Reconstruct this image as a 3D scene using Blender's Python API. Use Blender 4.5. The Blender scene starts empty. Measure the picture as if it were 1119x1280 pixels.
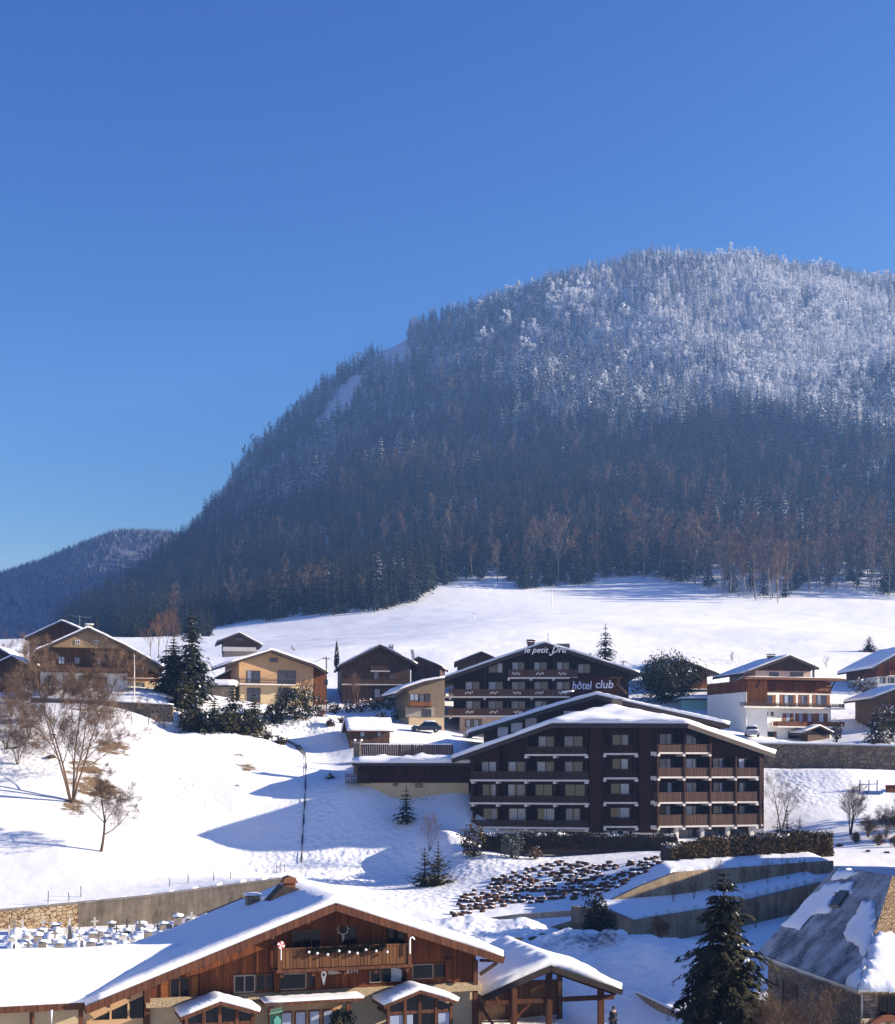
import bpy, bmesh, math, random
import numpy as np
from mathutils import Vector, Matrix
R = math.radians
S = bpy.context.scene
COL = S.collection
# ---------------------------------------------------------------- camera geometry
F, XC, YH, CZ = 1758.0, 559.5, 960.0, 14.0
def P(x, y, Y):
    return Vector(((x-XC)/F*Y, Y, CZ+(YH-y)/F*Y))
def pix(v):
    return (XC+F*v[0]/v[1], YH-F*(v[2]-CZ)/v[1])
SUN_A, SUN_E = -2.0, 18.0      # degrees: azimuth from +X towards the camera side, elevation

# ---------------------------------------------------------------- properties
def tag(o, label=None, cat=None, group=None, kind=None):
    if label: o['label'] = label
    if cat: o['category'] = cat
    if group: o['group'] = group
    if kind: o['kind'] = kind
    return o
def empty(name, loc, rz=0.0, label=None, cat=None, group=None):
    o = bpy.data.objects.new(name, None); COL.objects.link(o)
    o.location = loc; o.rotation_euler = (0, 0, rz)
    o.empty_display_size = 0.5
    if cat == 'wall': o['kind'] = 'thing'
    return tag(o, label, cat, group)
def copy_tree(o, parent=None, **kw):
    c = o.copy(); COL.objects.link(c)
    if parent: c.parent = parent
    for ch in o.children: copy_tree(ch, c)
    for k, v in kw.items(): c[k] = v
    return c

# ---------------------------------------------------------------- mesh builder
class MB:
    def __init__(s): s.v = []; s.f = []; s.m = []
    def face(s, pts, m=0):
        n = len(s.v); s.v += [tuple(p) for p in pts]; s.f.append(tuple(range(n, n+len(pts)))); s.m.append(m)
    def add(s, vs, fs, m=0):
        n = len(s.v); s.v += [tuple(p) for p in vs]
        for f in fs: s.f.append(tuple(i+n for i in f)); s.m.append(m)
    def box(s, x0, x1, y0, y1, z0, z1, m=0):
        if x1 < x0: x0, x1 = x1, x0
        if y1 < y0: y0, y1 = y1, y0
        if z1 < z0: z0, z1 = z1, z0
        vs = [(x, y, z) for z in (z0, z1) for y in (y0, y1) for x in (x0, x1)]
        s.add(vs, [(0,2,3,1),(4,5,7,6),(0,1,5,4),(2,6,7,3),(0,4,6,2),(1,3,7,5)], m)
    def obox(s, a, b, w, h, m=0, up=(0,0,1)):
        """bar from a to b, w wide, h high"""
        a = Vector(a); b = Vector(b); d = (b-a).normalized(); u = Vector(up)
        r = d.cross(u)
        if r.length < 1e-4: r = d.cross(Vector((0,1,0)))
        r.normalize(); u = r.cross(d).normalized()
        vs = []
        for p in (a, b):
            for i, j in ((-1,-1),(1,-1),(1,1),(-1,1)): vs.append(p+r*(i*w/2)+u*(j*h/2))
        s.add(vs, [(3,2,1,0),(4,5,6,7),(0,1,5,4),(1,2,6,5),(2,3,7,6),(3,0,4,7)], m)
    def prism(s, poly, y0, y1, m=0):
        """poly: list of (x,z), extruded along y"""
        n = len(poly); vs = [(p[0], y0, p[1]) for p in poly]+[(p[0], y1, p[1]) for p in poly]
        ar = sum(poly[i][0]*poly[(i+1) % n][1]-poly[(i+1) % n][0]*poly[i][1] for i in range(n))
        fr = tuple(range(n)); bk = tuple(range(2*n-1, n-1, -1))
        sides = [(i, i+n, (i+1) % n+n, (i+1) % n) for i in range(n)]
        if ar < 0: fr = fr[::-1]; bk = bk[::-1]; sides = [q[::-1] for q in sides]
        s.add(vs, [fr, bk]+sides, m)
    def tube(s, path, rad, n=6, m=0, cap=True):
        path = [Vector(p) for p in path]; base = len(s.v); k = len(path)
        if not hasattr(rad, '__len__'): rad = [rad]*k
        prev = None
        for i, p in enumerate(path):
            d = (path[min(i+1, k-1)]-path[max(i-1, 0)])
            d = d.normalized() if d.length > 1e-9 else Vector((0,0,1))
            if prev is None:
                r = d.cross(Vector((0.31,0.9,0.17))).normalized()
            else:
                r = (prev-d*prev.dot(d)); r = r.normalized() if r.length > 1e-6 else d.cross(Vector((1,0,0))).normalized()
            prev = r; u = d.cross(r)
            for j in range(n):
                a = 2*math.pi*j/n
                s.v.append(tuple(p+(r*math.cos(a)+u*math.sin(a))*rad[i]))
        for i in range(k-1):
            for j in range(n):
                a = base+i*n+j; b = base+i*n+(j+1) % n
                s.f.append((a, b, b+n, a+n)); s.m.append(m)
        if cap:
            s.f.append(tuple(base+j for j in range(n-1, -1, -1))); s.m.append(m)
            s.f.append(tuple(base+(k-1)*n+j for j in range(n))); s.m.append(m)
    def mesh(s, name, mats, M=None, smooth=False):
        me = bpy.data.meshes.new(name)
        vs = s.v
        if M is not None: vs = [tuple(M @ Vector(p)) for p in vs]
        me.from_pydata(vs, [], s.f); 
        if not isinstance(mats, (list, tuple)): mats = [mats]
        for m in mats: me.materials.append(m)
        if len(mats) > 1: me.polygons.foreach_set('material_index', s.m)
        if smooth: me.polygons.foreach_set('use_smooth', [True]*len(me.polygons))
        me.update(); return me
    def build(s, name, mats, parent=None, M=None, smooth=False, loc=None):
        o = bpy.data.objects.new(name, s.mesh(name, mats, M, smooth)); COL.objects.link(o)
        if parent: o.parent = parent
        if loc is not None: o.location = loc
        return o

# ---------------------------------------------------------------- noise (numpy)
_rs = np.random.RandomState(7); _tab = _rs.rand(512, 512)
def vnoise(x, y):
    x = np.asarray(x, float); y = np.asarray(y, float)
    xi = np.floor(x).astype(int); yi = np.floor(y).astype(int); fx = x-xi; fy = y-yi
    fx = fx*fx*(3-2*fx); fy = fy*fy*(3-2*fy)
    a = _tab[xi % 512, yi % 512]; b = _tab[(xi+1) % 512, yi % 512]
    c = _tab[xi % 512, (yi+1) % 512]; d = _tab[(xi+1) % 512, (yi+1) % 512]
    return (a*(1-fx)+b*fx)*(1-fy)+(c*(1-fx)+d*fx)*fy-0.5
def fbm(x, y, o=4):
    t = 0; a = 1.0
    for i in range(o): t = t+a*vnoise(np.asarray(x)*2**i+17*i, np.asarray(y)*2**i+31*i); a *= 0.5
    return t
def sstep(a, b, x):
    t = np.clip((np.asarray(x, float)-a)/(b-a), 0, 1); return t*t*(3-2*t)

# ---------------------------------------------------------------- materials
def newmat(name):
    m = bpy.data.materials.new(name); m.use_nodes = True; nt = m.node_tree
    b = nt.nodes['Principled BSDF']; return m, nt, b
def nd(nt, t, **kw):
    n = nt.nodes.new(t)
    for k, v in kw.items():
        if k in n.inputs: n.inputs[k].default_value = v
        else: setattr(n, k, v)
    return n
def c4(c): return (c[0], c[1], c[2], 1)
def L(nt, a, b): nt.links.new(a, b)
def plain(name, col, rough=0.7, var=0.25, scale=2.0, spec=0.3, bump=0.0, metal=0.0):
    m, nt, b = newmat(name)
    tc = nd(nt, 'ShaderNodeTexCoord'); n = nd(nt, 'ShaderNodeTexNoise', Scale=scale, Detail=6.0, Roughness=0.65)
    L(nt, tc.outputs['Object'], n.inputs['Vector'])
    r = nd(nt, 'ShaderNodeValToRGB'); e = r.color_ramp.elements
    e[0].position = 0.3; e[1].position = 0.7
    e[0].color = c4([x*(1-var) for x in col]); e[1].color = c4([min(1, x*(1+var)) for x in col])
    L(nt, n.outputs[0], r.inputs[0]); L(nt, r.outputs[0], b.inputs['Base Color'])
    b.inputs['Roughness'].default_value = rough; b.inputs['Specular IOR Level'].default_value = spec
    b.inputs['Metallic'].default_value = metal
    if bump:
        bp = nd(nt, 'ShaderNodeBump', Strength=1.0, Distance=bump); L(nt, n.outputs[0], bp.inputs['Height']); L(nt, bp.outputs[0], b.inputs['Normal'])
    return m
def wood(name, c1, c2, bw=0.16, axis='v', rough=0.75, weather=None):
    """boards: colour per board, dark joints, grain"""
    m, nt, b = newmat(name)
    tc = nd(nt, 'ShaderNodeTexCoord'); sp = nd(nt, 'ShaderNodeSeparateXYZ'); L(nt, tc.outputs['Object'], sp.inputs[0])
    if axis == 'v':
        ad = nd(nt, 'ShaderNodeMath', operation='ADD'); L(nt, sp.outputs[0], ad.inputs[0]); L(nt, sp.outputs[1], ad.inputs[1]); u = ad.outputs[0]
    else: u = sp.outputs[2]
    dv = nd(nt, 'ShaderNodeMath', operation='DIVIDE'); dv.inputs[1].default_value = bw; L(nt, u, dv.inputs[0])
    fl = nd(nt, 'ShaderNodeMath', operation='FLOOR'); L(nt, dv.outputs[0], fl.inputs[0])
    fr = nd(nt, 'ShaderNodeMath', operation='FRACT'); L(nt, dv.outputs[0], fr.inputs[0])
    wn = nd(nt, 'ShaderNodeTexWhiteNoise', noise_dimensions='1D'); L(nt, fl.outputs[0], wn.inputs['W'])
    ns = nd(nt, 'ShaderNodeTexNoise', Scale=1.0, Detail=5.0, Roughness=0.7)
    mp = nd(nt, 'ShaderNodeMapping'); mp.inputs['Scale'].default_value = (6,6,0.7) if axis == 'v' else (0.7,0.7,6)
    L(nt, tc.outputs['Object'], mp.inputs[0]); L(nt, mp.outputs[0], ns.inputs['Vector'])
    mx = nd(nt, 'ShaderNodeMath', operation='MULTIPLY_ADD'); mx.inputs[1].default_value = 0.55; L(nt, wn.outputs[0], mx.inputs[0])
    sc = nd(nt, 'ShaderNodeMath', operation='MULTIPLY_ADD'); sc.inputs[1].default_value = 1.1; sc.inputs[2].default_value = -0.32; L(nt, ns.outputs[0], sc.inputs[0])
    L(nt, sc.outputs[0], mx.inputs[2])
    mix = nd(nt, 'ShaderNodeMix', data_type='RGBA'); mix.inputs[6].default_value = c4(c1); mix.inputs[7].default_value = c4(c2); L(nt, mx.outputs[0], mix.inputs[0])
    out = mix.outputs[2]
    if weather:
        n2 = nd(nt, 'ShaderNodeTexNoise', Scale=0.45, Detail=4.0); L(nt, tc.outputs['Object'], n2.inputs['Vector'])
        rp = nd(nt, 'ShaderNodeMapRange'); rp.inputs[1].default_value = 0.45; rp.inputs[2].default_value = 0.7; L(nt, n2.outputs[0], rp.inputs[0])
        m2 = nd(nt, 'ShaderNodeMix', data_type='RGBA'); m2.inputs[7].default_value = c4(weather); L(nt, rp.outputs[0], m2.inputs[0]); L(nt, out, m2.inputs[6]); out = m2.outputs[2]
    gp = nd(nt, 'ShaderNodeMath', operation='LESS_THAN'); gp.inputs[1].default_value = 0.09; L(nt, fr.outputs[0], gp.inputs[0])
    m3 = nd(nt, 'ShaderNodeMix', data_type='RGBA'); m3.inputs[7].default_value = c4([x*0.25 for x in c1]); L(nt, gp.outputs[0], m3.inputs[0]); L(nt, out, m3.inputs[6])
    L(nt, m3.outputs[2], b.inputs['Base Color']); b.inputs['Roughness'].default_value = rough; b.inputs['Specular IOR Level'].default_value = 0.25
    bp = nd(nt, 'ShaderNodeBump', Strength=0.6, Distance=0.02); L(nt, mx.outputs[0], bp.inputs['Height']); L(nt, bp.outputs[0], b.inputs['Normal'])
    return m
def stone(name, c1, c2, cj, scale=3.0, stretch=1.6, rough=0.9):
    m, nt, b = newmat(name)
    tc = nd(nt, 'ShaderNodeTexCoord'); mp = nd(nt, 'ShaderNodeMapping'); mp.inputs['Scale'].default_value = (1,1,stretch)
    L(nt, tc.outputs['Object'], mp.inputs[0])
    nz = nd(nt, 'ShaderNodeTexNoise', Scale=2.5, Detail=3.0); L(nt, mp.outputs[0], nz.inputs['Vector'])
    ad = nd(nt, 'ShaderNodeVectorMath', operation='MULTIPLY_ADD'); ad.inputs[1].default_value = (0.25,0.25,0.25); L(nt, nz.outputs['Color'], ad.inputs[0]); L(nt, mp.outputs[0], ad.inputs[2])
    v = nd(nt, 'ShaderNodeTexVoronoi', Scale=scale); L(nt, ad.outputs[0], v.inputs['Vector'])
    ve = nd(nt, 'ShaderNodeTexVoronoi', Scale=scale, feature='DISTANCE_TO_EDGE'); L(nt, ad.outputs[0], ve.inputs['Vector'])
    sp = nd(nt, 'ShaderNodeSeparateColor'); L(nt, v.outputs['Color'], sp.inputs[0])
    mix = nd(nt, 'ShaderNodeMix', data_type='RGBA'); mix.inputs[6].default_value = c4(c1); mix.inputs[7].default_value = c4(c2); L(nt, sp.outputs[0], mix.inputs[0])
    mr = nd(nt, 'ShaderNodeMapRange'); mr.inputs[1].default_value = 0.02; mr.inputs[2].default_value = 0.1; L(nt, ve.outputs[0], mr.inputs[0])
    m2 = nd(nt, 'ShaderNodeMix', data_type='RGBA'); m2.inputs[6].default_value = c4(cj); L(nt, mr.outputs[0], m2.inputs[0]); L(nt, mix.outputs[2], m2.inputs[7])
    L(nt, m2.outputs[2], b.inputs['Base Color']); b.inputs['Roughness'].default_value = rough; b.inputs['Specular IOR Level'].default_value = 0.2
    bp = nd(nt, 'ShaderNodeBump', Strength=0.7, Distance=0.06); L(nt, mr.outputs[0], bp.inputs['Height']); L(nt, bp.outputs[0], b.inputs['Normal'])
    return m
def streaky(name, c1, c2, rough=0.9):
    """weathered concrete with vertical run marks"""
    m, nt, b = newmat(name)
    tc = nd(nt, 'ShaderNodeTexCoord'); mp = nd(nt, 'ShaderNodeMapping'); mp.inputs['Scale'].default_value = (1.3,1.3,0.18)
    L(nt, tc.outputs['Object'], mp.inputs[0])
    a = nd(nt, 'ShaderNodeTexNoise', Scale=2.0, Detail=6.0, Roughness=0.7); L(nt, mp.outputs[0], a.inputs['Vector'])
    c = nd(nt, 'ShaderNodeTexNoise', Scale=0.6, Detail=6.0, Roughness=0.7); L(nt, tc.outputs['Object'], c.inputs['Vector'])
    ml = nd(nt, 'ShaderNodeMath', operation='ADD'); L(nt, a.outputs[0], ml.inputs[0]); L(nt, c.outputs[0], ml.inputs[1])
    mr = nd(nt, 'ShaderNodeMapRange'); mr.inputs[1].default_value = 0.72; mr.inputs[2].default_value = 1.28; L(nt, ml.outputs[0], mr.inputs[0])
    mix = nd(nt, 'ShaderNodeMix', data_type='RGBA'); mix.inputs[6].default_value = c4(c1); mix.inputs[7].default_value = c4(c2); L(nt, mr.outputs[0], mix.inputs[0])
    L(nt, mix.outputs[2], b.inputs['Base Color']); b.inputs['Roughness'].default_value = rough; b.inputs['Specular IOR Level'].default_value = 0.2
    bp = nd(nt, 'ShaderNodeBump', Strength=0.5, Distance=0.02); L(nt, a.outputs[0], bp.inputs['Height']); L(nt, bp.outputs[0], b.inputs['Normal'])
    return m
def snowmat(name, ground=False, bump=0.05, scale=1.2):
    m, nt, b = newmat(name)
    tc = nd(nt, 'ShaderNodeTexCoord')
    n1 = nd(nt, 'ShaderNodeTexNoise', Scale=scale, Detail=7.0, Roughness=0.62); L(nt, tc.outputs['Object'], n1.inputs['Vector'])
    col = None
    base = nd(nt, 'ShaderNodeMix', data_type='RGBA'); base.inputs[6].default_value = (0.80,0.83,0.87,1); base.inputs[7].default_value = (0.88,0.89,0.90,1)
    L(nt, n1.outputs[0], base.inputs[0]); col = base.outputs[2]
    hgt = n1.outputs[0]
    if ground:
        at = nd(nt, 'ShaderNodeAttribute', attribute_name='grass'); at2 = nd(nt, 'ShaderNodeAttribute', attribute_name='dirt')
        ng = nd(nt, 'ShaderNodeTexNoise', Scale=0.55, Detail=8.0, Roughness=0.72); mp = nd(nt, 'ShaderNodeMapping'); mp.inputs['Scale'].default_value = (0.7,1.6,1.6)
        L(nt, tc.outputs['Object'], mp.inputs[0]); L(nt, mp.outputs[0], ng.inputs['Vector'])
        def mask(attr, noise, lo, hi):
            a = nd(nt, 'ShaderNodeMath', operation='ADD'); L(nt, attr, a.inputs[0]); L(nt, noise, a.inputs[1])
            r = nd(nt, 'ShaderNodeMapRange'); r.inputs[1].default_value = lo; r.inputs[2].default_value = hi; L(nt, a.outputs[0], r.inputs[0]); return r.outputs[0]
        gc = nd(nt, 'ShaderNodeTexNoise', Scale=3.0, Detail=6.0); L(nt, tc.outputs['Object'], gc.inputs['Vector'])
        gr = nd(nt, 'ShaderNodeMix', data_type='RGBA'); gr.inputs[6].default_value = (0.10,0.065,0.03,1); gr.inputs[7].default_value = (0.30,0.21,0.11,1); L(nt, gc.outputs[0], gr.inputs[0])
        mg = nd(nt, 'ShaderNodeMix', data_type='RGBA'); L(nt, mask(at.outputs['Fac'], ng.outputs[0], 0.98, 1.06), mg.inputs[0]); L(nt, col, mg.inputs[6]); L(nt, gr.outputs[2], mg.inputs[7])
        nf = nd(nt, 'ShaderNodeTexNoise', Scale=2.2, Detail=8.0, Roughness=0.8); L(nt, tc.outputs['Object'], nf.inputs['Vector'])
        md = nd(nt, 'ShaderNodeMix', data_type='RGBA'); md.inputs[7].default_value = (0.13,0.13,0.14,1)
        L(nt, mask(at2.outputs['Fac'], nf.outputs[0], 0.95, 1.15), md.inputs[0]); L(nt, mg.outputs[2], md.inputs[6]); col = md.outputs[2]
        n3 = nd(nt, 'ShaderNodeTexNoise', Scale=0.25, Detail=9.0, Roughness=0.6); L(nt, tc.outputs['Object'], n3.inputs['Vector'])
        ad = nd(nt, 'ShaderNodeMath', operation='MULTIPLY_ADD'); ad.inputs[1].default_value = 2.0; L(nt, n3.outputs[0], ad.inputs[0]); L(nt, n1.outputs[0], ad.inputs[2]); hgt = ad.outputs[0]
        ab = nd(nt, 'ShaderNodeAttribute', attribute_name='rough')
        nb = nd(nt, 'ShaderNodeTexNoise', Scale=0.8, Detail=6.0, Roughness=0.62); L(nt, tc.outputs['Object'], nb.inputs['Vector'])
        m4 = nd(nt, 'ShaderNodeMath', operation='MULTIPLY'); L(nt, ab.outputs['Fac'], m4.inputs[0]); L(nt, nb.outputs[0], m4.inputs[1])
        vo = nd(nt, 'ShaderNodeTexVoronoi', Scale=1.7, feature='SMOOTH_F1'); L(nt, tc.outputs['Object'], vo.inputs['Vector'])
        m6 = nd(nt, 'ShaderNodeMath', operation='MULTIPLY'); L(nt, ab.outputs['Fac'], m6.inputs[0]); L(nt, vo.outputs['Distance'], m6.inputs[1])
        m7 = nd(nt, 'ShaderNodeMath', operation='MULTIPLY_ADD'); m7.inputs[1].default_value = 1.1; L(nt, m6.outputs[0], m7.inputs[0]); L(nt, m4.outputs[0], m7.inputs[2]); m4 = m7
        a5 = nd(nt, 'ShaderNodeMath', operation='MULTIPLY_ADD'); a5.inputs[1].default_value = 4.0; L(nt, m4.outputs[0], a5.inputs[0]); L(nt, hgt, a5.inputs[2]); hgt = a5.outputs[0]
    L(nt, col, b.inputs['Base Color']); b.inputs['Roughness'].default_value = 0.65; b.inputs['Specular IOR Level'].default_value = 0.25
    bp = nd(nt, 'ShaderNodeBump', Strength=0.8, Distance=bump); L(nt, hgt, bp.inputs['Height']); L(nt, bp.outputs[0], b.inputs['Normal'])
    return m
def leafmat(name, c1, c2, rough=0.8, trans=0.0):
    m, nt, b = newmat(name)
    oi = nd(nt, 'ShaderNodeObjectInfo'); ge = nd(nt, 'ShaderNodeNewGeometry')
    ad = nd(nt, 'ShaderNodeMath', operation='MULTIPLY_ADD'); ad.inputs[1].default_value = 0.55; L(nt, ge.outputs['Random Per Island'], ad.inputs[0])
    m2 = nd(nt, 'ShaderNodeMath', operation='MULTIPLY'); m2.inputs[1].default_value = 0.45; L(nt, oi.outputs['Random'], m2.inputs[0]); L(nt, m2.outputs[0], ad.inputs[2])
    mix = nd(nt, 'ShaderNodeMix', data_type='RGBA'); mix.inputs[6].default_value = c4(c1); mix.inputs[7].default_value = c4(c2); L(nt, ad.outputs[0], mix.inputs[0])
    L(nt, mix.outputs[2], b.inputs['Base Color']); b.inputs['Roughness'].default_value = rough; b.inputs['Specular IOR Level'].default_value = 0.15
    return m
def glassmat(name, col=(0.015,0.02,0.03), rough=0.06):
    m, nt, b = newmat(name)
    tc = nd(nt, 'ShaderNodeTexCoord'); n = nd(nt, 'ShaderNodeTexNoise', Scale=0.8, Detail=2.0); L(nt, tc.outputs['Object'], n.inputs['Vector'])
    bp = nd(nt, 'ShaderNodeBump', Strength=0.25, Distance=0.05); L(nt, n.outputs[0], bp.inputs['Height']); L(nt, bp.outputs[0], b.inputs['Normal'])
    b.inputs['Base Color'].default_value = c4(col); b.inputs['Roughness'].default_value = rough; b.inputs['Specular IOR Level'].default_value = 0.9
    return m
M = {}
M['snow'] = snowmat('snow_ground', True, 0.05, 0.8)
M['rsnow'] = snowmat('snow_roof', False, 0.05, 1.3)
M['hotelwood'] = wood('dark_hotel_boards', (0.012,0.003,0.0015), (0.054,0.0125,0.006), 0.16)
M['druwood'] = wood('dark_brown_boards', (0.008,0.0045,0.003), (0.030,0.014,0.009), 0.18)
M['railwood'] = wood('rail_boards', (0.05,0.026,0.018), (0.14,0.075,0.05), 0.14)
M['redwood'] = wood('varnished_boards', (0.055,0.015,0.006), (0.21,0.062,0.016), 0.15)
M['orangewood'] = wood('orange_boards', (0.15,0.045,0.011), (0.36,0.13,0.035), 0.15)
M['oldwood'] = wood('old_chalet_boards', (0.040,0.022,0.014), (0.15,0.075,0.042), 0.2, weather=(0.10,0.06,0.04))
M['greywood'] = wood('grey_weathered_boards', (0.16,0.10,0.05), (0.36,0.25,0.14), 0.2, axis='h')
M['beam'] = wood('dark_beam', (0.03,0.016,0.010), (0.08,0.04,0.024), 0.3)
M['beamred'] = wood('red_beam', (0.07,0.025,0.012), (0.16,0.06,0.028), 0.3)
M['shingle'] = stone('shingle_band', (0.42,0.34,0.23), (0.34,0.27,0.18), (0.22,0.16,0.10), 13.0, 0.6)
M['cream'] = plain('cream_render', (0.50,0.39,0.24), 0.9, 0.10, 1.5)
M['peach'] = plain('peach_render', (0.48,0.30,0.16), 0.9, 0.10, 1.5)
M['white'] = plain('white_render', (0.74,0.72,0.67), 0.9, 0.08, 1.2)
M['slab'] = plain('pale_concrete_edge', (0.62,0.58,0.54), 0.9, 0.15, 2.0)
M['conc'] = streaky('weathered_concrete', (0.12,0.09,0.06), (0.34,0.27,0.185))
M['conc2'] = streaky('tan_concrete', (0.16,0.11,0.065), (0.48,0.37,0.235))
M['conc3'] = streaky('grey_brown_concrete', (0.09,0.075,0.055), (0.27,0.22,0.165))
M['stonewall'] = stone('rough_stone', (0.36,0.25,0.13), (0.52,0.42,0.27), (0.14,0.06,0.03), 2.2, 1.4)
M['housestone'] = stone('house_stone', (0.13,0.10,0.075), (0.30,0.24,0.18), (0.10,0.08,0.06), 3.2, 2.2)
M['garden'] = stone('garden_wall_stone', (0.10,0.08,0.06), (0.20,0.16,0.12), (0.05,0.04,0.03), 2.2, 1.5)
M['gravewall'] = streaky('grave_stone', (0.16,0.14,0.12), (0.34,0.30,0.26))
M['roofedge'] = plain('roof_edge', (0.045,0.032,0.028), 0.8, 0.3, 3.0)
M['soffit'] = wood('soffit_boards', (0.02,0.012,0.010), (0.055,0.03,0.02), 0.18)
M['metal'] = plain('dark_metal', (0.05,0.05,0.055), 0.45, 0.2, 3.0, 0.5)
M['galv'] = plain('galvanised', (0.35,0.36,0.37), 0.45, 0.2, 3.0, 0.5, metal=0.6)
M['brick'] = plain('terracotta', (0.22,0.08,0.04), 0.85, 0.3, 4.0)
M['glass'] = glassmat('window_glass', (.012,.016,.024)); M['glassdark'] = glassmat('dark_window_glass', (.006,.006,.008), .1); M['glassdark'].node_tree.nodes['Principled BSDF'].inputs['Specular IOR Level'].default_value = .22
M['curtain'] = plain('net_curtain', (0.50,0.52,0.56), 0.9, 0.12, 4.0)
M['frame'] = plain('window_frame_dark', (0.04,0.022,0.015), 0.6, 0.2, 4.0)
M['framewhite'] = plain('window_frame_white', (0.65,0.63,0.6), 0.6, 0.1, 4.0)
M['shutter'] = wood('shutter_boards', (0.13,0.05,0.02), (0.30,0.12,0.05), 0.1)
M['bark'] = plain('bark', (0.095,0.062,0.042), 0.95, 0.4, 6.0)
M['barkpale'] = plain('bark_tan', (0.15,0.095,0.06), 0.95, 0.35, 6.0)
M['barkdark'] = plain('bark_dark', (0.05,0.035,0.026), 0.95, 0.35, 6.0)
M['needle'] = leafmat('needles', (0.007,0.011,0.007), (0.032,0.038,0.017))
M['needleblue'] = leafmat('needles_blue', (0.008,0.012,0.011), (0.026,0.034,0.029))
M['needleolive'] = leafmat('needles_olive', (0.018,0.020,0.008), (0.075,0.062,0.024))
M['hedge'] = leafmat('hedge_leaves', (0.03,0.019,0.008), (0.10,0.064,0.026))
M['twig'] = leafmat('twigs', (0.07,0.045,0.03), (0.17,0.11,0.07))
M['block'] = leafmat('brown_concrete_block', (0.035,0.022,0.019), (0.14,0.072,0.05))
M['ink'] = plain('white_lettering', (0.92,0.92,0.90), 0.5, 0.03, 2.0)
M['inkblue'] = plain('pale_blue_lettering', (0.42,0.47,0.62), 0.5, 0.05, 2.0)
M['twigtan'] = leafmat('twigs_tan', (0.085,0.055,0.036), (0.20,0.135,0.09))
M['twigred'] = leafmat('twigs_russet', (0.085,0.042,0.03), (0.19,0.105,0.07))
M['garden2'] = stone('mottled_terrace_stone', (0.14,0.105,0.07), (0.27,0.21,0.14), (0.09,0.065,0.045), 1.3, 1.5)
M['pinkw'] = plain('pinkish_render', (0.50,0.37,0.30), 0.9, 0.1, 1.5)
M['pinkwall'] = plain('pale_pink_render', (0.55,0.40,0.32), 0.9, 0.1, 1.5)
M['shaderail'] = wood('shaded_rail_boards', (0.02,0.012,0.009), (0.07,0.036,0.026), 0.16)  # darker copy of the rail boards, shade on the left wing painted in
M['railorange'] = wood('balcony_boards', (0.08,0.032,0.012), (0.22,0.095,0.034), 0.17)
M['framewood'] = M['frame']
M['ice'] = plain('ice', (0.7,0.78,0.85), 0.2, 0.1, 5.0, 0.5)
M['needledeep'] = leafmat('needles_deep', (0.006,0.008,0.004), (0.038,0.034,0.014))
# ================================================================ terrain
class TPS:
    def __init__(s, pts, scale, reg=1e-4):
        p = np.array(pts, float); s.c = p[:, :2]/scale; s.sc = scale; z = p[:, 2]; n = len(p)
        d = np.linalg.norm(s.c[:, None]-s.c[None], axis=2)
        K = np.where(d > 0, d*d*np.log(d+1e-12), 0)+np.eye(n)*reg
        Q = np.hstack([np.ones((n, 1)), s.c]); A = np.block([[K, Q], [Q.T, np.zeros((3, 3))]])
        s.w = np.linalg.solve(A, np.concatenate([z, np.zeros(3)]))
    def __call__(s, X, Y):
        x = np.asarray(X, float).ravel()/s.sc; y = np.asarray(Y, float).ravel()/s.sc; out = np.zeros(x.size); n = len(s.c)
        for i in range(0, x.size, 40000):
            d2 = (x[i:i+40000, None]-s.c[None, :, 0])**2+(y[i:i+40000, None]-s.c[None, :, 1])**2
            out[i:i+40000] = (0.5*d2*np.log(d2+1e-20)) @ s.w[:n]+s.w[n]+x[i:i+40000]*s.w[n+1]+y[i:i+40000]*s.w[n+2]
        return out.reshape(np.shape(X))
def C(*t): return [tuple(P(*q)) for q in t]
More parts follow.
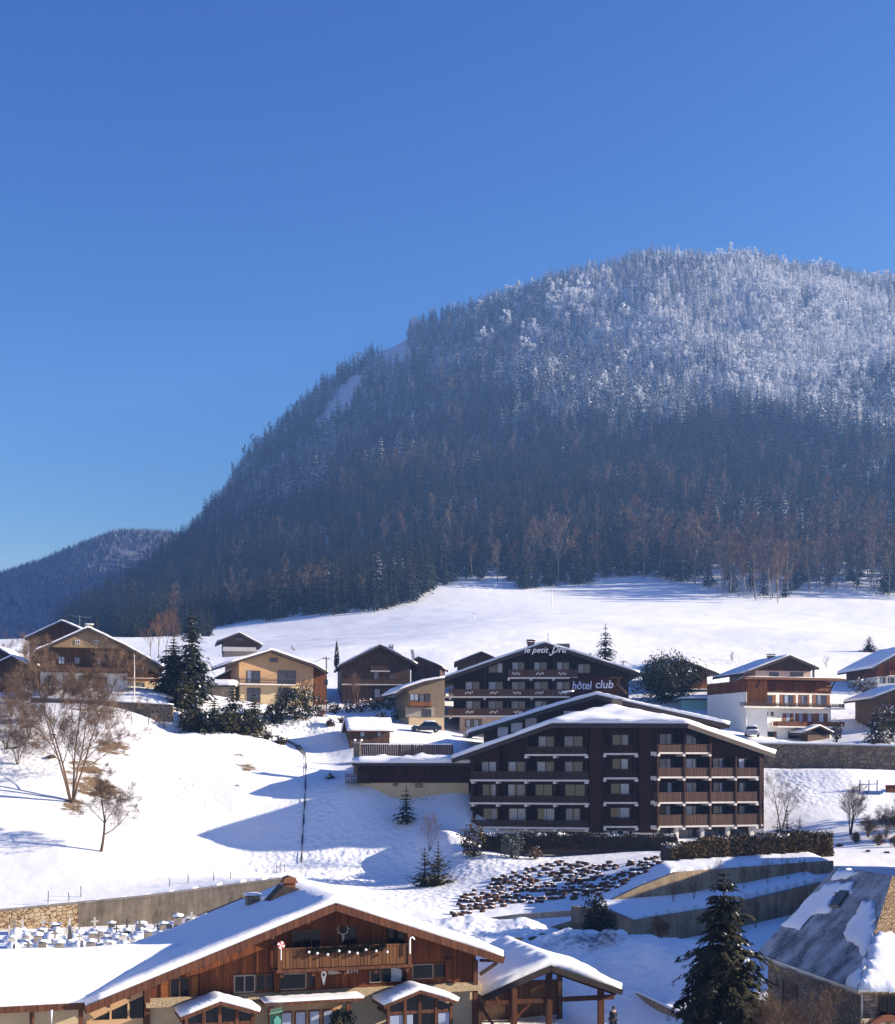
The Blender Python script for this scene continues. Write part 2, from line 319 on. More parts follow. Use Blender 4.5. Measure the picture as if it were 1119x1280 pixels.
near = C((0,1140,124.5),(180,1123,128.5),(365,1098,133),(-90,1138,124.5),
 (125,1063,143),(88,1003,154),(0,1060,142),(0,960,159),(0,905,169),(150,903,172),(240,915,176),(300,1000,160),(300,1060,154),(250,960,166),
 (378,1088,150),(382,1000,161),(380,935,182),(335,922,180),(450,1088,151),(520,1085,151),(560,1040,153),(455,976,163.5),(495,1001,162.7),(572,991,163),(610,990,165),(425,972,168),(420,945,179),(445,928,182),
 (590,1075,147),(600,1056,156),(740,1052,156),(900,1052,158),(660,1074,147.5),(740,1072,147.5),(815,1068,147),(572,1147,122),(640,1146,122.5),(710,1140,124),(790,1120,126),
 (600,1166,114),(700,1171,113),(740,1182,104),(700,1218,95),(800,1196,100),(860,1225,93),(930,1200,98),(770,1252,92),(840,1276,85),(520,1145,122),(430,1115,131),
 (860,1078,133),(940,1074,135),(1040,1072,136),(965,1050,160),(1000,1005,171),(1060,962,179),(1119,1000,173),(1030,1030,163),(1119,1045,153),(1200,1040,155),
 (960,959,181.2),(1119,962,180.5),(960,932,185.5),(1119,936,185),(1000,928,195),(1080,905,205),
 (100,874,181),(30,876,180),(200,882,181),(150,890,177),(-60,880,182),(220,915,178),(285,914,179),(330,922,181),(385,905,187),
 (345,882,212),(275,872,207),(470,882,217),(452,895,206),(480,910,192),(462,932,181),(540,925,186),(520,908,196),(640,926,203),(700,915,200),(830,900,200),
 (310,850,237),(300,822,300),(380,812,290),(480,800,330),(600,790,335),(760,832,257),(600,835,255),(860,872,224),(1000,852,240),(1085,866,232),(1085,815,300),(930,815,295),(830,800,330),(1000,790,350),
 (310,792,520),(430,767,560),(545,735,640),(650,735,650),(830,727,660),(930,752,600),(1050,742,630),(1119,748,620),(420,795,400),(650,770,430),(900,780,420),(0,832,300),(60,818,380),(150,815,400),(-60,815,380),
 (0,800,520),(120,795,500),(200,795,510))
near += [(-60,20,-3),(0,20,-3),(60,20,-3),(-60,60,-2.4),(0,60,-2.3),(40,60,-1.6),(-40,92,-1.8),(-8,92,-1.4),(12,75,-1.8),(25,75,-1.6),(-30,110,-0.6),(-10,108,-0.3),(55,120,2.5),(70,160,9),
 (9.9,84,-2.0),(0,-40,-3),(-80,-40,-3),(80,-40,-3),(120,100,2),(-110,100,-1),(200,260,26),(-200,260,20),(250,650,96),(-260,650,50),(110,200,17),(-110,200,22),(-130,320,28),(150,400,50)]
TN = TPS(near, 100.0)
mnt = C((830,330,1650),(1119,362,1650),(960,338,1650),(895,332,1650),(1040,349,1650),(640,377,1650),(730,352,1650),(570,405,1650),(500,436,1640),(400,516,1620),(300,608,1600),(240,720,1590),(350,558,1610),(450,474,1630),(1230,388,1650),
 (95,818,620),(165,795,700),(230,772,780),(320,716,880),(420,640,1000),(520,585,1120),(640,497,1290),(400,610,1150),(500,525,1330),(600,452,1440),(300,690,1080),(700,420,1450),
 (310,785,530),(430,763,575),(545,733,650),(650,733,660),(830,725,670),(930,750,612),(1050,740,640),(1119,746,632),(1230,740,650),
 (650,700,725),(830,690,750),(1000,690,735),(600,640,890),(800,600,985),(1000,600,965),(1119,600,955),(1250,600,960),(800,500,1230),(1000,495,1220),(1119,495,1210),(1250,500,1210),(900,400,1450),(1050,410,1440),(1230,425,1430))
mnt += [(300,2500,600),(620,2500,560),(80,2450,480),(-54,2300,300),(-140,2100,200),(-260,1900,120),(-380,1600,60),(-450,1200,60),(-600,1800,60),(-330,850,62),(-330,600,55),(-110,430,50),(0,430,57),(120,430,58),(250,430,60),
 (950,1900,640),(950,1350,380),(620,800,160),(480,640,100),(0,3000,300),(700,3000,400),(-700,3000,60)]
TM = TPS(mnt, 400.0)
# steps held up by walls: (polyline in x,y,Y pixels -> world XY), level in front
W_CEM = [P(-120,1140,124), P(0,1140,124), P(180,1123,128), P(365,1099,132.5)]          # cemetery back wall, top line
W_LOW = [P(757,1138,111), P(790,1152,108), P(900,1136,113), P(1032,1103,121)]           # lower retaining wall
W_UP = [P(752,1131,119), P(845,1092,121), P(1040,1078,128)]                             # upper retaining wall
W_CH = [P(925,931,182.5), P(1010,931,182.5), P(1175,935,181.5)]                         # stone wall under the white chalet
def lineY(W, X):
    return np.interp(X, [w.x for w in W], [w.y for w in W])
def mounds(X, Y):
    t = 0
    for (cx, cy, rx, ry, a) in ((10.5,97,5.5,4.5,2.0),(14.5,94,5,4,1.3),(6,95,3,4,.9),(2,113,6,2.5,1.1),(6.5,112,3,2,.8),(-3,112,5,2.5,.7),(17,100,4,3,1.0),(-25,184.5,5,2,.8),(-17,186,5,2.5,1.0),(41,248,7,7,2.5)):
        t = t+a*np.exp(-((X-cx)/rx)**2-((Y-cy)/ry)**2)*(1+.35*fbm(X/1.3+cx, Y/1.3, 3))
    return t
def hz(X, Y):
    X = np.asarray(X, float); Y = np.asarray(Y, float)
    n = TN(X, np.minimum(Y, 760)); m = TM(X, np.maximum(Y, 380))
    w = sstep(470, 610, Y); z = n*(1-w)+m*w
    # cemetery
    inx = sstep(W_CEM[3].x+0.3, W_CEM[3].x-0.5, X)
    cem = (Y < lineY(W_CEM, X)+0.9) & (Y > 100) & (X < W_CEM[3].x)
    z = np.where(cem, np.minimum(z, -0.55+0.02*(Y-110)+np.clip((X+26)*0.16, 0, 3.2)), z)
    lo = lineY(W_LOW, X); up = lineY(W_UP, X)
    inl = (X > W_LOW[0].x) & (X < W_LOW[-1].x)
    f1 = inl & (Y < lo+0.8) & (Y > 92)
    z = np.where(f1, np.minimum(z, 0.15+0.10*np.maximum(X-W_LOW[1].x, 0)), z)
    inu = (X > W_UP[0].x) & (X < W_UP[-1].x)
    f2 = inl & (Y >= lo+0.8) & (Y < up+0.8)
    zb = np.interp(X, [W_LOW[0].x, W_LOW[1].x, W_LOW[3].x], [2.55, 2.45, 4.4]); zt = np.interp(X, [W_UP[0].x, W_UP[1].x, W_UP[2].x], [2.75, 3.1, 5.0])
    t = np.clip((Y-lo)/np.maximum(up-lo, 1), 0, 1)
    z = np.where(f2, zb*(1-t)+zt*t, z)
    f3 = inu & (Y >= up+0.8) & (Y < up+8)
    zu = np.interp(X, [w.x for w in W_UP], [w.z for w in W_UP])
    z = np.where(f3, zu+0.15+(Y-up)*0.05, z)
    ch = (X > W_CH[0].x) & (X < W_CH[-1].x)
    z = np.where(ch & (Y < lineY(W_CH, X)+0.8) & (Y > 176), np.minimum(z, np.interp(X, [W_CH[0].x, W_CH[-1].x], [14.0, 13.6])), z)
    z = np.where(ch & (Y >= lineY(W_CH, X)+0.8) & (Y < 192), np.maximum(z, 16.95), z)
    # detail relief
    d = np.clip((Y-60)/60, 0.25, 1)
    am = 0.2*sstep(100, 260, Y)+0.12+5.0*sstep(660, 950, Y)
    sc = np.where(Y > 640, 38.0, 11.0); z = z+am*d*fbm(X/sc+3, Y/sc, 4)+0.05*fbm(X/1.6, Y/1.6, 3)*(Y < 330)+mounds(X, Y)
    return z
def hz1(x, y): return float(hz(np.array([x]), np.array([y]))[0])
def hit(x, y, y0=60.0, y1=700.0, n=1600):
    """where the sight line through pixel (x,y) meets the ground"""
    Ys = y0*(y1/y0)**(np.arange(n)/(n-1)); X = (x-XC)/F*Ys; Z = CZ+(YH-y)/F*Ys
    g = hz(X, Ys); k = np.argmax(g > Z)
    if not (g > Z).any(): k = n-1
    return Vector((X[k], Ys[k], float(g[k])))
def GP(x, Y):
    X = (x-XC)/F*Y; return Vector((X, Y, hz1(X, Y)))
# ---- ground sheet
rows = np.concatenate([[-160,-80,-30,0,20,34], np.arange(44, 215, 0.72), 215*(3000/215)**(np.arange(1, 260)/259)])
ts = np.concatenate([-np.geomspace(2.2, 0.40, 26)[:-1], np.linspace(-0.40, 0.40, 470), np.geomspace(0.40, 2.2, 26)[1:]])
TT, YY = np.meshgrid(ts, rows); XX = TT*np.maximum(YY, 44)
ZZ = hz(XX, YY)
def grid_mesh(name, XX, YY, ZZ, mat):
    r, c = XX.shape; me = bpy.data.meshes.new(name)
    co = np.stack([XX, YY, ZZ], -1).reshape(-1, 3)
    i = np.arange(r*c).reshape(r, c); q = np.stack([i[:-1,:-1], i[:-1,1:], i[1:,1:], i[1:,:-1]], -1).reshape(-1, 4)
    me.vertices.add(r*c); me.vertices.foreach_set('co', co.ravel())
    me.loops.add(q.size); me.loops.foreach_set('vertex_index', q.ravel())
    me.polygons.add(len(q)); me.polygons.foreach_set('loop_start', np.arange(0, q.size, 4)); me.polygons.foreach_set('use_smooth', np.ones(len(q), bool))
    me.materials.append(mat); me.update(); me.validate()
    return me
gm = grid_mesh('snowy_ground', XX, YY, ZZ, M['snow'])
def blobs(lst):
    out = np.zeros(XX.size); x = XX.ravel(); y = YY.ravel()
    for (px, py, rx, ry, a) in lst:
        h = hit(px, py); out = np.maximum(out, a*np.exp(-((x-h.x)/rx)**2-((y-h.y)/ry)**2))
    return out
grass = blobs([(105,965,4.5,5,.60),(140,935,5,3.5,.60),(90,1010,3,3,.62),(120,985,5,3.5,.66),(40,925,5,4,.52),(10,910,5,5,.55),(70,905,6,2.5,.5),(310,960,2.6,2.2,.62),(300,945,1.6,2,.55),(295,985,1.5,2,.45),(125,1062,1.2,1.2,.55),
    (180,893,7,1.2,.62),(110,887,7,1.2,.62),(215,900,4,1.2,.6),(470,890,5,3,.5),(440,900,3,4,.5),(980,1040,4,3,.5),(1090,1035,6,5,.5),(1000,760,18,8,.42),(1090,755,18,9,.42),(700,750,20,10,.3),(880,790,20,20,.33),(560,775,10,10,.33)])
y_ = YY.ravel()
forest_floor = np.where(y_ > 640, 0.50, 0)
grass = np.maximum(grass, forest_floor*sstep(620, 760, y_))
dirt = blobs([(440,955,4.5,2.6,.55),(520,1000,7,2.2,.5),(450,990,4,2,.45),(560,985,5,2,.35),(740,1178,5,2.2,.62),(690,1178,5,2,.5),(800,1170,6,3,.4),(560,912,5,2,.4)])
rough = blobs([(420,1098,6,3,1.0),(470,1100,6,3,1.0),(520,1104,6,3,1.0),(400,1060,3,5,.8),(398,1020,3,5,.8),(396,980,3,5,.8),(700,1176,6,3,1.0),(650,1182,6,3,1.0),(1000,985,3,6,.8),(300,1082,5,2,.9),(330,1090,5,2,.9),(230,1000,2,8,.7),(200,960,2,8,.7),(250,1040,2,6,.7),(400,1000,9,14,.3),(470,1080,14,7,.8),(600,1085,8,5,.8),(330,1075,10,4,.25),(20,930,12,8,.8),(660,1160,8,4,.7),(600,1165,8,4,.7),(500,1120,14,8,.7),(770,1230,14,9,.8),(430,900,7,7,.9),(360,900,10,7,.9),(620,1070,10,3,.9),(280,840,12,20,.9),(900,860,14,20,.6),(1070,880,12,10,.6),(1000,990,14,9,.4),(920,830,10,20,.8)])
for nm, arr in (('grass', grass), ('dirt', dirt), ('rough', rough)):
    a = gm.attributes.new(nm, 'FLOAT', 'POINT'); a.data.foreach_set('value', arr.astype(np.float32))
go = bpy.data.objects.new('snowy_ground', gm); COL.objects.link(go); tag(go, 'white snow slope and field rising to the forested mountain', 'snow', kind='structure')
# ---- far ridge at the left
t = np.linspace(-0.62, 0.2, 200); yy = np.linspace(0, 1, 60)
TT2, VV = np.meshgrid(t, yy)
sil = np.interp(t*F+XC, [-600,-200,0,50,100,145,200,240,320,450,900], [800,762,712,695,674,660,662,668,720,800,900])
top = CZ+(YH-sil)/F*2350
Y2 = 2020+VV*400; X2 = TT2*2350
Z2 = -60+(top[None]+60)*np.sin(VV*math.pi/2)**0.9+18*fbm(X2/160, Y2/160, 4)*np.sin(VV*math.pi)
def farz(X, Y): return None
M['floor'] = plain('forest_floor_snow', (.16,.17,.19), .9, .5, .02)
m2 = grid_mesh('distant_ridge', X2, Y2, Z2, M['floor'])
fo = bpy.data.objects.new('distant_ridge', m2); COL.objects.link(fo); tag(fo, 'far blue forested ridge behind the village', 'ridge', kind='structure')
# ================================================================ tree meshes
def conifer(mb, rnd, h, r, whorls, per, sprays, frost=0.0, base=0.08, droop=0.35, irregular=0.2, spr_w=0.16, slots=(0,1,2), sub=1):
    """trunk + whorls of drooping branches made of many small needle faces; slots: trunk, needles, frost"""
    TR, NE, FR = slots
    mb.tube([(0,0,-0.3), (0,0,h*0.5), (0,0,h*0.985)], [h*0.016+0.05, h*0.009+0.03, 0.02], 5, TR)
    for i in range(whorls):
        f = (i+rnd.random()*0.6)/whorls
        z = h*(base+(0.985-base)*f)
        Lb = r*((1-f)**0.85)*(1-irregular+2*irregular*rnd.random())+h*0.012
        if f < 0.12: Lb *= 0.75+2*f
        n = max(3, int(per*(0.6+0.5*(1-f))))
        a0 = rnd.random()*6.28
        for j in range(n):
            a = a0+6.283*j/n+rnd.uniform(-.25,.25); ll = Lb*rnd.uniform(0.65,1.15)
            ca, sa = math.cos(a), math.sin(a)
            up = 0.25*f*ll; dr = droop*ll*(1.0-0.4*f)
            for k in range(sprays):
                q = (k+0.45+0.5*rnd.random())/sprays
                x = ll*q; zz = z+up*q-dr*q*q+rnd.uniform(-.03,.03)*ll
                c = Vector((ca*x, sa*x, zz))
                w = ll*spr_w*(1.25-0.6*q)*rnd.uniform(.7,1.3)+h*0.003; l2 = ll*(0.9/sprays)*rnd.uniform(.9,1.5)+h*0.004
                d = Vector((ca, sa, -0.25-droop*q*1.2)).normalized(); s_ = Vector((-sa, ca, rnd.uniform(-.35,.35)))
                d = (d+s_*rnd.uniform(-.5,.5)).normalized()
                tip = c+d*l2+Vector((0,0,-0.12*ll*rnd.random()))
                for _ in range(sub):
                    m = FR if rnd.random() < frost*(0.5+0.5*q+0.2) else NE
                    if sub > 1:
                        side = rnd.uniform(-1,1); c2 = c+s_*side*ll*.26*(1.1-q)+d*l2*rnd.uniform(-.5,.5)+Vector((0,0,-abs(side)*ll*.07+rnd.uniform(-.05,.03)*ll)); d2 = (d+s_*side*1.1+Vector((0,0,rnd.uniform(-.5,.15)))).normalized(); w2 = w*.52; l3 = l2*.75
                        mb.face([c2-d2*l3*.5, c2+s_*w2+Vector((0,0,-.3*w2)), c2+d2*l3, c2-s_*w2+Vector((0,0,-.3*w2))], m)
                    else: mb.face([c-d*l2*0.5, c+s_*w+Vector((0,0,-.25*w)), tip, c-s_*w+Vector((0,0,-.25*w))], m)
    for j in range(3):
        a = j*2.1; mb.face([(0,0,h*0.955), (math.cos(a)*.05, math.sin(a)*.05, h*0.95), (0,0,h*.999)], FR if rnd.random() < frost else NE)
def bare(mb, rnd, h, spread, depth=5, trunk_r=None, n0=3, start=0.25, twig=3, slots=(0,1), sides=5, up=0.35, multi=1, wig=0.25, ratio=0.68, twl=0.10, tw=0.010):
    """leafless tree: tapering limbs with side branches all along them and thin twig blades at the ends"""
    tr = trunk_r or h*0.02; bw = h*tw*0.045+0.002
    levels = max(2, depth-2); kids = {5:(8,6,5), 6:(10,7,6), 4:(8,6), 3:(7,5)}.get(depth, (8,6,5))
    def perp(d):
        v = d.cross(Vector((rnd.uniform(-1,1), rnd.uniform(-1,1), rnd.uniform(-1,1))))
        return v.normalized() if v.length > 1e-3 else Vector((1,0,0))
    def branch(p, d, ln, r, lv):
        n = 6 if lv == 0 else 4
        pts = [p]; q = p; dd = d
        for k in range(n):
            dd = (dd+perp(dd)*wig*rnd.uniform(.2,.9)*(.5 if lv == 0 else .8)+Vector((0,0,up*(.16 if lv else .05)))).normalized(); q = q+dd*ln/n; pts.append(q)
        rad = [max(r*(1-.82*k/n), .004) for k in range(n+1)]
        mb.tube(pts, rad, sides if lv == 0 else (4 if lv == 1 else 3), slots[0], cap=False)
        def at(f):
            x = f*n; i = min(int(x), n-1); return pts[i]+(pts[i+1]-pts[i])*(x-i), (pts[i+1]-pts[i]).normalized(), r*(1-.82*f)
        if lv < levels:
            for k in range(kids[min(lv, len(kids)-1)]):
                f = (start if lv == 0 else .22)+(1-(start if lv == 0 else .22))*(k+rnd.random())/kids[min(lv, len(kids)-1)]; f = min(f, .98)
                pp, pd, pr = at(f); ang = spread*rnd.uniform(.7,1.25)
                cd = (pd*math.cos(ang)+perp(pd)*math.sin(ang)).normalized()
                branch(pp, cd, ln*ratio*(1.05-.6*f)*rnd.uniform(.7,1.15), max(pr*.55, .006), lv+1)
        if lv >= levels-1:
            for k in range(twig*(2 if lv == levels else 1)):
                pp, pd, pr = at(rnd.uniform(.25, 1)); e = pp+(pd+perp(pd)*spread*rnd.uniform(.3,1.3)+Vector((0,0,.15))).normalized()*h*twl*rnd.uniform(.4,1.0); s_ = perp(e-pp)*bw
                mb.face([pp-s_, pp+s_, e], slots[1])
    for t in range(multi):
        a = 6.283*(t+rnd.uniform(-.3,.3))/multi; o = Vector((math.cos(a), math.sin(a), 0))*(0 if multi == 1 else tr*.8); lean = 0 if multi == 1 else rnd.uniform(.06,.34)*min(1, spread*1.6)
        branch(Vector((0,0,-0.2))+o, Vector((math.cos(a)*lean, math.sin(a)*lean, 1)).normalized(), h*(.95 if multi == 1 else rnd.uniform(.75,1)), tr, 0)
def leafball(mb, rnd, rx, ry, rz, cz, n, size, slot=0, fill=0.55, lumpy=0.25):
    """many small leaf faces filling an uneven rounded volume"""
    ph = [rnd.uniform(0, 6.28) for _ in range(6)]
    for _ in range(n):
        u = rnd.uniform(-1, 1); a = rnd.uniform(0, 6.283); s_ = math.sqrt(1-u*u)
        rr = (fill+(1-fill)*rnd.random()**0.5)*(1+lumpy*(math.sin(3*a+ph[0])*math.sin(4*u+ph[1])+0.6*math.sin(7*a+ph[2]+3*u)))
        c = Vector((rx*rr*s_*math.cos(a), ry*rr*s_*math.sin(a), cz+rz*rr*u))
        d = Vector((rnd.uniform(-1,1), rnd.uniform(-1,1), rnd.uniform(-.6,1))).normalized(); e = d.cross(Vector((rnd.uniform(-1,1), rnd.uniform(-1,1), rnd.uniform(-1,1))))
        if e.length < .05: continue
        e.normalize(); q = size*rnd.uniform(.6,1.5)
        mb.face([c-d*q, c+e*q*.5, c+d*q, c-e*q*.5], slot)
M['frost'] = leafmat('hoarfrost', (0.62,0.64,0.67), (0.90,0.91,0.93))
M['frosttwig'] = leafmat('frosted_twigs', (0.66,0.67,0.70), (0.92,0.93,0.94))
M['needlegrey'] = leafmat('needles_rimed', (0.05,0.06,0.06), (0.16,0.17,0.17))
M['twigbrown'] = leafmat('twigs_brown', (0.075,0.055,0.043), (0.19,0.14,0.105))
M['barkgrey'] = plain('bark_grey', (0.20,0.17,0.14), 0.95, 0.3, 6.0)
rnd = random.Random(11)
protos = []          # (mesh, kind)
def proto_mesh(nm, mb, mats): return mb.mesh(nm, mats)
PC, PL, PH, PB, PF = [], [], [], [], []
for i in range(5):
    mb = MB(); conifer(mb, rnd, 20, rnd.uniform(3.0,4.4), 14, 8, 3, 0.0, droop=rnd.uniform(.3,.5), spr_w=.22)
    PC.append(mb.mesh('forest_conifer', [M['barkdark'], M['needle'] if i % 2 else M['needleblue'], M['frost']]))
for i in range(4):
    mb = MB(); conifer(mb, rnd, 19, rnd.uniform(3.0,4.2), 13, 8, 3, 0.4, droop=rnd.uniform(.3,.5), spr_w=.22)
    PL.append(mb.mesh('forest_rimed_conifer', [M['barkdark'], M['needlegrey'], M['frost']]))
for i in range(4):
    mb = MB(); conifer(mb, rnd, 18, rnd.uniform(3.1,4.3), 13, 9, 3, 1.4, droop=rnd.uniform(.3,.5), spr_w=.22)
    PH.append(mb.mesh('forest_frosted_conifer', [M['barkdark'], M['needlegrey'], M['frost']]))
for i in range(5):
    mb = MB(); bare(mb, rnd, 18, 0.62, 4, 0.20, start=0.25, twig=9, sides=4, up=.5, twl=.11, tw=.08, ratio=.45)
    PB.append(mb.mesh('forest_bare_tree', [M['barkgrey'], M['twigbrown'] if i < 4 else M['twigred']]))
for i in range(4):
    mb = MB(); bare(mb, rnd, 16, 0.9, 4, 0.22, start=0.24, twig=14, sides=4, up=.35, twl=.12, tw=.24, ratio=.5)
    PF.append(mb.mesh('forest_frosted_bare_tree', [M['barkgrey'], M['frosttwig']]))
# ---------------------------------------------------------------- scatter
rs = np.random.RandomState(3)
EDGE = [(-120,806),(0,800),(85,797),(200,803),(270,800),(312,790),(365,770),(430,770),(470,765),(515,757),(545,735),(575,728),(638,728),(655,738),(700,735),(770,726),(830,724),(880,736),(930,754),(985,754),(1040,740),(1119,749),(1240,752)]
def inpoly(px, py, poly):
    c = np.zeros(px.shape, bool); n = len(poly)
    for i in range(n):
        x1, y1 = poly[i]; x2, y2 = poly[(i+1) % n]
        k = ((y1 > py) != (y2 > py)) & (px < (x2-x1)*(py-y1)/(y2-y1+1e-9)+x1); c ^= k
    return c
Yc = []; Xc = []
y = 440.0
while y < 2150:
    sp_ = 6.2+1.9*min(1, (y-440)/700)
    n = int(2*0.375*y/sp_)
    xs = (np.arange(n)-n/2+rs.uniform(-.42,.42,n))*sp_; Xc.append(xs); Yc.append(y+rs.uniform(-.42,.42,n)*sp_); y += sp_
Xc = np.concatenate(Xc); Yc = np.concatenate(Yc); Zc = hz(Xc, Yc)
px = XC+F*Xc/Yc; py = YH-F*(Zc-CZ)/Yc
edge = np.interp(px, [e[0] for e in EDGE], [e[1] for e in EDGE])+4*vnoise(px/14, py*0)
ok = (py < edge-1) & ((px > 330) | (Yc > 600) | ((px < 262+10*np.sin(Yc*.3)) & (Yc > 500)))
SNOWCUT = [[(390,540),(416,497),(446,466),(456,476),(438,520),(404,545)], [(466,452),(490,420),(512,412),(512,452),(486,462)], [(640,384),(655,376),(660,380),(645,386)]]
for pl in SNOWCUT: ok &= ~inpoly(px, py, pl)
# only what the sight line reaches (small margin): running horizon per column
bins = np.clip(((px+60)/6).astype(int), 0, 210); order = np.argsort(Yc)
hor = np.full(212, 2000.0); vis = np.zeros(len(Xc), bool)
for k in order:
    b = bins[k]
    if py[k] < hor[b]+14: vis[k] = True
    if py[k] < hor[b]: hor[b] = py[k]
ok &= vis
Xc, Yc, Zc, px, py = Xc[ok], Yc[ok], Zc[ok], px[ok], py[ok]
nb_ = fbm(Xc/120+5, Yc/120, 3)
fr = sstep(215, 480, Zc+150*nb_+0.16*(Xc-120))
bareP = np.clip(0.10+0.7*fbm(Xc/70, Yc/90+9, 3)+.35*np.exp(-((px-980)/150)**2-((py-440)/60)**2), 0.02, .7)
low = sstep(800, 640, Yc); bareP = np.maximum(bareP, 0.75*low*sstep(40, 140, Xc)); bareP = np.maximum(bareP, .25*low*(Xc > 0)); bareP = np.where(Xc < 0, bareP*0.5, bareP)
u1 = rs.rand(len(Xc)); u2 = rs.rand(len(Xc)); u3 = rs.rand(len(Xc))
isb = u1 < bareP
left = sstep(40, -80, Xc-(Yc-900)*0.12)
fr = fr*(1-0.12*left)*(.75+.5*np.exp(-((px-980)/150)**2-((py-450)/70)**2))
fr = np.maximum(fr, .5*left*sstep(150, 270, Zc)); core = np.exp(-((px-980)/190)**2-((py-440)/80)**2)
q_ = fr+.5*fbm(Xc/55+2, Yc/55, 3)+.30*(u2-.5)-.25*left
heavy = (q_+.55*core > .98); light = (~heavy) & (q_ > .30)
kind = np.where(isb, np.where(q_+.3*core > .5, 4, 3), np.where(heavy, 2, np.where(light, 1, 0)))
GR = [PC, PL, PH, PB, PF]
scl = (rs.uniform(.48, 1.0, len(Xc))+.32*rs.rand(len(Xc))**3)*(1+.5*fbm(Xc/45, Yc/60+4, 2))*np.where(isb, .95, 1.0)
scl *= 1+.28*sstep(700, 1000, Yc); scl *= 1-0.15*sstep(380, 640, Zc); scl = np.where(Yc < 800, np.maximum(scl, .8), scl); scl = np.where(isb & (Yc < 760) & (Xc > 40), scl*1.3+.15, scl)
scl = np.where((px < 300) & (Yc < 620), scl*.62, scl)
rz_ = rs.uniform(0, 6.283, len(Xc))
# the trees that show largest, each an object of its own
edge_ = np.interp(px, [e[0] for e in EDGE], [e[1] for e in EDGE])
score = scl*20/Yc*np.where(edge_-py < 40, 1.0, .5)*((px > -15) & (px < 1134))
con = np.where(~isb)[0]; con = con[np.argsort(-score[con])][:230]
bar = np.where(isb)[0]; bar = bar[np.argsort(-score[bar])][:170]
single = np.zeros(len(Xc), bool); single[con] = True; single[bar] = True
def forest_tree(i):
    g = GR[kind[i]]; me = g[int(u3[i]*len(g)) % len(g)]
    nm, lab, cat, grp = (('conifer_tree', 'dark slender conifer at the lower edge of the mountain forest', 'conifer', 'conifers along the foot of the mountain forest') if kind[i] < 3 else
        ('bare_tree', 'leafless brown tree at the lower edge of the mountain forest', 'bare tree', 'bare trees along the foot of the mountain forest'))
    o = bpy.data.objects.new(nm, me); COL.objects.link(o)
    o.location = (Xc[i], Yc[i], Zc[i]-0.3); o.rotation_euler = (0, 0, rz_[i]); s_ = scl[i]; o.scale = (s_, s_, s_*(1+0.15*(u1[i]-.5)))
    tag(o, lab, cat, grp)
for i in np.where(single)[0]: forest_tree(i)
# the rest of the wood: one object, instanced
pc = bpy.data.collections.new('forest_kinds'); names = []
for gi, g in enumerate(GR):
    for j, me in enumerate(g):
        o = bpy.data.objects.new('wood_kind_%02d' % len(names), me); pc.objects.link(o); names.append((gi, j))
first = {}
for k, (gi, j) in enumerate(names): first.setdefault(gi, k)
def forest(name, X, Y, Z, idx, sc, rot, label):
    me = bpy.data.meshes.new(name); n = len(X)
    me.vertices.add(n); me.vertices.foreach_set('co', np.stack([X, Y, Z-0.3], -1).astype(np.float32).ravel())
    a = me.attributes.new('kind_index', 'INT', 'POINT'); a.data.foreach_set('value', np.asarray(idx, np.int32))
    a = me.attributes.new('tree_scale', 'FLOAT', 'POINT'); a.data.foreach_set('value', np.asarray(sc, np.float32))
    a = me.attributes.new('tree_turn', 'FLOAT', 'POINT'); a.data.foreach_set('value', np.asarray(rot, np.float32))
    me.update(); o = bpy.data.objects.new(name, me); COL.objects.link(o)
    ng = bpy.data.node_groups.new(name+'_nodes', 'GeometryNodeTree')
    ng.interface.new_socket('Geometry', in_out='INPUT', socket_type='NodeSocketGeometry'); ng.interface.new_socket('Geometry', in_out='OUTPUT', socket_type='NodeSocketGeometry')
    gi_ = ng.nodes.new('NodeGroupInput'); go_ = ng.nodes.new('NodeGroupOutput')
    ci = ng.nodes.new('GeometryNodeCollectionInfo'); ci.inputs['Collection'].default_value = pc; ci.inputs['Separate Children'].default_value = True; ci.inputs['Reset Children'].default_value = True
    ip = ng.nodes.new('GeometryNodeInstanceOnPoints'); ip.inputs['Pick Instance'].default_value = True
    def na(nm, ty):
        q = ng.nodes.new('GeometryNodeInputNamedAttribute'); q.data_type = ty; q.inputs['Name'].default_value = nm; return q.outputs['Attribute']
    cx = ng.nodes.new('ShaderNodeCombineXYZ'); cs = ng.nodes.new('ShaderNodeCombineXYZ')
    ng.links.new(na('tree_turn', 'FLOAT'), cx.inputs[2])
    s1 = na('tree_scale', 'FLOAT')
    for k in range(3): ng.links.new(s1, cs.inputs[k])
    ng.links.new(gi_.outputs[0], ip.inputs['Points']); ng.links.new(ci.outputs[0], ip.inputs['Instance']); ng.links.new(na('kind_index', 'INT'), ip.inputs['Instance Index'])
    ng.links.new(cx.outputs[0], ip.inputs['Rotation']); ng.links.new(cs.outputs[0], ip.inputs['Scale']); ng.links.new(ip.outputs[0], go_.inputs[0])
    md = o.modifiers.new('wood', 'NODES'); md.node_group = ng
    return tag(o, label, 'forest', kind='stuff')
rest = ~single
idx = np.array([first[k]+int(u*len(GR[k])) % len(GR[k]) for k, u in zip(kind, u3)])
forest('mountain_forest', Xc[rest], Yc[rest], Zc[rest], idx[rest], scl[rest], rz_[rest], 'dense frosted forest covering the mountain')
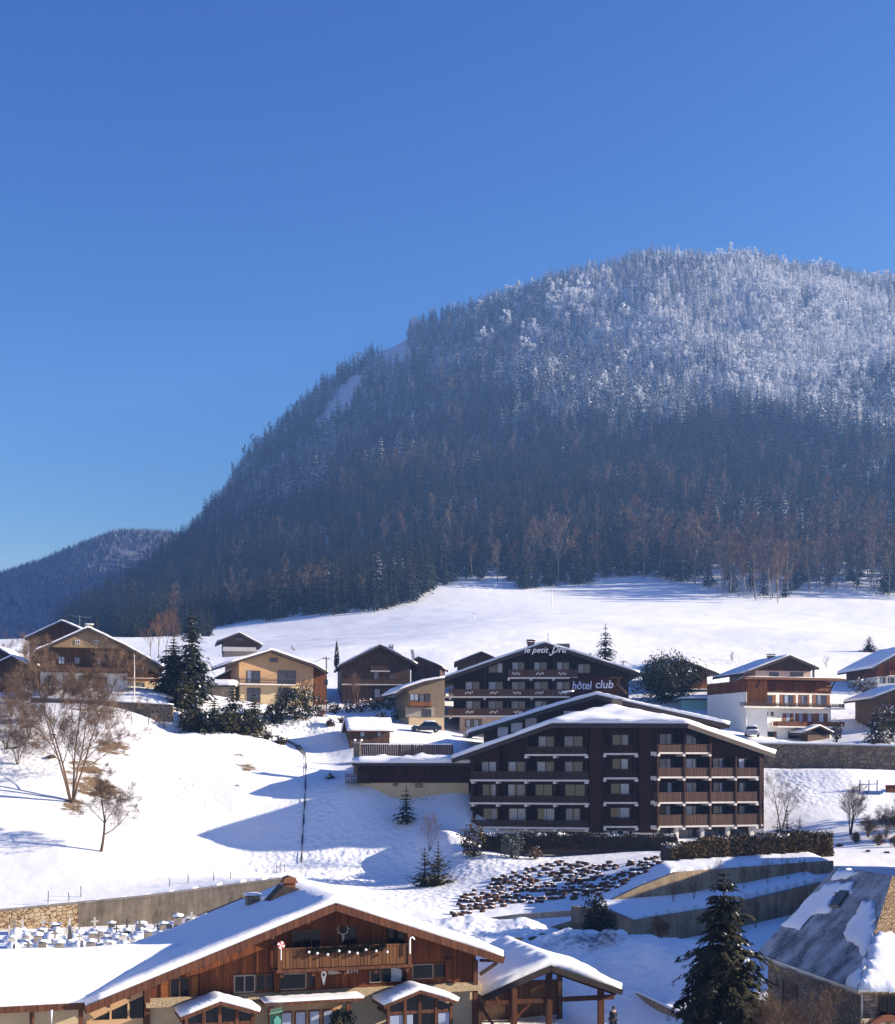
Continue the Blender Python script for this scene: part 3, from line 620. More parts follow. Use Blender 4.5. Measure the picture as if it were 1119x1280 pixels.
# far ridge wood
rX = rs.uniform(-.36, .0, 16000)*2350; rV = rs.uniform(.25, 1.0, 16000); sel = np.argsort(rV)
ci_ = np.clip(((rX/2350+0.62)/0.82*199).astype(int), 0, 199); ri_ = np.clip((rV*59).astype(int), 0, 59)
rZ = Z2[ri_, ci_]; rX = X2[ri_, ci_]+rs.uniform(-7,7,16000); rY = Y2[ri_, ci_]+rs.uniform(-9,9,16000)
forest('distant_forest', rX, rY, rZ, rs.randint(0, 9, 16000), rs.uniform(.35,.62,16000), rs.uniform(0,6,16000), 'far dark forest on the blue ridge')
# ================================================================ building kit
class Pl:
    """a vertical working plane of a building (local x along it, y into it)"""
    def __init__(s, b, lx=0.0, ly=0.0, ang=0.0):
        s.b = b; s.M = Matrix.Translation((lx, ly, 0)) @ Matrix.Rotation(R(ang), 4, 'Z'); s.W = b.W @ s.M; s.I = s.W.inverted()
    def uv(s, x, y, off=0.0):
        o = s.I @ Vector((0, 0, CZ)); d = (s.I.to_3x3() @ Vector(((x-XC)/F, 1, (YH-y)/F)))
        t = (off-o.y)/d.y; q = o+d*t; return q.x, q.z
    def loc(s, v): return s.I @ Vector(v)
    def build(s, mb, name, mats, parent=None, smooth=False):
        return mb.build(name, mats, parent or s.b.root, s.M, smooth)
class Bld(Pl):
    def __init__(s, name, label, cat, x, y, Y, rz=0.0, group=None):
        s.O = P(x, y, Y); s.root = empty(name, s.O, R(rz), label, cat, group)
        s.W = Matrix.Translation(s.O) @ Matrix.Rotation(R(rz), 4, 'Z'); s.b = s; s.M = Matrix.Identity(4); s.I = s.W.inverted()
def below(pts, u, dz=0.0):
    us = [p[0] for p in pts]; zs = [p[1] for p in pts]; return float(np.interp(u, us, zs))-dz
def snow_on(faces, t, name, parent, M=None, seed=0, cell=0.7, lift=0.01, amp=0.14, mat=None, edge=0.72):
    """a snow layer lying on roof faces (list of 3-d polygons)"""
    bm = bmesh.new(); key = {}
    def vert(p):
        k = (round(p[0], 3), round(p[1], 3), round(p[2], 3))
        if k not in key: key[k] = bm.verts.new(p)
        return key[k]
    for f in faces:
        try: bm.faces.new([vert(p) for p in f])
        except ValueError: pass
    bmesh.ops.triangulate(bm, faces=bm.faces[:])
    for _ in range(6):
        es = [e for e in bm.edges if e.calc_length() > cell*1.6]
        if not es or len(bm.faces) > 9000: break
        bmesh.ops.subdivide_edges(bm, edges=es, cuts=1); bmesh.ops.triangulate(bm, faces=[f for f in bm.faces if len(f.verts) > 3])
    bnd = [e for e in bm.edges if e.is_boundary]; bv = set(v for e in bnd for v in e.verts)
    near_ = set(v2 for v in bv for e in v.link_edges for v2 in e.verts)-bv
    base = {v: v.co.copy() for v in bv}
    nn = {}
    for v in bm.verts:
        n = float(fbm(np.array([v.co.x*0.45+seed*7.3]), np.array([v.co.y*0.45+v.co.z*0.3+seed]), 3)[0]); nn[v] = n
    cen = Vector((0,0,0))
    for v in bv:
        # outward bulge
        d = Vector((0,0,0))
        for e in v.link_edges:
            if e.is_boundary: continue
            d += (v.co-e.other_vert(v).co).normalized()
        d.z = 0
        if d.length > 1e-4: v.co += d.normalized()*(0.05+0.22*(nn[v]+.25))*min(1, t*2)
    for v in bm.verts:
        k = edge if v in bv else (0.94 if v in near_ else 1.0)
        v.co.z += lift+t*k+amp*nn[v]*(2.0 if v not in bv else 1.2)*min(1, t*2.2)
    low = {v: bm.verts.new(base[v]+Vector((0,0,lift))) for v in bv}
    for e in bnd:
        a, b = e.verts; f0 = e.link_faces[0]
        vs = list(f0.verts); i = vs.index(a)
        if vs[(i+1) % len(vs)] is b: bm.faces.new((b, a, low[a], low[b]))
        else: bm.faces.new((a, b, low[b], low[a]))
    if M is not None: bm.transform(M)
    me = bpy.data.meshes.new(name); bm.to_mesh(me); bm.free(); me.materials.append(mat or M_SNOW)
    me.polygons.foreach_set('use_smooth', [True]*len(me.polygons)); me.update()
    o = bpy.data.objects.new(name, me); COL.objects.link(o)
    if parent: o.parent = parent
    return o
M_SNOW = M['rsnow']
def slab_faces(mb, faces, th, m=0):
    for f in faces:
        n = len(f); vs = [tuple(p) for p in f]+[(p[0], p[1], p[2]-th) for p in f]
        nz = (Vector(f[1])-Vector(f[0])).cross(Vector(f[2])-Vector(f[0])).z
        fs = [tuple(range(n)), tuple(range(2*n-1, n-1, -1))]+[(i+n, (i+1) % n+n, (i+1) % n, i) for i in range(n)]
        if nz < 0: fs = [q[::-1] for q in fs]
        mb.add(vs, fs, m)
def gable_roof(p, pts_px, ov, depth, th=0.28, snow=0.4, seed=1, back_ov=0.6, name='roof', snow_in=0.08, mat=None, lower=0.0, edge=0.75, amp=0.1, ext=None):
    """roof from its front verge (pixels left to right at local y=-ov) carried straight back. returns local polyline"""
    pts = [p.uv(x, y, -ov) for x, y in pts_px]
    mb = MB(); y0, y1 = -ov, depth+back_ov
    faces = [[(a[0], y0, a[1]), (b[0], y0, b[1]), (b[0], y1, b[1]), (a[0], y1, a[1])] for a, b in zip(pts[:-1], pts[1:])]
    # slab as one extruded outline
    poly = list(pts)+[(u, z-th) for u, z in reversed(pts)]
    mb.prism(poly, y0, y1)
    # verge boards, 3 mm proud
    for a, b in zip(pts[:-1], pts[1:]):
        mb.obox((a[0], y0-0.03, a[1]-th*.6), (b[0], y0-0.03, b[1]-th*.6), 0.05, th*1.25, 1)
    r = p.build(mb, name, [mat or M['soffit'], M['roofedge']])
    if snow:
        ff = []
        for i, f in enumerate(faces):
            ff.append([(q[0], min(max(q[1], y0+snow_in), y1-snow_in), q[2]) for q in f])
        so = snow_on(ff, snow, 'roof_snow', r, p.M, seed, edge=edge, amp=amp)
    return pts, r
def wall_body(p, u0, u1, zb, d, roof, th, name='wall', mat=None, y0=0.0, extra=0.02, parent=None):
    mid = [(u, z-th-extra) for u, z in roof if u0 < u < u1]
    poly = [(u0, zb), (u1, zb), (u1, below(roof, u1, th+extra))]+mid[::-1]+[(u0, below(roof, u0, th+extra))]
    mb = MB(); mb.prism(poly, y0, d); return p.build(mb, name, mat, parent)
def wall_box(p, u0, u1, z0, z1, d, name, mat, y0=0.0, parent=None):
    mb = MB(); mb.box(u0, u1, y0, d, z0, z1); return p.build(mb, name, mat, parent)
def window(p, x0, y0, x1, y1, curtain=None, fm=None, off=0.0, mull=1, parent=None, shutters=None, bar=0.05, name='window', glass=None, dep=0.07, sill=False):
    """pixel rectangle on the plane"""
    ua, zt = p.uv((x0), (y0), off); ub, zl = p.uv(x1, y1, off)
    ua2, _ = p.uv(x0, y1, off); 
    mb = MB(); f0, f1 = off-dep, off+0.03
    mb.box(ua, ub, f0, f1, zt-bar, zt); mb.box(ua, ub, f0, f1, zl, zl+bar)
    mb.box(ua, ua+bar, f0, f1, zl+bar, zt-bar); mb.box(ub-bar, ub, f0, f1, zl+bar, zt-bar)
    n = mull
    for k in range(1, n+1):
        c = ua+(ub-ua)*k/(n+1); mb.box(c-bar*.5, c+bar*.5, f0+0.004, f1, zl+bar, zt-bar)
    o = p.build(mb, name, fm or M['frame'], parent)
    g = MB(); g.box(ua+bar, ub-bar, off-dep*.45, off-0.004, zl+bar, zt-bar); p.build(g, 'pane', glass or M['glass'], o)
    if curtain:
        for a, b in curtain:
            a = min(max(a+_wr.uniform(-.06,.1), 0), .8); b = max(a+.12, min(1, b+_wr.uniform(-.14,.04)))
            c = MB(); c.box(ua+bar+(ub-ua-2*bar)*a, ua+bar+(ub-ua-2*bar)*b, off-dep*.6, off-dep*.46, zl+bar, zt-bar); p.build(c, 'curtain', _wr.choice([M['curtainglass'], M['curtainglass'], M['curtaindim']]), o)
    if shutters:
        w_ = (ub-ua)*shutters[0]
        for sgn, (a, b) in enumerate(((ua-w_-.03, ua-.03), (ub+.03, ub+w_+.03))):
            if shutters[1] in ('b', 'lr'[sgn]):
                c = MB(); c.box(a, b, off-.05, off-.002, zl-.03, zt+.03); c.box(a+.02, b-.02, off-.07, off-.05, zl+.2*(zt-zl), zl+.28*(zt-zl)); c.box(a+.02, b-.02, off-.07, off-.05, zl+.72*(zt-zl), zl+.8*(zt-zl)); p.build(c, 'shutter', shutters[2] if len(shutters) > 2 else M['shutter'], o)
    if sill:
        c = MB(); c.box(ua-.08, ub+.08, off-.14, off-.002, zl-.09, zl-.003); p.build(c, 'sill', M['slab'], o)
    return o
_wr = random.Random(77)
M['curtaindim'] = plain('dim_curtain_behind_glass', (0.15,0.18,0.25), 0.12, 0.25, 3.0, 0.8); M['curtainwarm'] = plain('warm_curtain_behind_glass', (0.33,0.26,0.18), 0.15, 0.25, 3.0, 0.7)
M['curtainglass'] = plain('curtain_behind_glass', (0.29,0.34,0.44), 0.12, 0.18, 3.0, 0.8)
def rail_mesh(mb, u0, u1, y0, y1, z0, z1, slat=0.13, gap=0.03, sides='lr', frontm=0, pan=False):
    """boarded balustrade round three sides"""
    mb.box(u0-.03, u1+.03, y0-.05, y0+.05, z1-.07, z1); 
    if pan: mb.box(u0, u1, y0-.02, y0+.02, z0+.04, z1-.07)
    else:
        n = max(2, int((u1-u0)/(slat+gap))); st = (u1-u0)/n
        for k in range(n): mb.box(u0+k*st, u0+k*st+st-gap, y0-.025, y0+.01, z0+.04, z1-.07)
        mb.box(u0, u1, y0+.011, y0+.05, z0+.12, z0+.22); mb.box(u0, u1, y0+.011, y0+.05, z1-.3, z1-.2)
    for s_ in sides:
        u = u0 if s_ == 'l' else u1-.05
        mb.box(u, u+.05, y0+.055, y1, z1-.07, z1)
        n = max(1, int((y1-y0-.06)/(slat+gap))); st = (y1-y0-.06)/n
        for k in range(n): mb.box(u+.01, u+.04, y0+.055+k*st, y0+.055+k*st+st-gap, z0+.04, z1-.07)
def balcony(p, x0, x1, yr, ys, dep, mat=None, slabm=None, sth=0.16, sides='lr', parent=None, consoles=None, off=0.0, slat=0.13, gap=0.03):
    u0, zr = p.uv(x0, yr, off-dep); u1, zs = p.uv(x1, ys, off-dep)
    mb = MB(); mb.box(u0-.06, u1+.06, off-dep-.06, off-.003, zs-sth*.5, zs+sth*.5)
    if consoles:
        for x in consoles:
            u, _ = p.uv(x, ys, off-dep); mb.box(u-.16, u+.16, off-dep-.14, off-.003, zs-sth*.5-.26, zs-sth*.5-.002)
    o = p.build(mb, 'balcony', slabm or M['slab'], parent)
    r = MB(); rail_mesh(r, u0, u1, off-dep, off-.01, zs+sth*.5, zr, slat, gap, sides); p.build(r, 'railing', mat or M['railwood'], o)
    return o
def post(p, x, y0, y1, w=0.18, off=0.0, mat=None, name='post', parent=None):
    u, za = p.uv(x, y0, off); _, zb = p.uv(x, y1, off); mb = MB(); mb.box(u-w/2, u+w/2, off-w/2, off+w/2, zb, za); return p.build(mb, name, mat or M['beam'], parent)
def chimney(p, u, y, z0, h, w, parent, mat=None, snow=True, cap=True, name='chimney'):
    mb = MB(); mb.box(u-w/2, u+w/2, y-w/2, y+w/2, z0, z0+h)
    if cap:
        mb.box(u-w*.62, u+w*.62, y-w*.62, y+w*.62, z0+h+.002, z0+h+.1)
        for a in (-1, 1):
            for b in (-1, 1): mb.box(u+a*w*.42-.04, u+a*w*.42+.04, y+b*w*.42-.04, y+b*w*.42+.04, z0+h+.1, z0+h+.3)
        mb.box(u-w*.66, u+w*.66, y-w*.66, y+w*.66, z0+h+.3, z0+h+.38)
    o = p.build(mb, name, mat or M['conc3'], parent)
    if snow:
        q = w*.6; zz = z0+h+(.385 if cap else .003)
        snow_on([[(u-q, y-q, zz), (u+q, y-q, zz), (u+q, y+q, zz), (u-q, y+q, zz)]], .16, 'chimney_snow', o, p.M, 3, cell=.25, amp=.05, edge=.5)
    return o
def lettering(p, txt, x0, y0, x1, y1, off, mat, parent, shear=0.25, name='lettering', thick=0.0):
    """letters filling a pixel box on the plane (baseline y1)"""
    u0, zt = p.uv(x0, y0, off); u1, zb = p.uv(x1, y1, off)
    cu = bpy.data.curves.new(name, 'FONT'); cu.body = txt; cu.shear = shear; cu.extrude = 0.02; cu.size = 1.0; cu.offset = thick; cu.resolution_u = 3
    o = bpy.data.objects.new(name, cu); COL.objects.link(o)
    bpy.context.view_layer.update(); d = o.dimensions
    dep = bpy.context.evaluated_depsgraph_get(); me = bpy.data.meshes.new_from_object(o.evaluated_get(dep)); bpy.data.objects.remove(o)
    xs = [v.co.x for v in me.vertices]; ys = [v.co.y for v in me.vertices]; lx = max(xs)-min(xs); x_ = min(xs)
    sx = (u1-u0)/lx; sy = (zt-zb)/0.72
    _, zr = p.uv(x1, y1, off)
    Mx = Matrix(((sx,0,0,u0-x_*sx),(0,0,1,off),(0,sy,0,zb),(0,0,0,1)))
    me.transform(p.M @ Matrix(((sx,0,0,u0-x_*sx),(0,0,-1,off),(0,sy,0,zb),(0,0,0,1)))); me.materials.clear(); me.materials.append(mat)
    o = bpy.data.objects.new(name, me); COL.objects.link(o); o.parent = parent; return o
# ================================================================ restaurant at the bottom
B = Bld('wooden_restaurant', 'large orange brown wooden chalet with balcony and snowy roof at the bottom edge', 'chalet', 420, 1290, 73, 18.5)
ROOF = [(107,1258),(420,1129),(630,1196)]
th = .34; OV = 1.3
pts = [B.uv(x, y, -OV) for x, y in ROOF]; (uL, zL), (uA, zA), (uR, zR) = pts
# main roof (snow built with the annex valley below)
mb = MB(); DEP = 9.5
mb.prism(list(pts)+[(u, z-th) for u, z in reversed(pts)], -OV, DEP)
for a, b in zip(pts[:-1], pts[1:]): mb.obox((a[0], -OV-.03, a[1]-th*.55), (b[0], -OV-.03, b[1]-th*.55), .06, th*1.15, 1)
roof = B.build(mb, 'roof', [M['soffit'], M['beamred']])
snow_on([[(uA, -OV+.05, zA), (uA, DEP, zA), (uL, DEP, zL), (uL, -OV+.05, zL)], [(uR, -OV+.05, zR), (uR, DEP, zR), (uA, DEP, zA), (uA, -OV+.05, zA)]], .42, 'roof_snow', roof, None, 5, edge=.8, amp=.09)
# purlin ends under the left verge
for x in (135,160,192,222,254,300,340,384): 
    q = MB(); u, z = B.uv(x, 0, -OV*.6); zz = below(pts, u, th+.02); q.box(u-.09, u+.09, -OV*.85, -.02, zz-.2, zz); B.build(q, 'purlin', M['beam'])
uw0, _ = B.uv(183, 1240); uw1, _ = B.uv(595, 1230); zband = B.uv(390, 1244)[1]
zt_l = B.uv(184, 1249)[1]; zt_r = B.uv(594, 1226)[1]; zband = (zt_l+zt_r)/2
wood_wall = wall_body(B, uw0, uw1, zband, DEP-.3, pts, th, 'wall', M['redwood'])
wall_box(B, uw0+.1, uw1-.1, -.6, zband-.004, DEP-.4, 'ground_floor_wall', M['cream'], y0=.12)
# shingled skirt
q = MB(); q.prism([(uw0-.05, zband-.42), (uw1+.25, zband-.42), (uw1+.25, zband), (uw0-.05, zband)], -.42, -.004); 
q.v = [(x, (y if (z < zband-.1 or y > -.1) else -.10), z) for x, y, z in q.v]; B.build(q, 'shingle_skirt', M['shingle'])
def rwin(*a, **k): return window(*a, glass=M['glassdark'], **k)
wb = dict(fm=M['framewood'] if 'framewood' in M else M['frame'])
M['framebrown'] = plain('window_frame_brown', (0.11,0.05,0.025), 0.6, .2, 4.0); M['framegrey'] = plain('window_frame_greyed', (0.25,0.2,0.17), 0.7, .2, 4.0)
rwin(B, 212,1222.5,236.5,1246, None, M['framebrown'], mull=1, shutters=(.42,'b',M['orangewood']))
rwin(B, 292,1219,319,1240, None, M['framegrey'], mull=1, bar=.07); rwin(B, 319.5,1218,343,1238, None, M['framebrown'], mull=1)
rwin(B, 348,1217,383,1236, None, M['framegrey'], mull=0, bar=.07); rwin(B, 384,1215,395,1233, None, M['framebrown'], mull=0)
rwin(B, 462,1209,476,1228, None, M['framegrey'], mull=0); rwin(B, 477,1208,508,1227, [(.3,.9)], M['framebrown'], mull=0)
rwin(B, 515,1205.5,541,1223, None, M['framegrey'], mull=0); rwin(B, 542,1204.5,558,1222, None, M['framebrown'], mull=0)
rwin(B, 365,1163,401,1187, None, M['framebrown'], mull=2, dep=.1)
for a in ((428,1158,446,1184),(484,1156,506,1180)):
    rwin(B, *a, None, M['beam'], mull=1, name='balcony_door')
# posts that divide the front
for x, y0, y1 in ((346,1216,1240),(397,1214,1237),(511,1206,1229),(560,1198,1226)): post(B, x, y0, y1, .3, -.12, M['redwood'], 'wall_post')
post(B, 184, 1236, 1290, .28, -.1, M['beamred'], 'corner_post'); post(B, 594, 1200, 1285, .24, -.1, M['beamred'], 'corner_post')
# balcony
DB = 1.3
u0, z1 = B.uv(347.5, 1186.5, -DB); u1, z1b = B.uv(514, 1178, -DB); z0 = B.uv(347.5, 1214, -DB)[1]; z1 = (z1+z1b)/2; 
mb = MB(); mb.box(u0-.1, u1+.1, -DB-.08, -.004, z0-.1, z0+.06)
for k in range(5): uu = u0+.2+(u1-u0-.4)*k/4; mb.box(uu-.09, uu+.09, -DB+.02, -.01, z0-.34, z0-.104)
bal = B.build(mb, 'balcony', M['beamred']); mb = MB(); rail_mesh(mb, u0, u1, -DB, -.02, z0+.06, z1, .17, .02); B.build(mb, 'railing', M['railorange'] if 'railorange' in M else M['redwood'], bal)
for k in (0, 1):
    uu = (u0+.08, u1-.08)[k]; q = MB(); q.box(uu-.09, uu+.09, -DB-.07, -DB+.11, z0-.1, z1+.05 if k == 0 else below(pts, uu, th)); B.build(q, 'balcony_post', M['beamred'], bal)
# things on the balcony: garland, ornaments (own things)
gl = MB(); rnd = random.Random(5)
for k in range(900):
    f = rnd.random(); uu = u0+(u1-u0)*(.2+.6*f); s_ = .10
    c = Vector((uu, -DB-.08+rnd.uniform(-.12,.1), z1-.10+rnd.uniform(-.22,.12)-.05*math.sin(f*30))); d = Vector((rnd.uniform(-1,1), rnd.uniform(-1,1), rnd.uniform(-1,1))).normalized(); e = d.cross(Vector((.3,.5,.8))).normalized()
    gl.face([c-d*s_, c+e*.03, c+d*s_, c-e*.03])
o = gl.build('fir_garland', M['needle'], None, B.W); tag(o, 'green fir garland with white baubles draped over the balcony rail', 'garland')
for k in range(9):
    uu = u0+(u1-u0)*(.22+.58*k/8+.01*math.sin(k*5)); q = bmesh.new(); bmesh.ops.create_icosphere(q, subdivisions=2, radius=.07)
    me = bpy.data.meshes.new('bauble'); q.to_mesh(me); q.free(); me.materials.append(M['ink']); me.transform(B.W @ Matrix.Translation((uu, -DB-.2, z1-.22-.08*(k % 3))))
    bo = bpy.data.objects.new('bauble', me); COL.objects.link(bo); bo.parent = o
M['redplastic'] = plain('red_plastic', (0.55,0.05,0.05), .4, .1, 3.0); 
def disc_candy():
    mb = MB()   # round red and white lollipop with stick
    for k in range(24):
        a0 = k/24*6.283; a1 = (k+1)/24*6.283; m = k//3 % 2
        mb.add([(0,-.05,0),(math.cos(a0)*.19,-.04,math.sin(a0)*.19),(math.cos(a1)*.19,-.04,math.sin(a1)*.19),(0,.05,0),(math.cos(a0)*.19,.04,math.sin(a0)*.19),(math.cos(a1)*.19,.04,math.sin(a1)*.19)], [(0,1,2),(5,4,3),(1,4,5,2)], m)
    mb.tube([(0,0,-.2),(0,0,-.75)], .025, 6, 1); return mb
uu, zz = B.uv(351, 1181, -DB-.05)
o = disc_candy().build('lollipop_ornament', [M['redplastic'], M['ink']], None, B.W @ Matrix.Translation((uu, -DB-.14, zz))); tag(o, 'round red and white lollipop ornament at the left end of the balcony', 'ornament')
uu, zz = B.uv(512, 1192, -DB-.1); mb = MB(); path = [(0,0,0),(0,0,.5),(0,0,.72)]+[(.12*(1-math.cos(a))-.0, 0, .72+.13*math.sin(a)) for a in (.5,1.0,1.57,2.1,2.7,3.14)]
mb.tube(path, .04, 7); o = mb.build('candy_cane_ornament', M['ink'], None, B.W @ Matrix.Translation((uu, -DB-.16, zz))); tag(o, 'pale candy cane ornament at the right end of the balcony', 'ornament')
# antler trophy on the gable
uu, zz = B.uv(428.5, 1170, -.1); mb = MB()
mb.tube([(0,0,-.28),(0,-.08,0),(0,-.02,.12)], [.04,.09,.05], 7)
for sg in (-1, 1):
    mb.tube([(0,-.04,.08),(sg*.18,-.06,.16),(sg*.27,-.05,.36),(sg*.2,-.04,.6)], [.03,.028,.022,.01], 5); mb.tube([(sg*.18,-.06,.16),(sg*.36,-.1,.2)], [.02,.008], 5); mb.tube([(sg*.26,-.05,.34),(sg*.4,-.08,.42)], [.02,.008], 5)
M['bone'] = plain('bone', (.5,.46,.4), .7, .1, 4.0)
o = mb.build('antler_trophy', M['bone'], None, B.W @ Matrix.Translation((uu, -.12, zz))); tag(o, 'pale deer skull with antlers hung on the gable above the balcony', 'trophy')
# white spindle ornament + lettering
uu, zz = B.uv(404.5, 1222, -.05); mb = MB()
prof = [(0,-.40),(.07,-.2),(.10,.02),(.16,.16),(.10,.32),(0,.48),(-.10,.32),(-.16,.16),(-.10,.02),(-.07,-.2)]
mb.prism(prof, -.10, -.05, 0); mb.prism([(.07*math.cos(a), .15+.09*math.sin(a)) for a in [k*.785 for k in range(8)]], -.113, -.103, 1)
o = mb.build('wall_emblem', [M['ink'], M['metal']], B.root, Matrix.Translation((uu, 0, zz)))
lettering(B, 'OUDULA AMETHIEL', 410, 1213.4, 437, 1216.4, -.06, M['ink'], B.root, 0.1); lettering(B, '2 7 2', 438.5, 1212.4, 447.5, 1215.2, -.06, M['ink'], B.root, 0.1)
# stone chimney low on the left slope, brick one behind the ridge, dark dormer
def onslope(x, y, left=True):
    o = B.I @ Vector((0,0,CZ)); d = B.I.to_3x3() @ Vector(((x-XC)/F, 1, (YH-y)/F)); k = (zA-zL)/(uA-uL) if left else (zA-zR)/(uA-uR)
    # z = zA + k*(u-uA)
    t = (zA+k*(o.x-uA)-o.z)/(d.z-k*d.x); return o+d*t
q = onslope(316, 1138); chimney(B, q.x, min(q.y, DEP-.5), q.z-.1, .95, .7, roof, M['housestone'], True, False)
q = onslope(388, 1117)
mb = MB(); yb = min(q.y, DEP-1.2)
mb.v = []; a_ = [(uA-2.9, zA-1.2+.25), (uA-1.6, zA+.62), (uA+.25, zA-.05+.1)]
mb.prism([(uA-2.9, zA-1.0), (uA-1.5, zA+.46), (uA+.1, zA+.1), (uA+.1, zA-.3), (uA-2.6, zA-1.3)], yb, yb+1.3); B.build(mb, 'dark_dormer', M['roofedge'], roof)
mb = MB(); c = (uA-1.0, yb+.9); mb.box(c[0]-.3, c[0]+.3, c[1]-.3, c[1]+.3, zA-.4, zA+.55)
mb.prism([(c[0]-.42, zA+.552), (c[0]+.42, zA+.552), (c[0]+.28, zA+.85), (c[0], zA+.95), (c[0]-.28, zA+.85)], c[1]-.4, c[1]+.4); B.build(mb, 'chimney', M['brick'], roof)
# ---- annex on the left: low roof sloping to the front
v = onslope(240, 1186); yr = v.y; zr = v.z; ye = -1.0; u_e, z_e = B.uv(100, 1254, ye); 
uFar = B.uv(-70, 1270, ye)[0]; uIn = v.x+1.0
A_ = empty('restaurant_annex', B.O, R(18.5), 'low cream walled annex with a wide flat snow roof left of the wooden chalet', 'annex')
class _A(Bld):
    def __init__(s, b, root): s.W = b.W; s.I = b.I; s.M = Matrix.Identity(4); s.b = s; s.root = root; s.O = b.O
AN = _A(B, A_)
kk = (zr-z_e)/(yr-ye)
def uval(y): return uL+(z_e+kk*(y-ye)-zL)/((zA-zL)/(uA-uL))          # valley with the main slope
fr = [(uFar, ye, z_e), (max(uval(ye), uL)-.02, ye, z_e), (uval(yr)-.02, yr, zr), (uFar, yr, zr)]
bk = [(uFar, yr, zr), (uval(yr)-.02, yr, zr), (uval(yr)-.02, yr+4, zr-.9), (uFar, yr+4, zr-.9)]
mb = MB(); slab_faces(mb, [fr, bk], .3); ar = AN.build(mb, 'roof', M['beamred'])
snow_on([[(uFar, ye+.03, z_e), (uL+.7, ye+.03, z_e), (uval(yr)+.6, yr, zr), (uFar, yr, zr)], [(uFar, yr, zr), (uval(yr)+.6, yr, zr), (uval(yr)-.05, yr+4, zr-.9), (uFar, yr+4, zr-.9)]], (.34), 'roof_snow', ar, None, 9, edge=.8)
wall_box(AN, uFar, uw0-.15, -.6, z_e-.42, yr+3.5, 'wall', M['cream'], y0=.15)
for x in (40, 101): post(AN, x, 1262, 1300, .22, -.6, M['beamred'], 'post')
q = MB(); u, z = AN.uv(64.5, 1265, ye-.02); q.tube([(u, ye-.02, z_e-.25), (u, ye-.02, z_e-.55), (u, ye-.02, z_e-.95)], [.06,.04,.005], 6); AN.build(q, 'icicle', M['ice'] if 'ice' in M else M['rsnow'], ar)
# gable-end infill between annex and main front: cream triangle with dark glazing
u0_, _ = B.uv(108, 1262); mb = MB()
zc = B.uv(150, 1276)[1]
poly = [(u0_, below(pts, u0_, th+.06)-.12), (uw0-.16, below(pts, uw0-.16, th+.06)), (uw0-.16, below(pts, uw0-.16, th+.06)-.5), (u0_+.4, below(pts, u0_+.4, th+.06)-.62)]
mb.prism(poly, -.02, .14); B.build(mb, 'gable_panel', M['peach'])
mb = MB(); mb.prism([(u0_+.5, below(pts, u0_+.5, th)-.75), (uw0-.16, below(pts, uw0-.16, th)-.62), (uw0-.16, zc+.1), (u0_+.5, zc+.1)], .02, .1); B.build(mb, 'gable_glazing', M['glassdark'])
mb = MB(); mb.box(u0_, uw0-.16, -.06, .13, zc-.25, zc+.09); 
for f in (.4,.7): mb.box(u0_+(uw0-u0_)*f-.05, u0_+(uw0-u0_)*f+.05, -.05, .12, zc+.09, below(pts, u0_+(uw0-u0_)*f, th)-.62)
B.build(mb, 'gable_frame', M['peach'])
# ---- glazed porches
def porch(Lp, Ap, Rp, dep, label, seed, sign=None):
    pb = _A(B, B.root)
    ps = [B.uv(*q, -dep-.3) for q in (Lp, Ap, Rp)]; t_ = .16
    mb = MB(); mb.prism(list(ps)+[(u, z-t_) for u, z in reversed(ps)], -dep-.3, -.43)
    r = B.build(mb, 'porch_roof', M['beamred'])
    f = [[(ps[1][0], y_, ps[1][1]) if i == 0 else None for i in range(1)] for y_ in (0,)]
    (a, za), (b, zb), (c, zc_) = ps
    snow_on([[(a, -dep-.27, za), (b, -dep-.27, zb), (b, -.45, zb), (a, -.45, za)], [(b, -dep-.27, zb), (c, -dep-.27, zc_), (c, -.45, zc_), (b, -.45, zb)]], .26, 'porch_snow', r, None, seed, cell=.4, edge=.7, amp=.05)
    # timber frame
    mb = MB(); zf = -.6; e0, e1 = a+.3, c-.3
    for f in (0, .26, .5, .76, 1):
        uu = e0+(e1-e0)*f; mb.box(uu-.08, uu+.08, -dep-.08, -dep+.08, zf, below(ps, uu, t_+.01))
    zm = min(za, zc_)-t_-.22; mb.box(e0+.08, e1-.08, -dep-.06, -dep+.06, zm-.16, zm)
    for uu in (e0, e1): mb.box(uu-.06, uu+.06, -dep+.09, -.45, zm-.16, zm)
    fr_ = B.build(mb, 'porch_frame', M['beamred'])
    g = MB()
    for k, (f0, f1) in enumerate(((0,.26),(.26,.5),(.5,.76),(.76,1))):
        x0, x1 = e0+(e1-e0)*f0+.09, e0+(e1-e0)*f1-.09
        g.box(x0, x1, -dep-.01, -dep+.01, zf, zm-.17); g.prism([(x0, zm+.01), (x1, zm+.01), (x1, below(ps, x1, t_+.1)), (x0, below(ps, x0, t_+.1))], -dep-.01, -dep+.01)
    B.build(g, 'pane', M['glassdark'], fr_)
    cu = MB(); x0, x1 = e0+(e1-e0)*.26+.12, e0+(e1-e0)*.5-.1; cu.box(x0, x0+.55*(x1-x0), -dep-.014, -dep-.0102, zf, zm-.2); x0, x1 = e0+.1, e0+(e1-e0)*.26-.1; cu.box(x0, x1, -dep-.014, -dep-.0102, zf, zm-.2); x0, x1 = e0+(e1-e0)*.76+.12, e1-.1; cu.box(x0, x1, -dep-.014, -dep-.0102, zf, zm-.2)
    B.build(cu, 'curtain', M['curtainglass'], fr_)
    if sign:
        lettering(B, sign, 530, 1262.3, 543, 1265, -dep-.03, M['ink'], fr_, 0.1)
    return ps, dep
porch((226,1272),(276,1252),(325,1265), 2.3, 'left', 21); porch((480,1257),(526,1238),(573,1252), 2.3, 'right', 22, 'BAR')
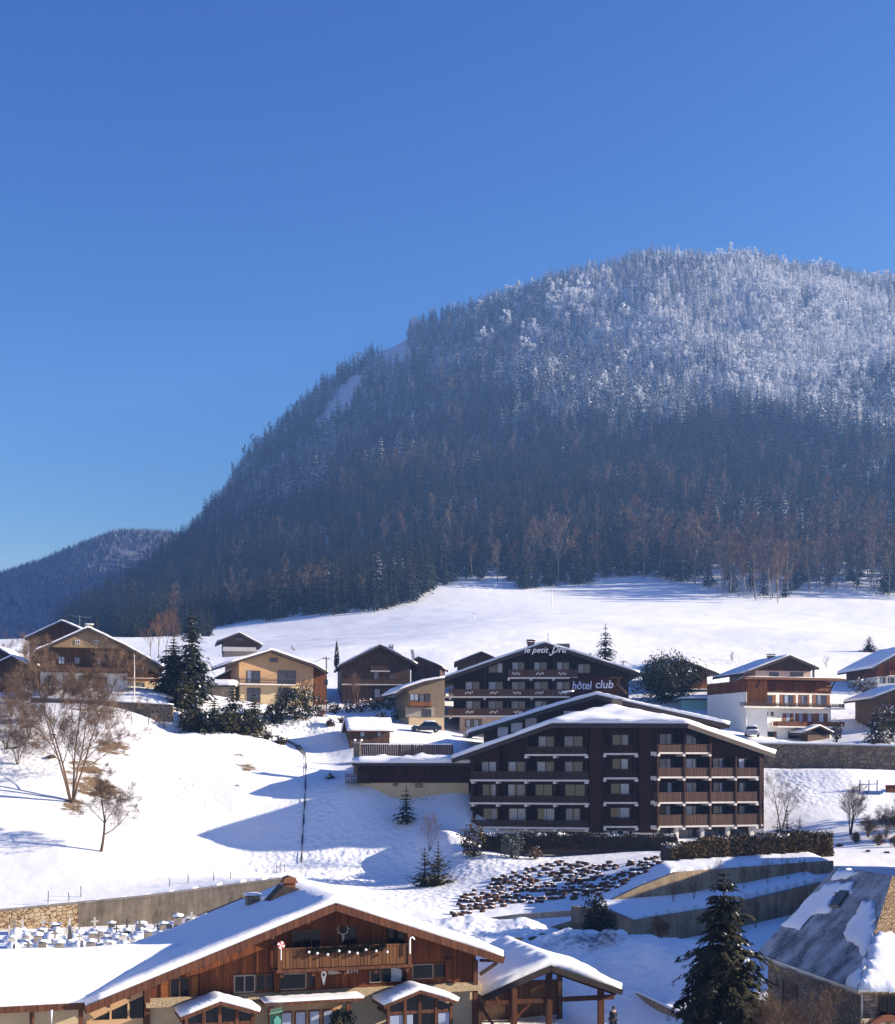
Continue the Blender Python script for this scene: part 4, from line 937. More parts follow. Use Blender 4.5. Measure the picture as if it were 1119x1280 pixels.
# canopy between the porches
u0, z0 = B.uv(331, 1254, -1.9); u1, z1 = B.uv(455, 1248, -1.9); zc = (z0+z1)/2
mb = MB(); mb.prism([(u0, zc-.14), (u1, zc-.14), (u1, zc), (u0, zc)], -1.9, -.43); cnp = B.build(mb, 'canopy', M['beamred'])
snow_on([[(u0, -1.87, zc), (u1, -1.87, zc), (u1, -.45, zc+.02), (u0, -.45, zc+.02)]], .13, 'canopy_snow', cnp, None, 31, cell=.4, edge=.6, amp=.04)
mb = MB(); mb.box(u0+.6, u1-.9, -.9, -.5, -.6, zc-.15); B.build(mb, 'entrance_wall', M['peach'])
for k in range(4):
    a = u0+1.0+k*.72; mb = MB(); mb.box(a, a+.6, -.98, -.905, -.5, zc-.62); f_ = B.build(mb, 'glass_door', M['shutter']); g = MB(); g.box(a+.07, a+.53, -1.0, -.985, -.4, zc-.7); B.build(g, 'pane', M['curtainglass'], f_)
for uu in (u0+.35, u1-.75): mb = MB(); mb.box(uu-.12, uu+.12, -1.8, -1.56, -.6, zc-.145); B.build(mb, 'canopy_post', M['beamred'])
# green sign by the entrance
us, zs = B.uv(345, 1270, -2.1); M['green'] = plain('green_sign', (.012,.07,.05), .5, .15, 3.0); M['greenpale'] = plain('pale_green', (.10,.34,.25), .5, .1, 3.0)  # paler green for the top board, emblem and crest
sg = empty('hanging_sign', B.W @ Vector((us, -2.1, zs)), R(18.5), 'dark green hanging sign beside the left porch', 'sign')
mb = MB(); mb.box(-.3, .3, -.04, .04, -.55, .05); mb.build('board', M['green'], sg); mb = MB(); mb.prism([(-.34,.1),(.34,.2),(.34,.28),(-.3,.18)], -.05, .03); mb.build('top_board', M['greenpale'], sg)
mb = MB(); mb.prism([(-.08,-.5),(.2,-.5),(.26,-.2),(.05,.04),(-.12,-.2)], -.06, -.042); mb.build('emblem', M['greenpale'], sg); mb = MB(); mb.obox((-.5,0,.5),(.5,0,.62),.05,.05); mb.build('bracket', M['metal'], sg)
mb = MB(); 
for k in range(5): mb.tube([(-.24+k*.11,-.05,.24+.02*k),(-.2+k*.11,-.05,.36+.02*k)], .03, 5)
mb.build('crest', M['greenpale'], sg)
# dark shrub in a tub by the door
us, _ = B.uv(427, 1275, -2.0); zz = zc-1.3; rnd = random.Random(8); mb = MB(); leafball(mb, rnd, .62, .6, .75, 0, 700, .09); mb2 = None
sh = empty('potted_shrub', B.W @ Vector((us, -2.0, -.6)), 0, 'dark evergreen shrub in a tub in front of the entrance', 'shrub')
o = mb.build('foliage', M['needle'], sh); o.location = (0, 0, zz+.6-.15+.25); mb = MB(); mb.tube([(0,0,0),(0,0,.6)], [.28,.36], 10); mb.build('tub', M['brick'], sh); mb = MB(); mb.tube([(0,0,.55),(0,0,zz+.8)], .05, 6); mb.build('stem', M['bark'], sh)
# side bay at right: rails and posts beneath the roof, bracket
mb = MB(); u0, z0 = B.uv(598, 1262, .2)
q = B.uv(600, 1240, -.1); mb.obox((uw1+.02, -2.2, q[1]-1.2), (uw1+.1, 1.5, q[1]+.05), .12, .14); mb.obox((uw1+.12, -2.2, q[1]-1.2), (uw1+.12, -2.2, -.6), .13, .13); mb.obox((uw1+.12, 1.3, q[1]), (uw1+.12, 1.3, -.6), .13, .13); B.build(mb, 'side_frame', M['beamred'])
mb = MB(); zz = below(pts, uw1+.5, th+.05); mb.obox((uw1+.02, -.6, zz-.8), (uw1+1.0, -.6, below(pts, uw1+1.0, th+.1)), .14, .16); mb.obox((uw1+.02, -.6, zz-.05), (uw1+1.2, -.6, zz-.12), .14, .14); B.build(mb, 'eave_bracket', M['beam'])
# ================================================================ carport
B = Bld('timber_carport', 'open dark timber shelter under a thick snow roof right of the orange chalet', 'shelter', 690, 1300, 80, 14)
pts, r = gable_roof(B, [(603,1245),(689,1207),(778,1237)], .5, 8.5, .26, .55, 41, name='roof', edge=.75, amp=.14)
zb = -1.2
(u0, z0), (ua, za), (u1, z1) = pts
mb = MB()
for k in range(10): 
    for s_, (a, b) in enumerate((((u0+.15, z0-.36), (ua, za-.36)), ((ua, za-.36), (u1-.15, z1-.36)))): mb.obox((a[0], k*.9+.1, a[1]), (b[0], k*.9+.1, b[1]), .1, .16)
B.build(mb, 'rafter', M['beamred'])
for x in (643, 687, 752):
    u, _ = B.uv(x, 1250); mb = MB(); mb.box(u-.16, u+.16, -.05, .27, zb, below(pts, u, .42)); B.build(mb, 'post', M['beamred'])
    mb = MB(); mb.box(u-.14, u+.14, 7.4, 7.7, zb, below(pts, u, .42)); B.build(mb, 'post', M['beam'])
mb = MB(); mb.obox((u0+.3, .1, z0-.5), (u1-.3, .1, z1-.5), .22, .26); mb.obox((u0+1.6, .1, z0-.5), (u0+2.3, .1, z0-1.4), .16, .16)
u, _ = B.uv(643, 1250)
mb.obox((u-1.1, .1, below(pts, u-1.1, .5)), (u, .1, z0-1.5), .15, .15); mb.obox((u+1.1, .1, z0-.5), (u, .1, z0-1.5), .15, .15); mb.obox((ua, .1, z0-.4), (ua, .1, za-.4), .2, .2); B.build(mb, 'truss', M['beamred'])
wall_box(B, u0+.6, u1-.8, zb, z0-.6, 8.3, 'back_wall', M['oldwood'], y0=8.1)
# ================================================================ old stone house, right
A3 = P(945,1192,78.8); B3 = P(1071.5,1238,65.8); B3.z = A3.z
dirv = (A3-B3); dirv.z = 0; LEN = dirv.length; ang = math.atan2(dirv.y, dirv.x)-math.pi/2
HB = Bld.__new__(Bld); HB.O = B3.copy(); HB.O.z = -2.0
HB.root = empty('old_stone_house', HB.O, ang, 'old stone house with steep patchily snowed slate roof at the lower right corner', 'house')
HB.W = Matrix.Translation(HB.O) @ Matrix.Rotation(ang, 4, 'Z'); HB.I = HB.W.inverted(); HB.M = Matrix.Identity(4); HB.b = HB
ze = A3.z+2.0; W2 = 4.75; rise = 4.85; h0 = 6.2
def slate_mat():
    m, nt, b = newmat('slate_tiles')
    tc = nd(nt, 'ShaderNodeTexCoord'); sp = nd(nt, 'ShaderNodeSeparateXYZ'); L(nt, tc.outputs['Object'], sp.inputs[0])
    mp = nd(nt, 'ShaderNodeCombineXYZ'); L(nt, sp.outputs[1], mp.inputs[0]); ml = nd(nt, 'ShaderNodeMath', operation='MULTIPLY'); ml.inputs[1].default_value = 1.41; L(nt, sp.outputs[2], ml.inputs[0]); L(nt, ml.outputs[0], mp.inputs[1])
    br = nd(nt, 'ShaderNodeTexBrick', Scale=1.0); br.offset = .5; br.inputs['Brick Width'].default_value = .15; br.inputs['Row Height'].default_value = .17; br.inputs['Mortar Size'].default_value = .014
    br.inputs['Color1'].default_value = (.10,.105,.12,1); br.inputs['Color2'].default_value = (.25,.26,.29,1); br.inputs['Mortar'].default_value = (.05,.05,.05,1); L(nt, mp.outputs[0], br.inputs['Vector'])
    n = nd(nt, 'ShaderNodeTexNoise', Scale=.7, Detail=6.0); L(nt, tc.outputs['Object'], n.inputs['Vector']); mr = nd(nt, 'ShaderNodeMapRange'); mr.inputs[1].default_value = .4; mr.inputs[2].default_value = .62; L(nt, n.outputs[0], mr.inputs[0])
    n2 = nd(nt, 'ShaderNodeTexNoise', Scale=14.0, Detail=3.0); L(nt, tc.outputs['Object'], n2.inputs['Vector']); m2 = nd(nt, 'ShaderNodeMath', operation='MULTIPLY'); L(nt, n2.outputs[0], m2.inputs[0]); L(nt, mr.outputs[0], m2.inputs[1])
    mx = nd(nt, 'ShaderNodeMix', data_type='RGBA'); L(nt, m2.outputs[0], mx.inputs[0]); L(nt, br.outputs[0], mx.inputs[6]); mx.inputs[7].default_value = (.7,.72,.74,1)
    L(nt, mx.outputs[2], b.inputs['Base Color']); b.inputs['Roughness'].default_value = .75
    bp = nd(nt, 'ShaderNodeBump', Strength=.8, Distance=.03); L(nt, br.outputs['Fac'], bp.inputs['Height']); bp.invert = True; L(nt, bp.outputs[0], b.inputs['Normal']); return m
M['slate'] = slate_mat()
M['tanshingle'] = stone('tan_wood_shingles', (.42,.30,.17), (.30,.20,.11), (.14,.09,.05), 5.0, 1.0)
lf = [(0,0,ze),(W2,h0,ze+rise),(W2,LEN,ze+rise),(0,LEN,ze)]; ff = [(0,0,ze),(2*W2,0,ze),(W2,h0,ze+rise)]; rf = [(2*W2,0,ze),(2*W2,LEN,ze),(W2,LEN,ze+rise),(W2,h0,ze+rise)]
mb = MB(); slab_faces(mb, [lf], .2); slab_faces(mb, [rf], .2); hr = HB.build(mb, 'roof', M['slate']); mb = MB(); slab_faces(mb, [[(q[0], q[1]-.004, q[2]+.004) for q in ff]], .2); HB.build(mb, 'front_hip', M['tanshingle'], hr)
def on_left(x, y):
    o = HB.I @ Vector((0,0,CZ)); d = HB.I.to_3x3() @ Vector(((x-XC)/F, 1, (YH-y)/F)); k = rise/W2
    t = (ze+k*o.x-o.z)/(d.z-k*d.x); q = o+d*t; return (q.x, q.y, q.z)
def on_hip(x, y):
    o = HB.I @ Vector((0,0,CZ)); d = HB.I.to_3x3() @ Vector(((x-XC)/F, 1, (YH-y)/F)); k = rise/h0
    t = (ze+k*o.y-o.z)/(d.z-k*d.y); q = o+d*t; return (q.x, q.y, q.z)
def patch(parent, px, t, seed, fn, name='snow_patch', cell=.3):
    # jagged outline
    out = []; rn = random.Random(seed)
    for i in range(len(px)):
        a = px[i]; b = px[(i+1) % len(px)]; n = max(1, int(math.hypot(b[0]-a[0], b[1]-a[1])/4))
        for k in range(n): f = k/n; j = .6 if k == 0 else 2.2; out.append(fn(a[0]+(b[0]-a[0])*f+rn.uniform(-j,j), a[1]+(b[1]-a[1])*f+rn.uniform(-j,j)*.6))
    return snow_on([out], t, name, parent, None, seed, cell, lift=.012, amp=.12, edge=.2)
patch(hr, [(977,1157),(1000,1163),(1005,1146),(1022,1142),(1038,1141),(1042,1130),(1029,1128),(1026,1117),(1040,1112),(1050,1118),(1066,1116),(1068,1103),(1046,1102),(1030,1107)], .12, 51, on_left)
patch(hr, [(1054,1167),(1059,1177),(1074,1184),(1079,1197),(1092,1172),(1095,1140),(1092,1125),(1078,1126),(1072,1138),(1070,1148)], .13, 52, on_left)
patch(hr, [(1080,1198),(1075,1210),(1060,1221),(1058,1232),(1071,1237),(1086,1195)], .13, 53, on_left)
patch(hr, [(1073,1238),(1150,1243),(1150,1180),(1119,1170),(1100,1166),(1093,1172)], .3, 54, on_hip, 'hip_snow')
patch(hr, [(1040,1100),(1060,1098),(1075,1090),(1062,1086),(1048,1086)], .14, 55, on_left)
# skylight
sk = [on_left(*q) for q in ((1038,1135),(1050,1134),(1063,1116),(1052,1115))]
mb = MB(); slab_faces(mb, [[(q[0]-.1, q[1], q[2]+.12) for q in sk]], .1); HB.build(mb, 'skylight', M['metal'], hr)
mb = MB(); mb.obox((.02, 0, ze-.02), (.02, LEN, ze-.02), .14, .12); mb.obox((0, .02-.08, ze-.02), (2*W2, .02-.08, ze-.02), .14, .12); HB.build(mb, 'gutter', M['galv'], hr)
wall_box(HB, .55, 2*W2-.5, -.5, ze-.21, LEN-.4, 'wall', M['housestone'], y0=.55)
mb = MB(); mb.tube([(.42, .42, ze-.1), (.42, .42, -.4)], .06, 7); HB.build(mb, 'downpipe', M['galv'])
Ls = Pl(HB, .55, 0, -90.0)   # left side plane: local x runs back-to-front
for (x0, y0, x1, y1) in ((1034,1236,1043,1258), (979,1224,997,1262)):
    window(Ls, x0, y0, x1, y1, None, M['frame'], off=0.0, mull=0, bar=.07, glass=M['beam'])
Fs = Pl(HB, 0, .55, 0)
window(Fs, 1098,1246,1122,1270, None, M['frame'], mull=1, glass=M['glassdark']); 
mb = MB(); u, z = Fs.uv(1102, 1283); 
mb.v = []
arc = [(u+1.05*math.cos(a), z-.1+.75*math.sin(a)) for a in np.linspace(0, math.pi, 13)]; arc2 = [(u+.72*math.cos(a), z-.1+.48*math.sin(a)) for a in np.linspace(math.pi, 0, 13)]
mb.prism(arc+arc2, -.2, .02); HB.build(mb, 'door_arch', M['brick'], None)
mb = MB(); u2, z2 = Fs.uv(1084, 1277); mb.box(u2-.6, u2+3.0, -.10, -.004, z2-.5, z2+.25); HB.build(mb, 'pale_stone_course', M['stonewall'])

# ================================================================ main hotel
H = Bld('hotel_building', 'large dark timber hotel in front, four rows of balconies under a broad snowy roof', 'hotel', 775, 1056, 158, 0)
Lw = Pl(H, *(lambda q: (q.x, q.y))(H.I @ P(735,1000,157.4)), -15.0)
Rw = Pl(H, *(lambda q: (q.x, q.y))(H.I @ P(820,1000,157.4)), 19.0)
Cw = Pl(H, 0, -.6, 0)
def lp(x, y, Y): return tuple(H.I @ P(x, y, Y))
Lt = lp(565,948.5,161.5); KL = lp(690,904,155.2); KR = lp(860,904.5,155.2); Rt = lp(969,942.5,162.5); T = lp(765,886,164)
def back(q, dx, dy, dz=0): return (q[0]+dx, q[1]+dy, q[2]+dz)
Tb = back(T, 2, 11); Lb = back(Lt, 4, 13, .0); Rb = back(Rt, -1, 11, 0)
faces = [[KL, KR, T], [Lt, KL, T], [Lt, T, Tb], [Lt, Tb, Lb], [KR, Rt, T], [Rt, Tb, T], [Rt, Rb, Tb]]
mb = MB(); slab_faces(mb, faces, .45); 
for a, b in ((Lt,KL),(KL,KR),(KR,Rt)): mb.obox(Vector(a)+Vector((0,-.05,-.25)), Vector(b)+Vector((0,-.05,-.25)), .08, .5, 1)
hroof = H.build(mb, 'roof', [M['soffit'], M['roofedge']]); snow_on(faces, .55, 'roof_snow', hroof, None, 61, cell=.9, edge=.8, amp=.12)
chimney(H, T[0]+.6, T[1]+.2, T[2]-.2, 1.35, 1.15, hroof, M['conc3'], False, False)
# walls: one body following the angled front
def rz_at(P2):   # roof underside height above a plan point, by triangles
    for f in faces:
        a, b, c = (Vector(q) for q in f[:3]); n = (b-a).cross(c-a)
        if abs(n.z) < 1e-6: continue
        s_ = []
        for i in range(3):
            e = (Vector(f[(i+1) % 3])-Vector(f[i])); w_ = Vector((P2[0], P2[1], 0))-Vector(f[i]); s_.append(e.x*w_.y-e.y*w_.x)
        if all(q >= -1e-6 for q in s_) or all(q <= 1e-6 for q in s_): return a.z-(n.x*(P2[0]-a.x)+n.y*(P2[1]-a.y))/n.z
    return None
def plan(pl, x, off=0.0, y=1000):
    u, _ = pl.uv(x, y, off); q = pl.M @ Vector((u, off, 0)); return (q.x, q.y)
front = [plan(Lw, 588), plan(Lw, 640), plan(Lw, 690), plan(Lw, 735)] + [plan(Rw, 820), plan(Rw, 860), plan(Rw, 905), plan(Rw, 955)]
def strip_wall(fr, zlo, zfun, depth, name, mat, parent=None):
    mb = MB(); n = len(fr); 
    top = [(p[0], p[1], zfun(p)) for p in fr]; lo = [(p[0], p[1], zlo) for p in fr]; bt = [(p[0]*.97, p[1]+depth, zfun(p)) for p in fr]; bl = [(p[0]*.97, p[1]+depth, zlo) for p in fr]
    for i in range(n-1):
        mb.face([lo[i], lo[i+1], top[i+1], top[i]]); mb.face([bl[i+1], bl[i], bt[i], bt[i+1]]); mb.face([top[i], top[i+1], bt[i+1], bt[i]])
    mb.face([bl[0], lo[0], top[0], bt[0]]); mb.face([lo[-1], bl[-1], bt[-1], top[-1]])
    return H.build(mb, name, mat, parent)
zs1 = Lw.uv(700, 1035.7)[1]-.1
def ztop(p):
    z = rz_at(p); 
    if z is None: z = min(Lt[2], Rt[2])+.2
    return z-.5
strip_wall(front, zs1, ztop, 9, 'wall', M['hotelwood']); strip_wall([(p[0], p[1]+.05) for p in front], -1.5, lambda p: zs1-.004, 9, 'ground_floor_wall', M['slab'])
# central tower: two pillars and recessed bay
for (x0, x1) in ((735.5,754), (798,820)):
    a = plan(Cw, x0); b = plan(Cw, x1); mb = MB(); mb.box(a[0], b[0], Cw.M.translation.y-.9, Cw.M.translation.y+1.6, zs1-.3, min(ztop(a), ztop(b))+.2); H.build(mb, 'tower_pier', M['hotelwood'])
c0 = plan(Cw, 737); c1 = plan(Cw, 819); mb = MB(); mb.box(c0[0], c1[0], Cw.M.translation.y-.75, Cw.M.translation.y+1.5, -1.5, zs1-.305); H.build(mb, 'tower_base', M['white'])
LH = [(0,.48),(.52,1.0)]; LL = [(0,.5)]; RR = [(.5,1)]; NO = None
# left wing
for y, x0, x1 in ((943.6,657,733),(975.8,588,735),(1005,587,735),(1035.7,589,735)):
    rl = {943.6:933, 975.8:964, 1005:994.6, 1035.7:1024.5}[y]
    balcony(Lw, x0, x1, rl, y, 1.5, M['shaderail'] if 'shaderail' in M else M['hotelwood'], M['slab'], .2, 'lr', None, [x for x in (591,622,657.5,693.5,733) if x >= x0-2], slat=.16, gap=.035)
for x, yt in ((591.5,957),(622.5,944),(657.5,931),(693.5,920),(733,915)):
    u, zz = Lw.uv(x, yt, -1.35); mb = MB(); q = Lw.M @ Vector((u, -1.35, 0)); zt = rz_at((q.x, q.y)); zt = (zt-.5) if zt else zz
    mb.box(u-.07, u+.07, -1.3, -.01, zs1, zt); Lw.build(mb, 'partition', M['hotelwood'])
rows_ = [(920,933.5,[(673,693,LL),(705,729,[(0,.5)])]), (951.7,966,[(602,621,LH),(634.5,657,LL),(671,693,LL),(706,729,LL)]), (980,997,[(603,621,[(.65,1)]),(635,657,LH),(669,691,NO),(706,732,NO)]), (1010,1027,[(604,624,[(.4,1)]),(635.5,659,LH),(672,695,[(.3,1)]),(707,726,LH)])]
for y0, y1, ws in rows_:
    for x0, x1, c in ws: window(Lw, x0, y0, x1, y1+2, c, M['frame'], mull=1, bar=.07)
for x0, x1, c in ((608,628,NO),(634,660,NO),(670,697,[(.05,.45)]),(706,733,NO)): window(Lw, x0, 1040, x1, 1053, c, M['frame'], mull=1, bar=.08)
for x in (600,632,665,701): post(Lw, x, 1037, 1056, .5, -.25, M['slab'], 'pillar')
# tower bay
for y, rl in ((942.5,931),(973,961),(1003.7,992.5),(1033.7,1022)):
    balcony(Cw, 755.5, 796.5, rl, y, 1.1, M['hotelwood'], M['slab'], .2, '', None, [756,796], slat=.16, gap=.04)
for y0, y1, x0, x1, c in ((918,932,765,786,[(.6,1)]),(948,962,765,786,[(.6,1)]),(979,993,763,787,[(.5,1)]),(1009,1023,762.5,787.5,[(.5,1)])):
    window(Cw, x0, y0, x1, y1+2, c, M['frame'], off=0, mull=1, bar=.08)
window(Cw, 762.5,1038,790,1052.5, [(.04,.46),(.54,.96)], M['frame'], off=-.75, mull=1, bar=.08)
# right wing
for y, rl, x0, x1 in ((941.5,929.7,822,888),(971.5,959.7,822,948),(1002.6,990.4,821,947),(1031.6,1018.7,822,953)):
    balcony(Rw, x0, x1, rl, y, 1.5, M['railwood'], M['slab'], .2, 'lr', None, [x for x in (823,854.7,887,919,946) if x <= x1], slat=.17, gap=.05)
for x in (821.5,854.7,887,919,949):
    u, zz = Rw.uv(x, 930, -1.35); q = Rw.M @ Vector((u, -1.45, 0)); zt = rz_at((q.x, q.y)); zt = (zt-.5) if zt else Rw.uv(x, 946, -1.35)[1]
    mb = MB(); mb.box(u-.10, u+.10, -1.62, -1.42, zs1, zt); mb.box(u-.05, u+.05, -1.41, -.01, zs1, zt); Rw.build(mb, 'partition', M['hotelwood'])
for y0, y1, k in ((917,931,2),(948,962,4),(978,993,4),(1007,1023,4)):
    for x0, x1, c in ((824,849,[(.35,.62)]),(857,882,[(0,.45)]),(891,914,[(.3,.55)]),(923,945,[(.0,.3)]))[:k]: window(Rw, x0, y0, x1, y1+2, c, M['frame'], mull=2, bar=.06)
for x0, x1 in ((824,843),(848,875),(880,907),(912,936)): window(Rw, x0, 1036, x1, 1053, None, M['frame'], mull=1, bar=.07)
for x in (845.5,877.5,909.5,939): post(Rw, x, 1033, 1058, .4, -.9, M['slab'], 'pillar')
for x, y, w_ in ((817,942,3.2),(817,972.5,3.4),(817,1003,3.6),(817,1034,3.6)):
    u, z = Cw.uv(x, y, -.95); mb = MB(); mb.box(u-.32, u+.3, -1.25, -.91, z-.22, z+.2); Cw.build(mb, 'slab_end', M['slab'])
# ================================================================ low wing left of the hotel
B = Bld('hotel_garage_wing', 'low dark boarded wing on a cream base, flat snow roof, beside the front hotel', 'wing', 510, 1004, 163, 2)
u0, z0 = B.uv(447,954); u1, _ = B.uv(586,953); zb = B.uv(510,978.5)[1]
roofp = [(u0-.5, z0), (u1, z0+.1)]
mb = MB(); mb.box(u0-.6, u1+1, -1.2, 9, z0-.3, z0); rr = B.build(mb, 'roof', M['roofedge'])
snow_on([[(u0-.5, -1.1, z0), (u1+.9, -1.1, z0), (u1+.9, 8.9, z0), (u0-.5, 8.9, z0)]], .75, 'roof_snow', rr, None, 71, cell=.8, amp=.35, edge=.6)
wall_box(B, u0, u1, zb, z0-.304, 8.5, 'wall', M['hotelwood']); wall_box(B, u0+.2, u1, -1.5, zb-.004, 8.3, 'base_wall', M['cream'], y0=.08)
window(B, 519.5,979.5,528.5,984.5, None, M['frame'], mull=1); window(B, 492,979,497,982.5, None, M['frame'], mull=0)
balcony(B, 432, 462, 967.5, 978.5, 1.3, M['beam'], M['beam'], .14, 'lr', slat=.07, gap=.22)
for x in (451,470,487,505,523,541,559): post(B, x, 956, 978, .16, -.5, M['hotelwood'], 'post')
mb = MB(); 
for x in (475,495): u, _ = B.uv(x, 960, -.6); mb.obox((u, -.6, z0-.4), (u-.6, -.05, z0-1.3), .14, .14)
B.build(mb, 'brace', M['hotelwood'])
# stone gate pillar and board fence behind it
F1 = Bld('board_fence', 'brown board fence with snow at its foot behind the low hotel wing', 'fence', 508, 955, 172, 3)
u0, zt = F1.uv(449,931); u1, _ = F1.uv(566,931); zlo = -1; mb = MB(); n = 44
for k in range(n): a = u0+(u1-u0)*k/n; mb.box(a, a+(u1-u0)/n-.02, 0, .05, zlo, zt+.02*math.sin(k*3))
F1.build(mb, 'boards', M['railwood']); mb = MB()
for k in range(8): a = u0+(u1-u0)*k/7; mb.box(a-.06, a+.06, .052, .17, zlo, zt+.08)
F1.build(mb, 'post', M['beam']); snow_on([[(u0, -.06, zt+.03), (u1, -.06, zt+.03), (u1, .14, zt+.03), (u0, .14, zt+.03)]], .14, 'fence_snow', F1.root, None, 5, cell=.3, amp=.1, edge=.5)
G1 = Bld('gate_pillar', 'pale grey masonry pillar with a round white lamp at the fence corner', 'pillar', 445, 952, 166.5, 0)
u0, zt = G1.uv(442,929); u1, _ = G1.uv(450,929); wall_box(G1, u0, u1, -1.5, zt, .8, 'shaft', M['conc3']); mb = MB(); mb.box(u0-.06, u1+.06, -.06, .86, zt+.003, zt+.1); G1.build(mb, 'cap', M['slab'])
for dx in (-.1,.65):
    q = bmesh.new(); bmesh.ops.create_uvsphere(q, u_segments=12, v_segments=8, radius=.16); me = bpy.data.meshes.new('lamp_globe'); q.to_mesh(me); q.free(); me.materials.append(M['ink']); o = bpy.data.objects.new('lamp_globe', me); COL.objects.link(o); o.parent = G1.root; o.location = (u0+.25+dx, .3, zt+.36)
    mb = MB(); mb.tube([(u0+.25+dx, .3, zt+(.1 if dx < 0 else -1)), (u0+.25+dx, .3, zt+.24)], .03, 6); G1.build(mb, 'lamp_stem', M['metal'])
# ================================================================ rear hotel block
B = Bld('rear_hotel_block', 'dark hotel block whose snow covered gable rises just behind the front hotel roof', 'hotel', 750, 960, 174, 0)
pts, r = gable_roof(B, [(586,916),(700,881),(746,868.5),(912,906)], 1.2, 14, .4, .5, 81)
uw0, _ = B.uv(608, 915); uw1, _ = B.uv(900, 915); wall_body(B, uw0, uw1, -6, 13, pts, .4, 'wall', M['hotelwood'])
for x0, y0, x1, y1 in ((621,908,636,918),(638,902.5,654,912),(656,896.5,672,906),(704,888,722,897)): window(B, x0, y0, x1, y1+4, [(0,1)], M['frame'], mull=0, bar=.08)
# sign on the roof
sg = Bld('roof_sign', 'pale blue lettering on a dark board standing on the rear hotel roof', 'sign', 742, 868, 176, 0)
u0, zt = sg.uv(712, 848); u1, zl = sg.uv(776, 864); mb = MB(); mb.box(u0, u1, .05, .2, zl-.8, zt+.1); sg.build(mb, 'board', M['hotelwood']); mb = MB()
for k in (.05,.35,.65,.95): a = u0+(u1-u0)*k; mb.box(a-.06, a+.06, .21, .33, zl-2.2, zt+.2)
sg.build(mb, 'post', M['beam'])
lettering(sg, 'hôtel', 715.5, 851, 740, 861.5, -.02, M['inkblue'], sg.root, .15, thick=.015); lettering(sg, 'club', 744.5, 850, 767, 860, -.02, M['inkblue'], sg.root, .15, thick=.015)
snow_on([[(u0-1.0, -.7, zl-.1-.15), (u0+.5, -.7, zl+.05-.15), (u0+.5, .02, zl-.1), (u0-1.0, .02, zl-.25)]], .22, 'sign_snow', sg.root, None, 2, cell=.3, amp=.05)
mb = MB(); a, z = sg.uv(775, 862, -.3); mb.obox((a-.2,-.3,z+1.4), (a-.15,-.3,z+.9), .3, .3); mb.obox((a-.4,-.3,z+.8), (a+.9,-.3,z-.5), .28, .28); mb.obox((a-1.3,-.3,z+1.5), (a+.3,-.3,z+1.55), .2, .12); sg.build(mb, 'bracket', M['railwood'])
# ================================================================ upper hotel with script lettering
B = Bld('upper_hotel', 'dark balconied hotel with white script lettering at the gable, behind the front hotel', 'hotel', 670, 928, 205, -1)
pts, r = gable_roof(B, [(528,856),(557,846.5),(681,803.5),(800,841)], 1.6, 18, .42, .42, 91)
uw0, _ = B.uv(567, 890); uw1, _ = B.uv(786, 890); zb = B.uv(640,896)[1]
wall_body(B, uw0, uw1, zb, 16, pts, .42, 'wall', M['druwood']); wall_box(B, uw0+.9, uw1-.2, -8, zb-.004, 15.5, 'ground_floor_wall', M['pinkw'] if 'pinkw' in M else M['slab'], y0=.1)
lettering(B, 'le petit', 655.5, 808.5, 686, 815.8, -1.75, M['ink'], B.root, .3, thick=.012); lettering(B, 'Dru', 690, 807.3, 708.5, 815.8, -1.75, M['ink'], B.root, .35, thick=.012)
# the tail of the big initial
q = MB(); pth = [B.uv(x, y, -1.76) for x, y in ((693,815.5),(691,816.5),(689.3,818.8),(687.3,819.2),(686.8,817.6),(688.2,816.8))]; q.tube([(u, -1.8, z) for u, z in pth], .07, 6); B.build(q, 'lettering', M['ink'])
balcony(B, 635.5, 722, 837, 847.3, 1.4, M['railwood'], M['slab'], .2, 'lr', None, (636,664,692,721), slat=.18, gap=.03)
balcony(B, 561, 757, 861.5, 871, 1.4, M['railwood'], M['slab'], .2, 'lr', None, (563,606,665,720), slat=.18, gap=.03)
balcony(B, 560, 700, 885.5, 895.2, 1.4, M['railwood'], M['slab'], .2, 'lr', None, (563,606,665), slat=.18, gap=.03)
for x in (606.5,635.5,664,692.5,721.5):
    u, z = B.uv(x, 850, -1.3); mb = MB(); mb.box(u-.09, u+.09, -1.35, -.01, zb, below(pts, u, .46)); B.build(mb, 'partition', M['druwood'])
u, z = B.uv(742, 850); 
for y0, y1, ws in ((827.5,838,((640,656),(667.5,684),(695.5,712))), (852,863,((581.5,600),(610.5,629),(639.5,657),(667.5,685.5),(695.5,713))), (876,887,((582,601),(610,629),(639,657),(668,686)))):
    for x0, x1 in ws: window(B, x0, y0, x1, y1+1.5, [(0,.5)], M['frame'], mull=1, bar=.08)
window(B, 611,829,629,841, [(.65,1)], M['frame'], mull=1); window(B, 722.5,830,738,841.5, [(0,.4)], M['frame'], mull=1); window(B, 581.5,899.5,602,909, [(0,.3),(.6,.9)], M['frame'], mull=2)
for y_, xs_, dy_ in ((842,(645,675,703),1.4),(866,(586,617,646,674,703),1.4),(890,(587,617,647,676),1.4)):
    for x_ in xs_:
        q = MB()
        for k in range(5): u_, z_ = B.uv(x_-4+2.1*k, y_+.8*math.sin(k*2.4+x_), -1.44); q.box(u_-.07, u_+.07, -1.47, -1.432, z_-.14, z_+.14)
        B.build(q, 'rail_ornament', M['slab'])
for uu, dy in ((B.uv(665,805)[0], 4.0),): chimney(B, uu, dy, below(pts, uu)-.2, 1.3, 1.0, r, M['brick'], True, True)
mb = MB(); uu, z = B.uv(687.5, 806); mb.tube([(uu, 5, z-.3), (uu, 5, z+2.2)], .04, 5); B.build(mb, 'aerial', M['metal'], r)
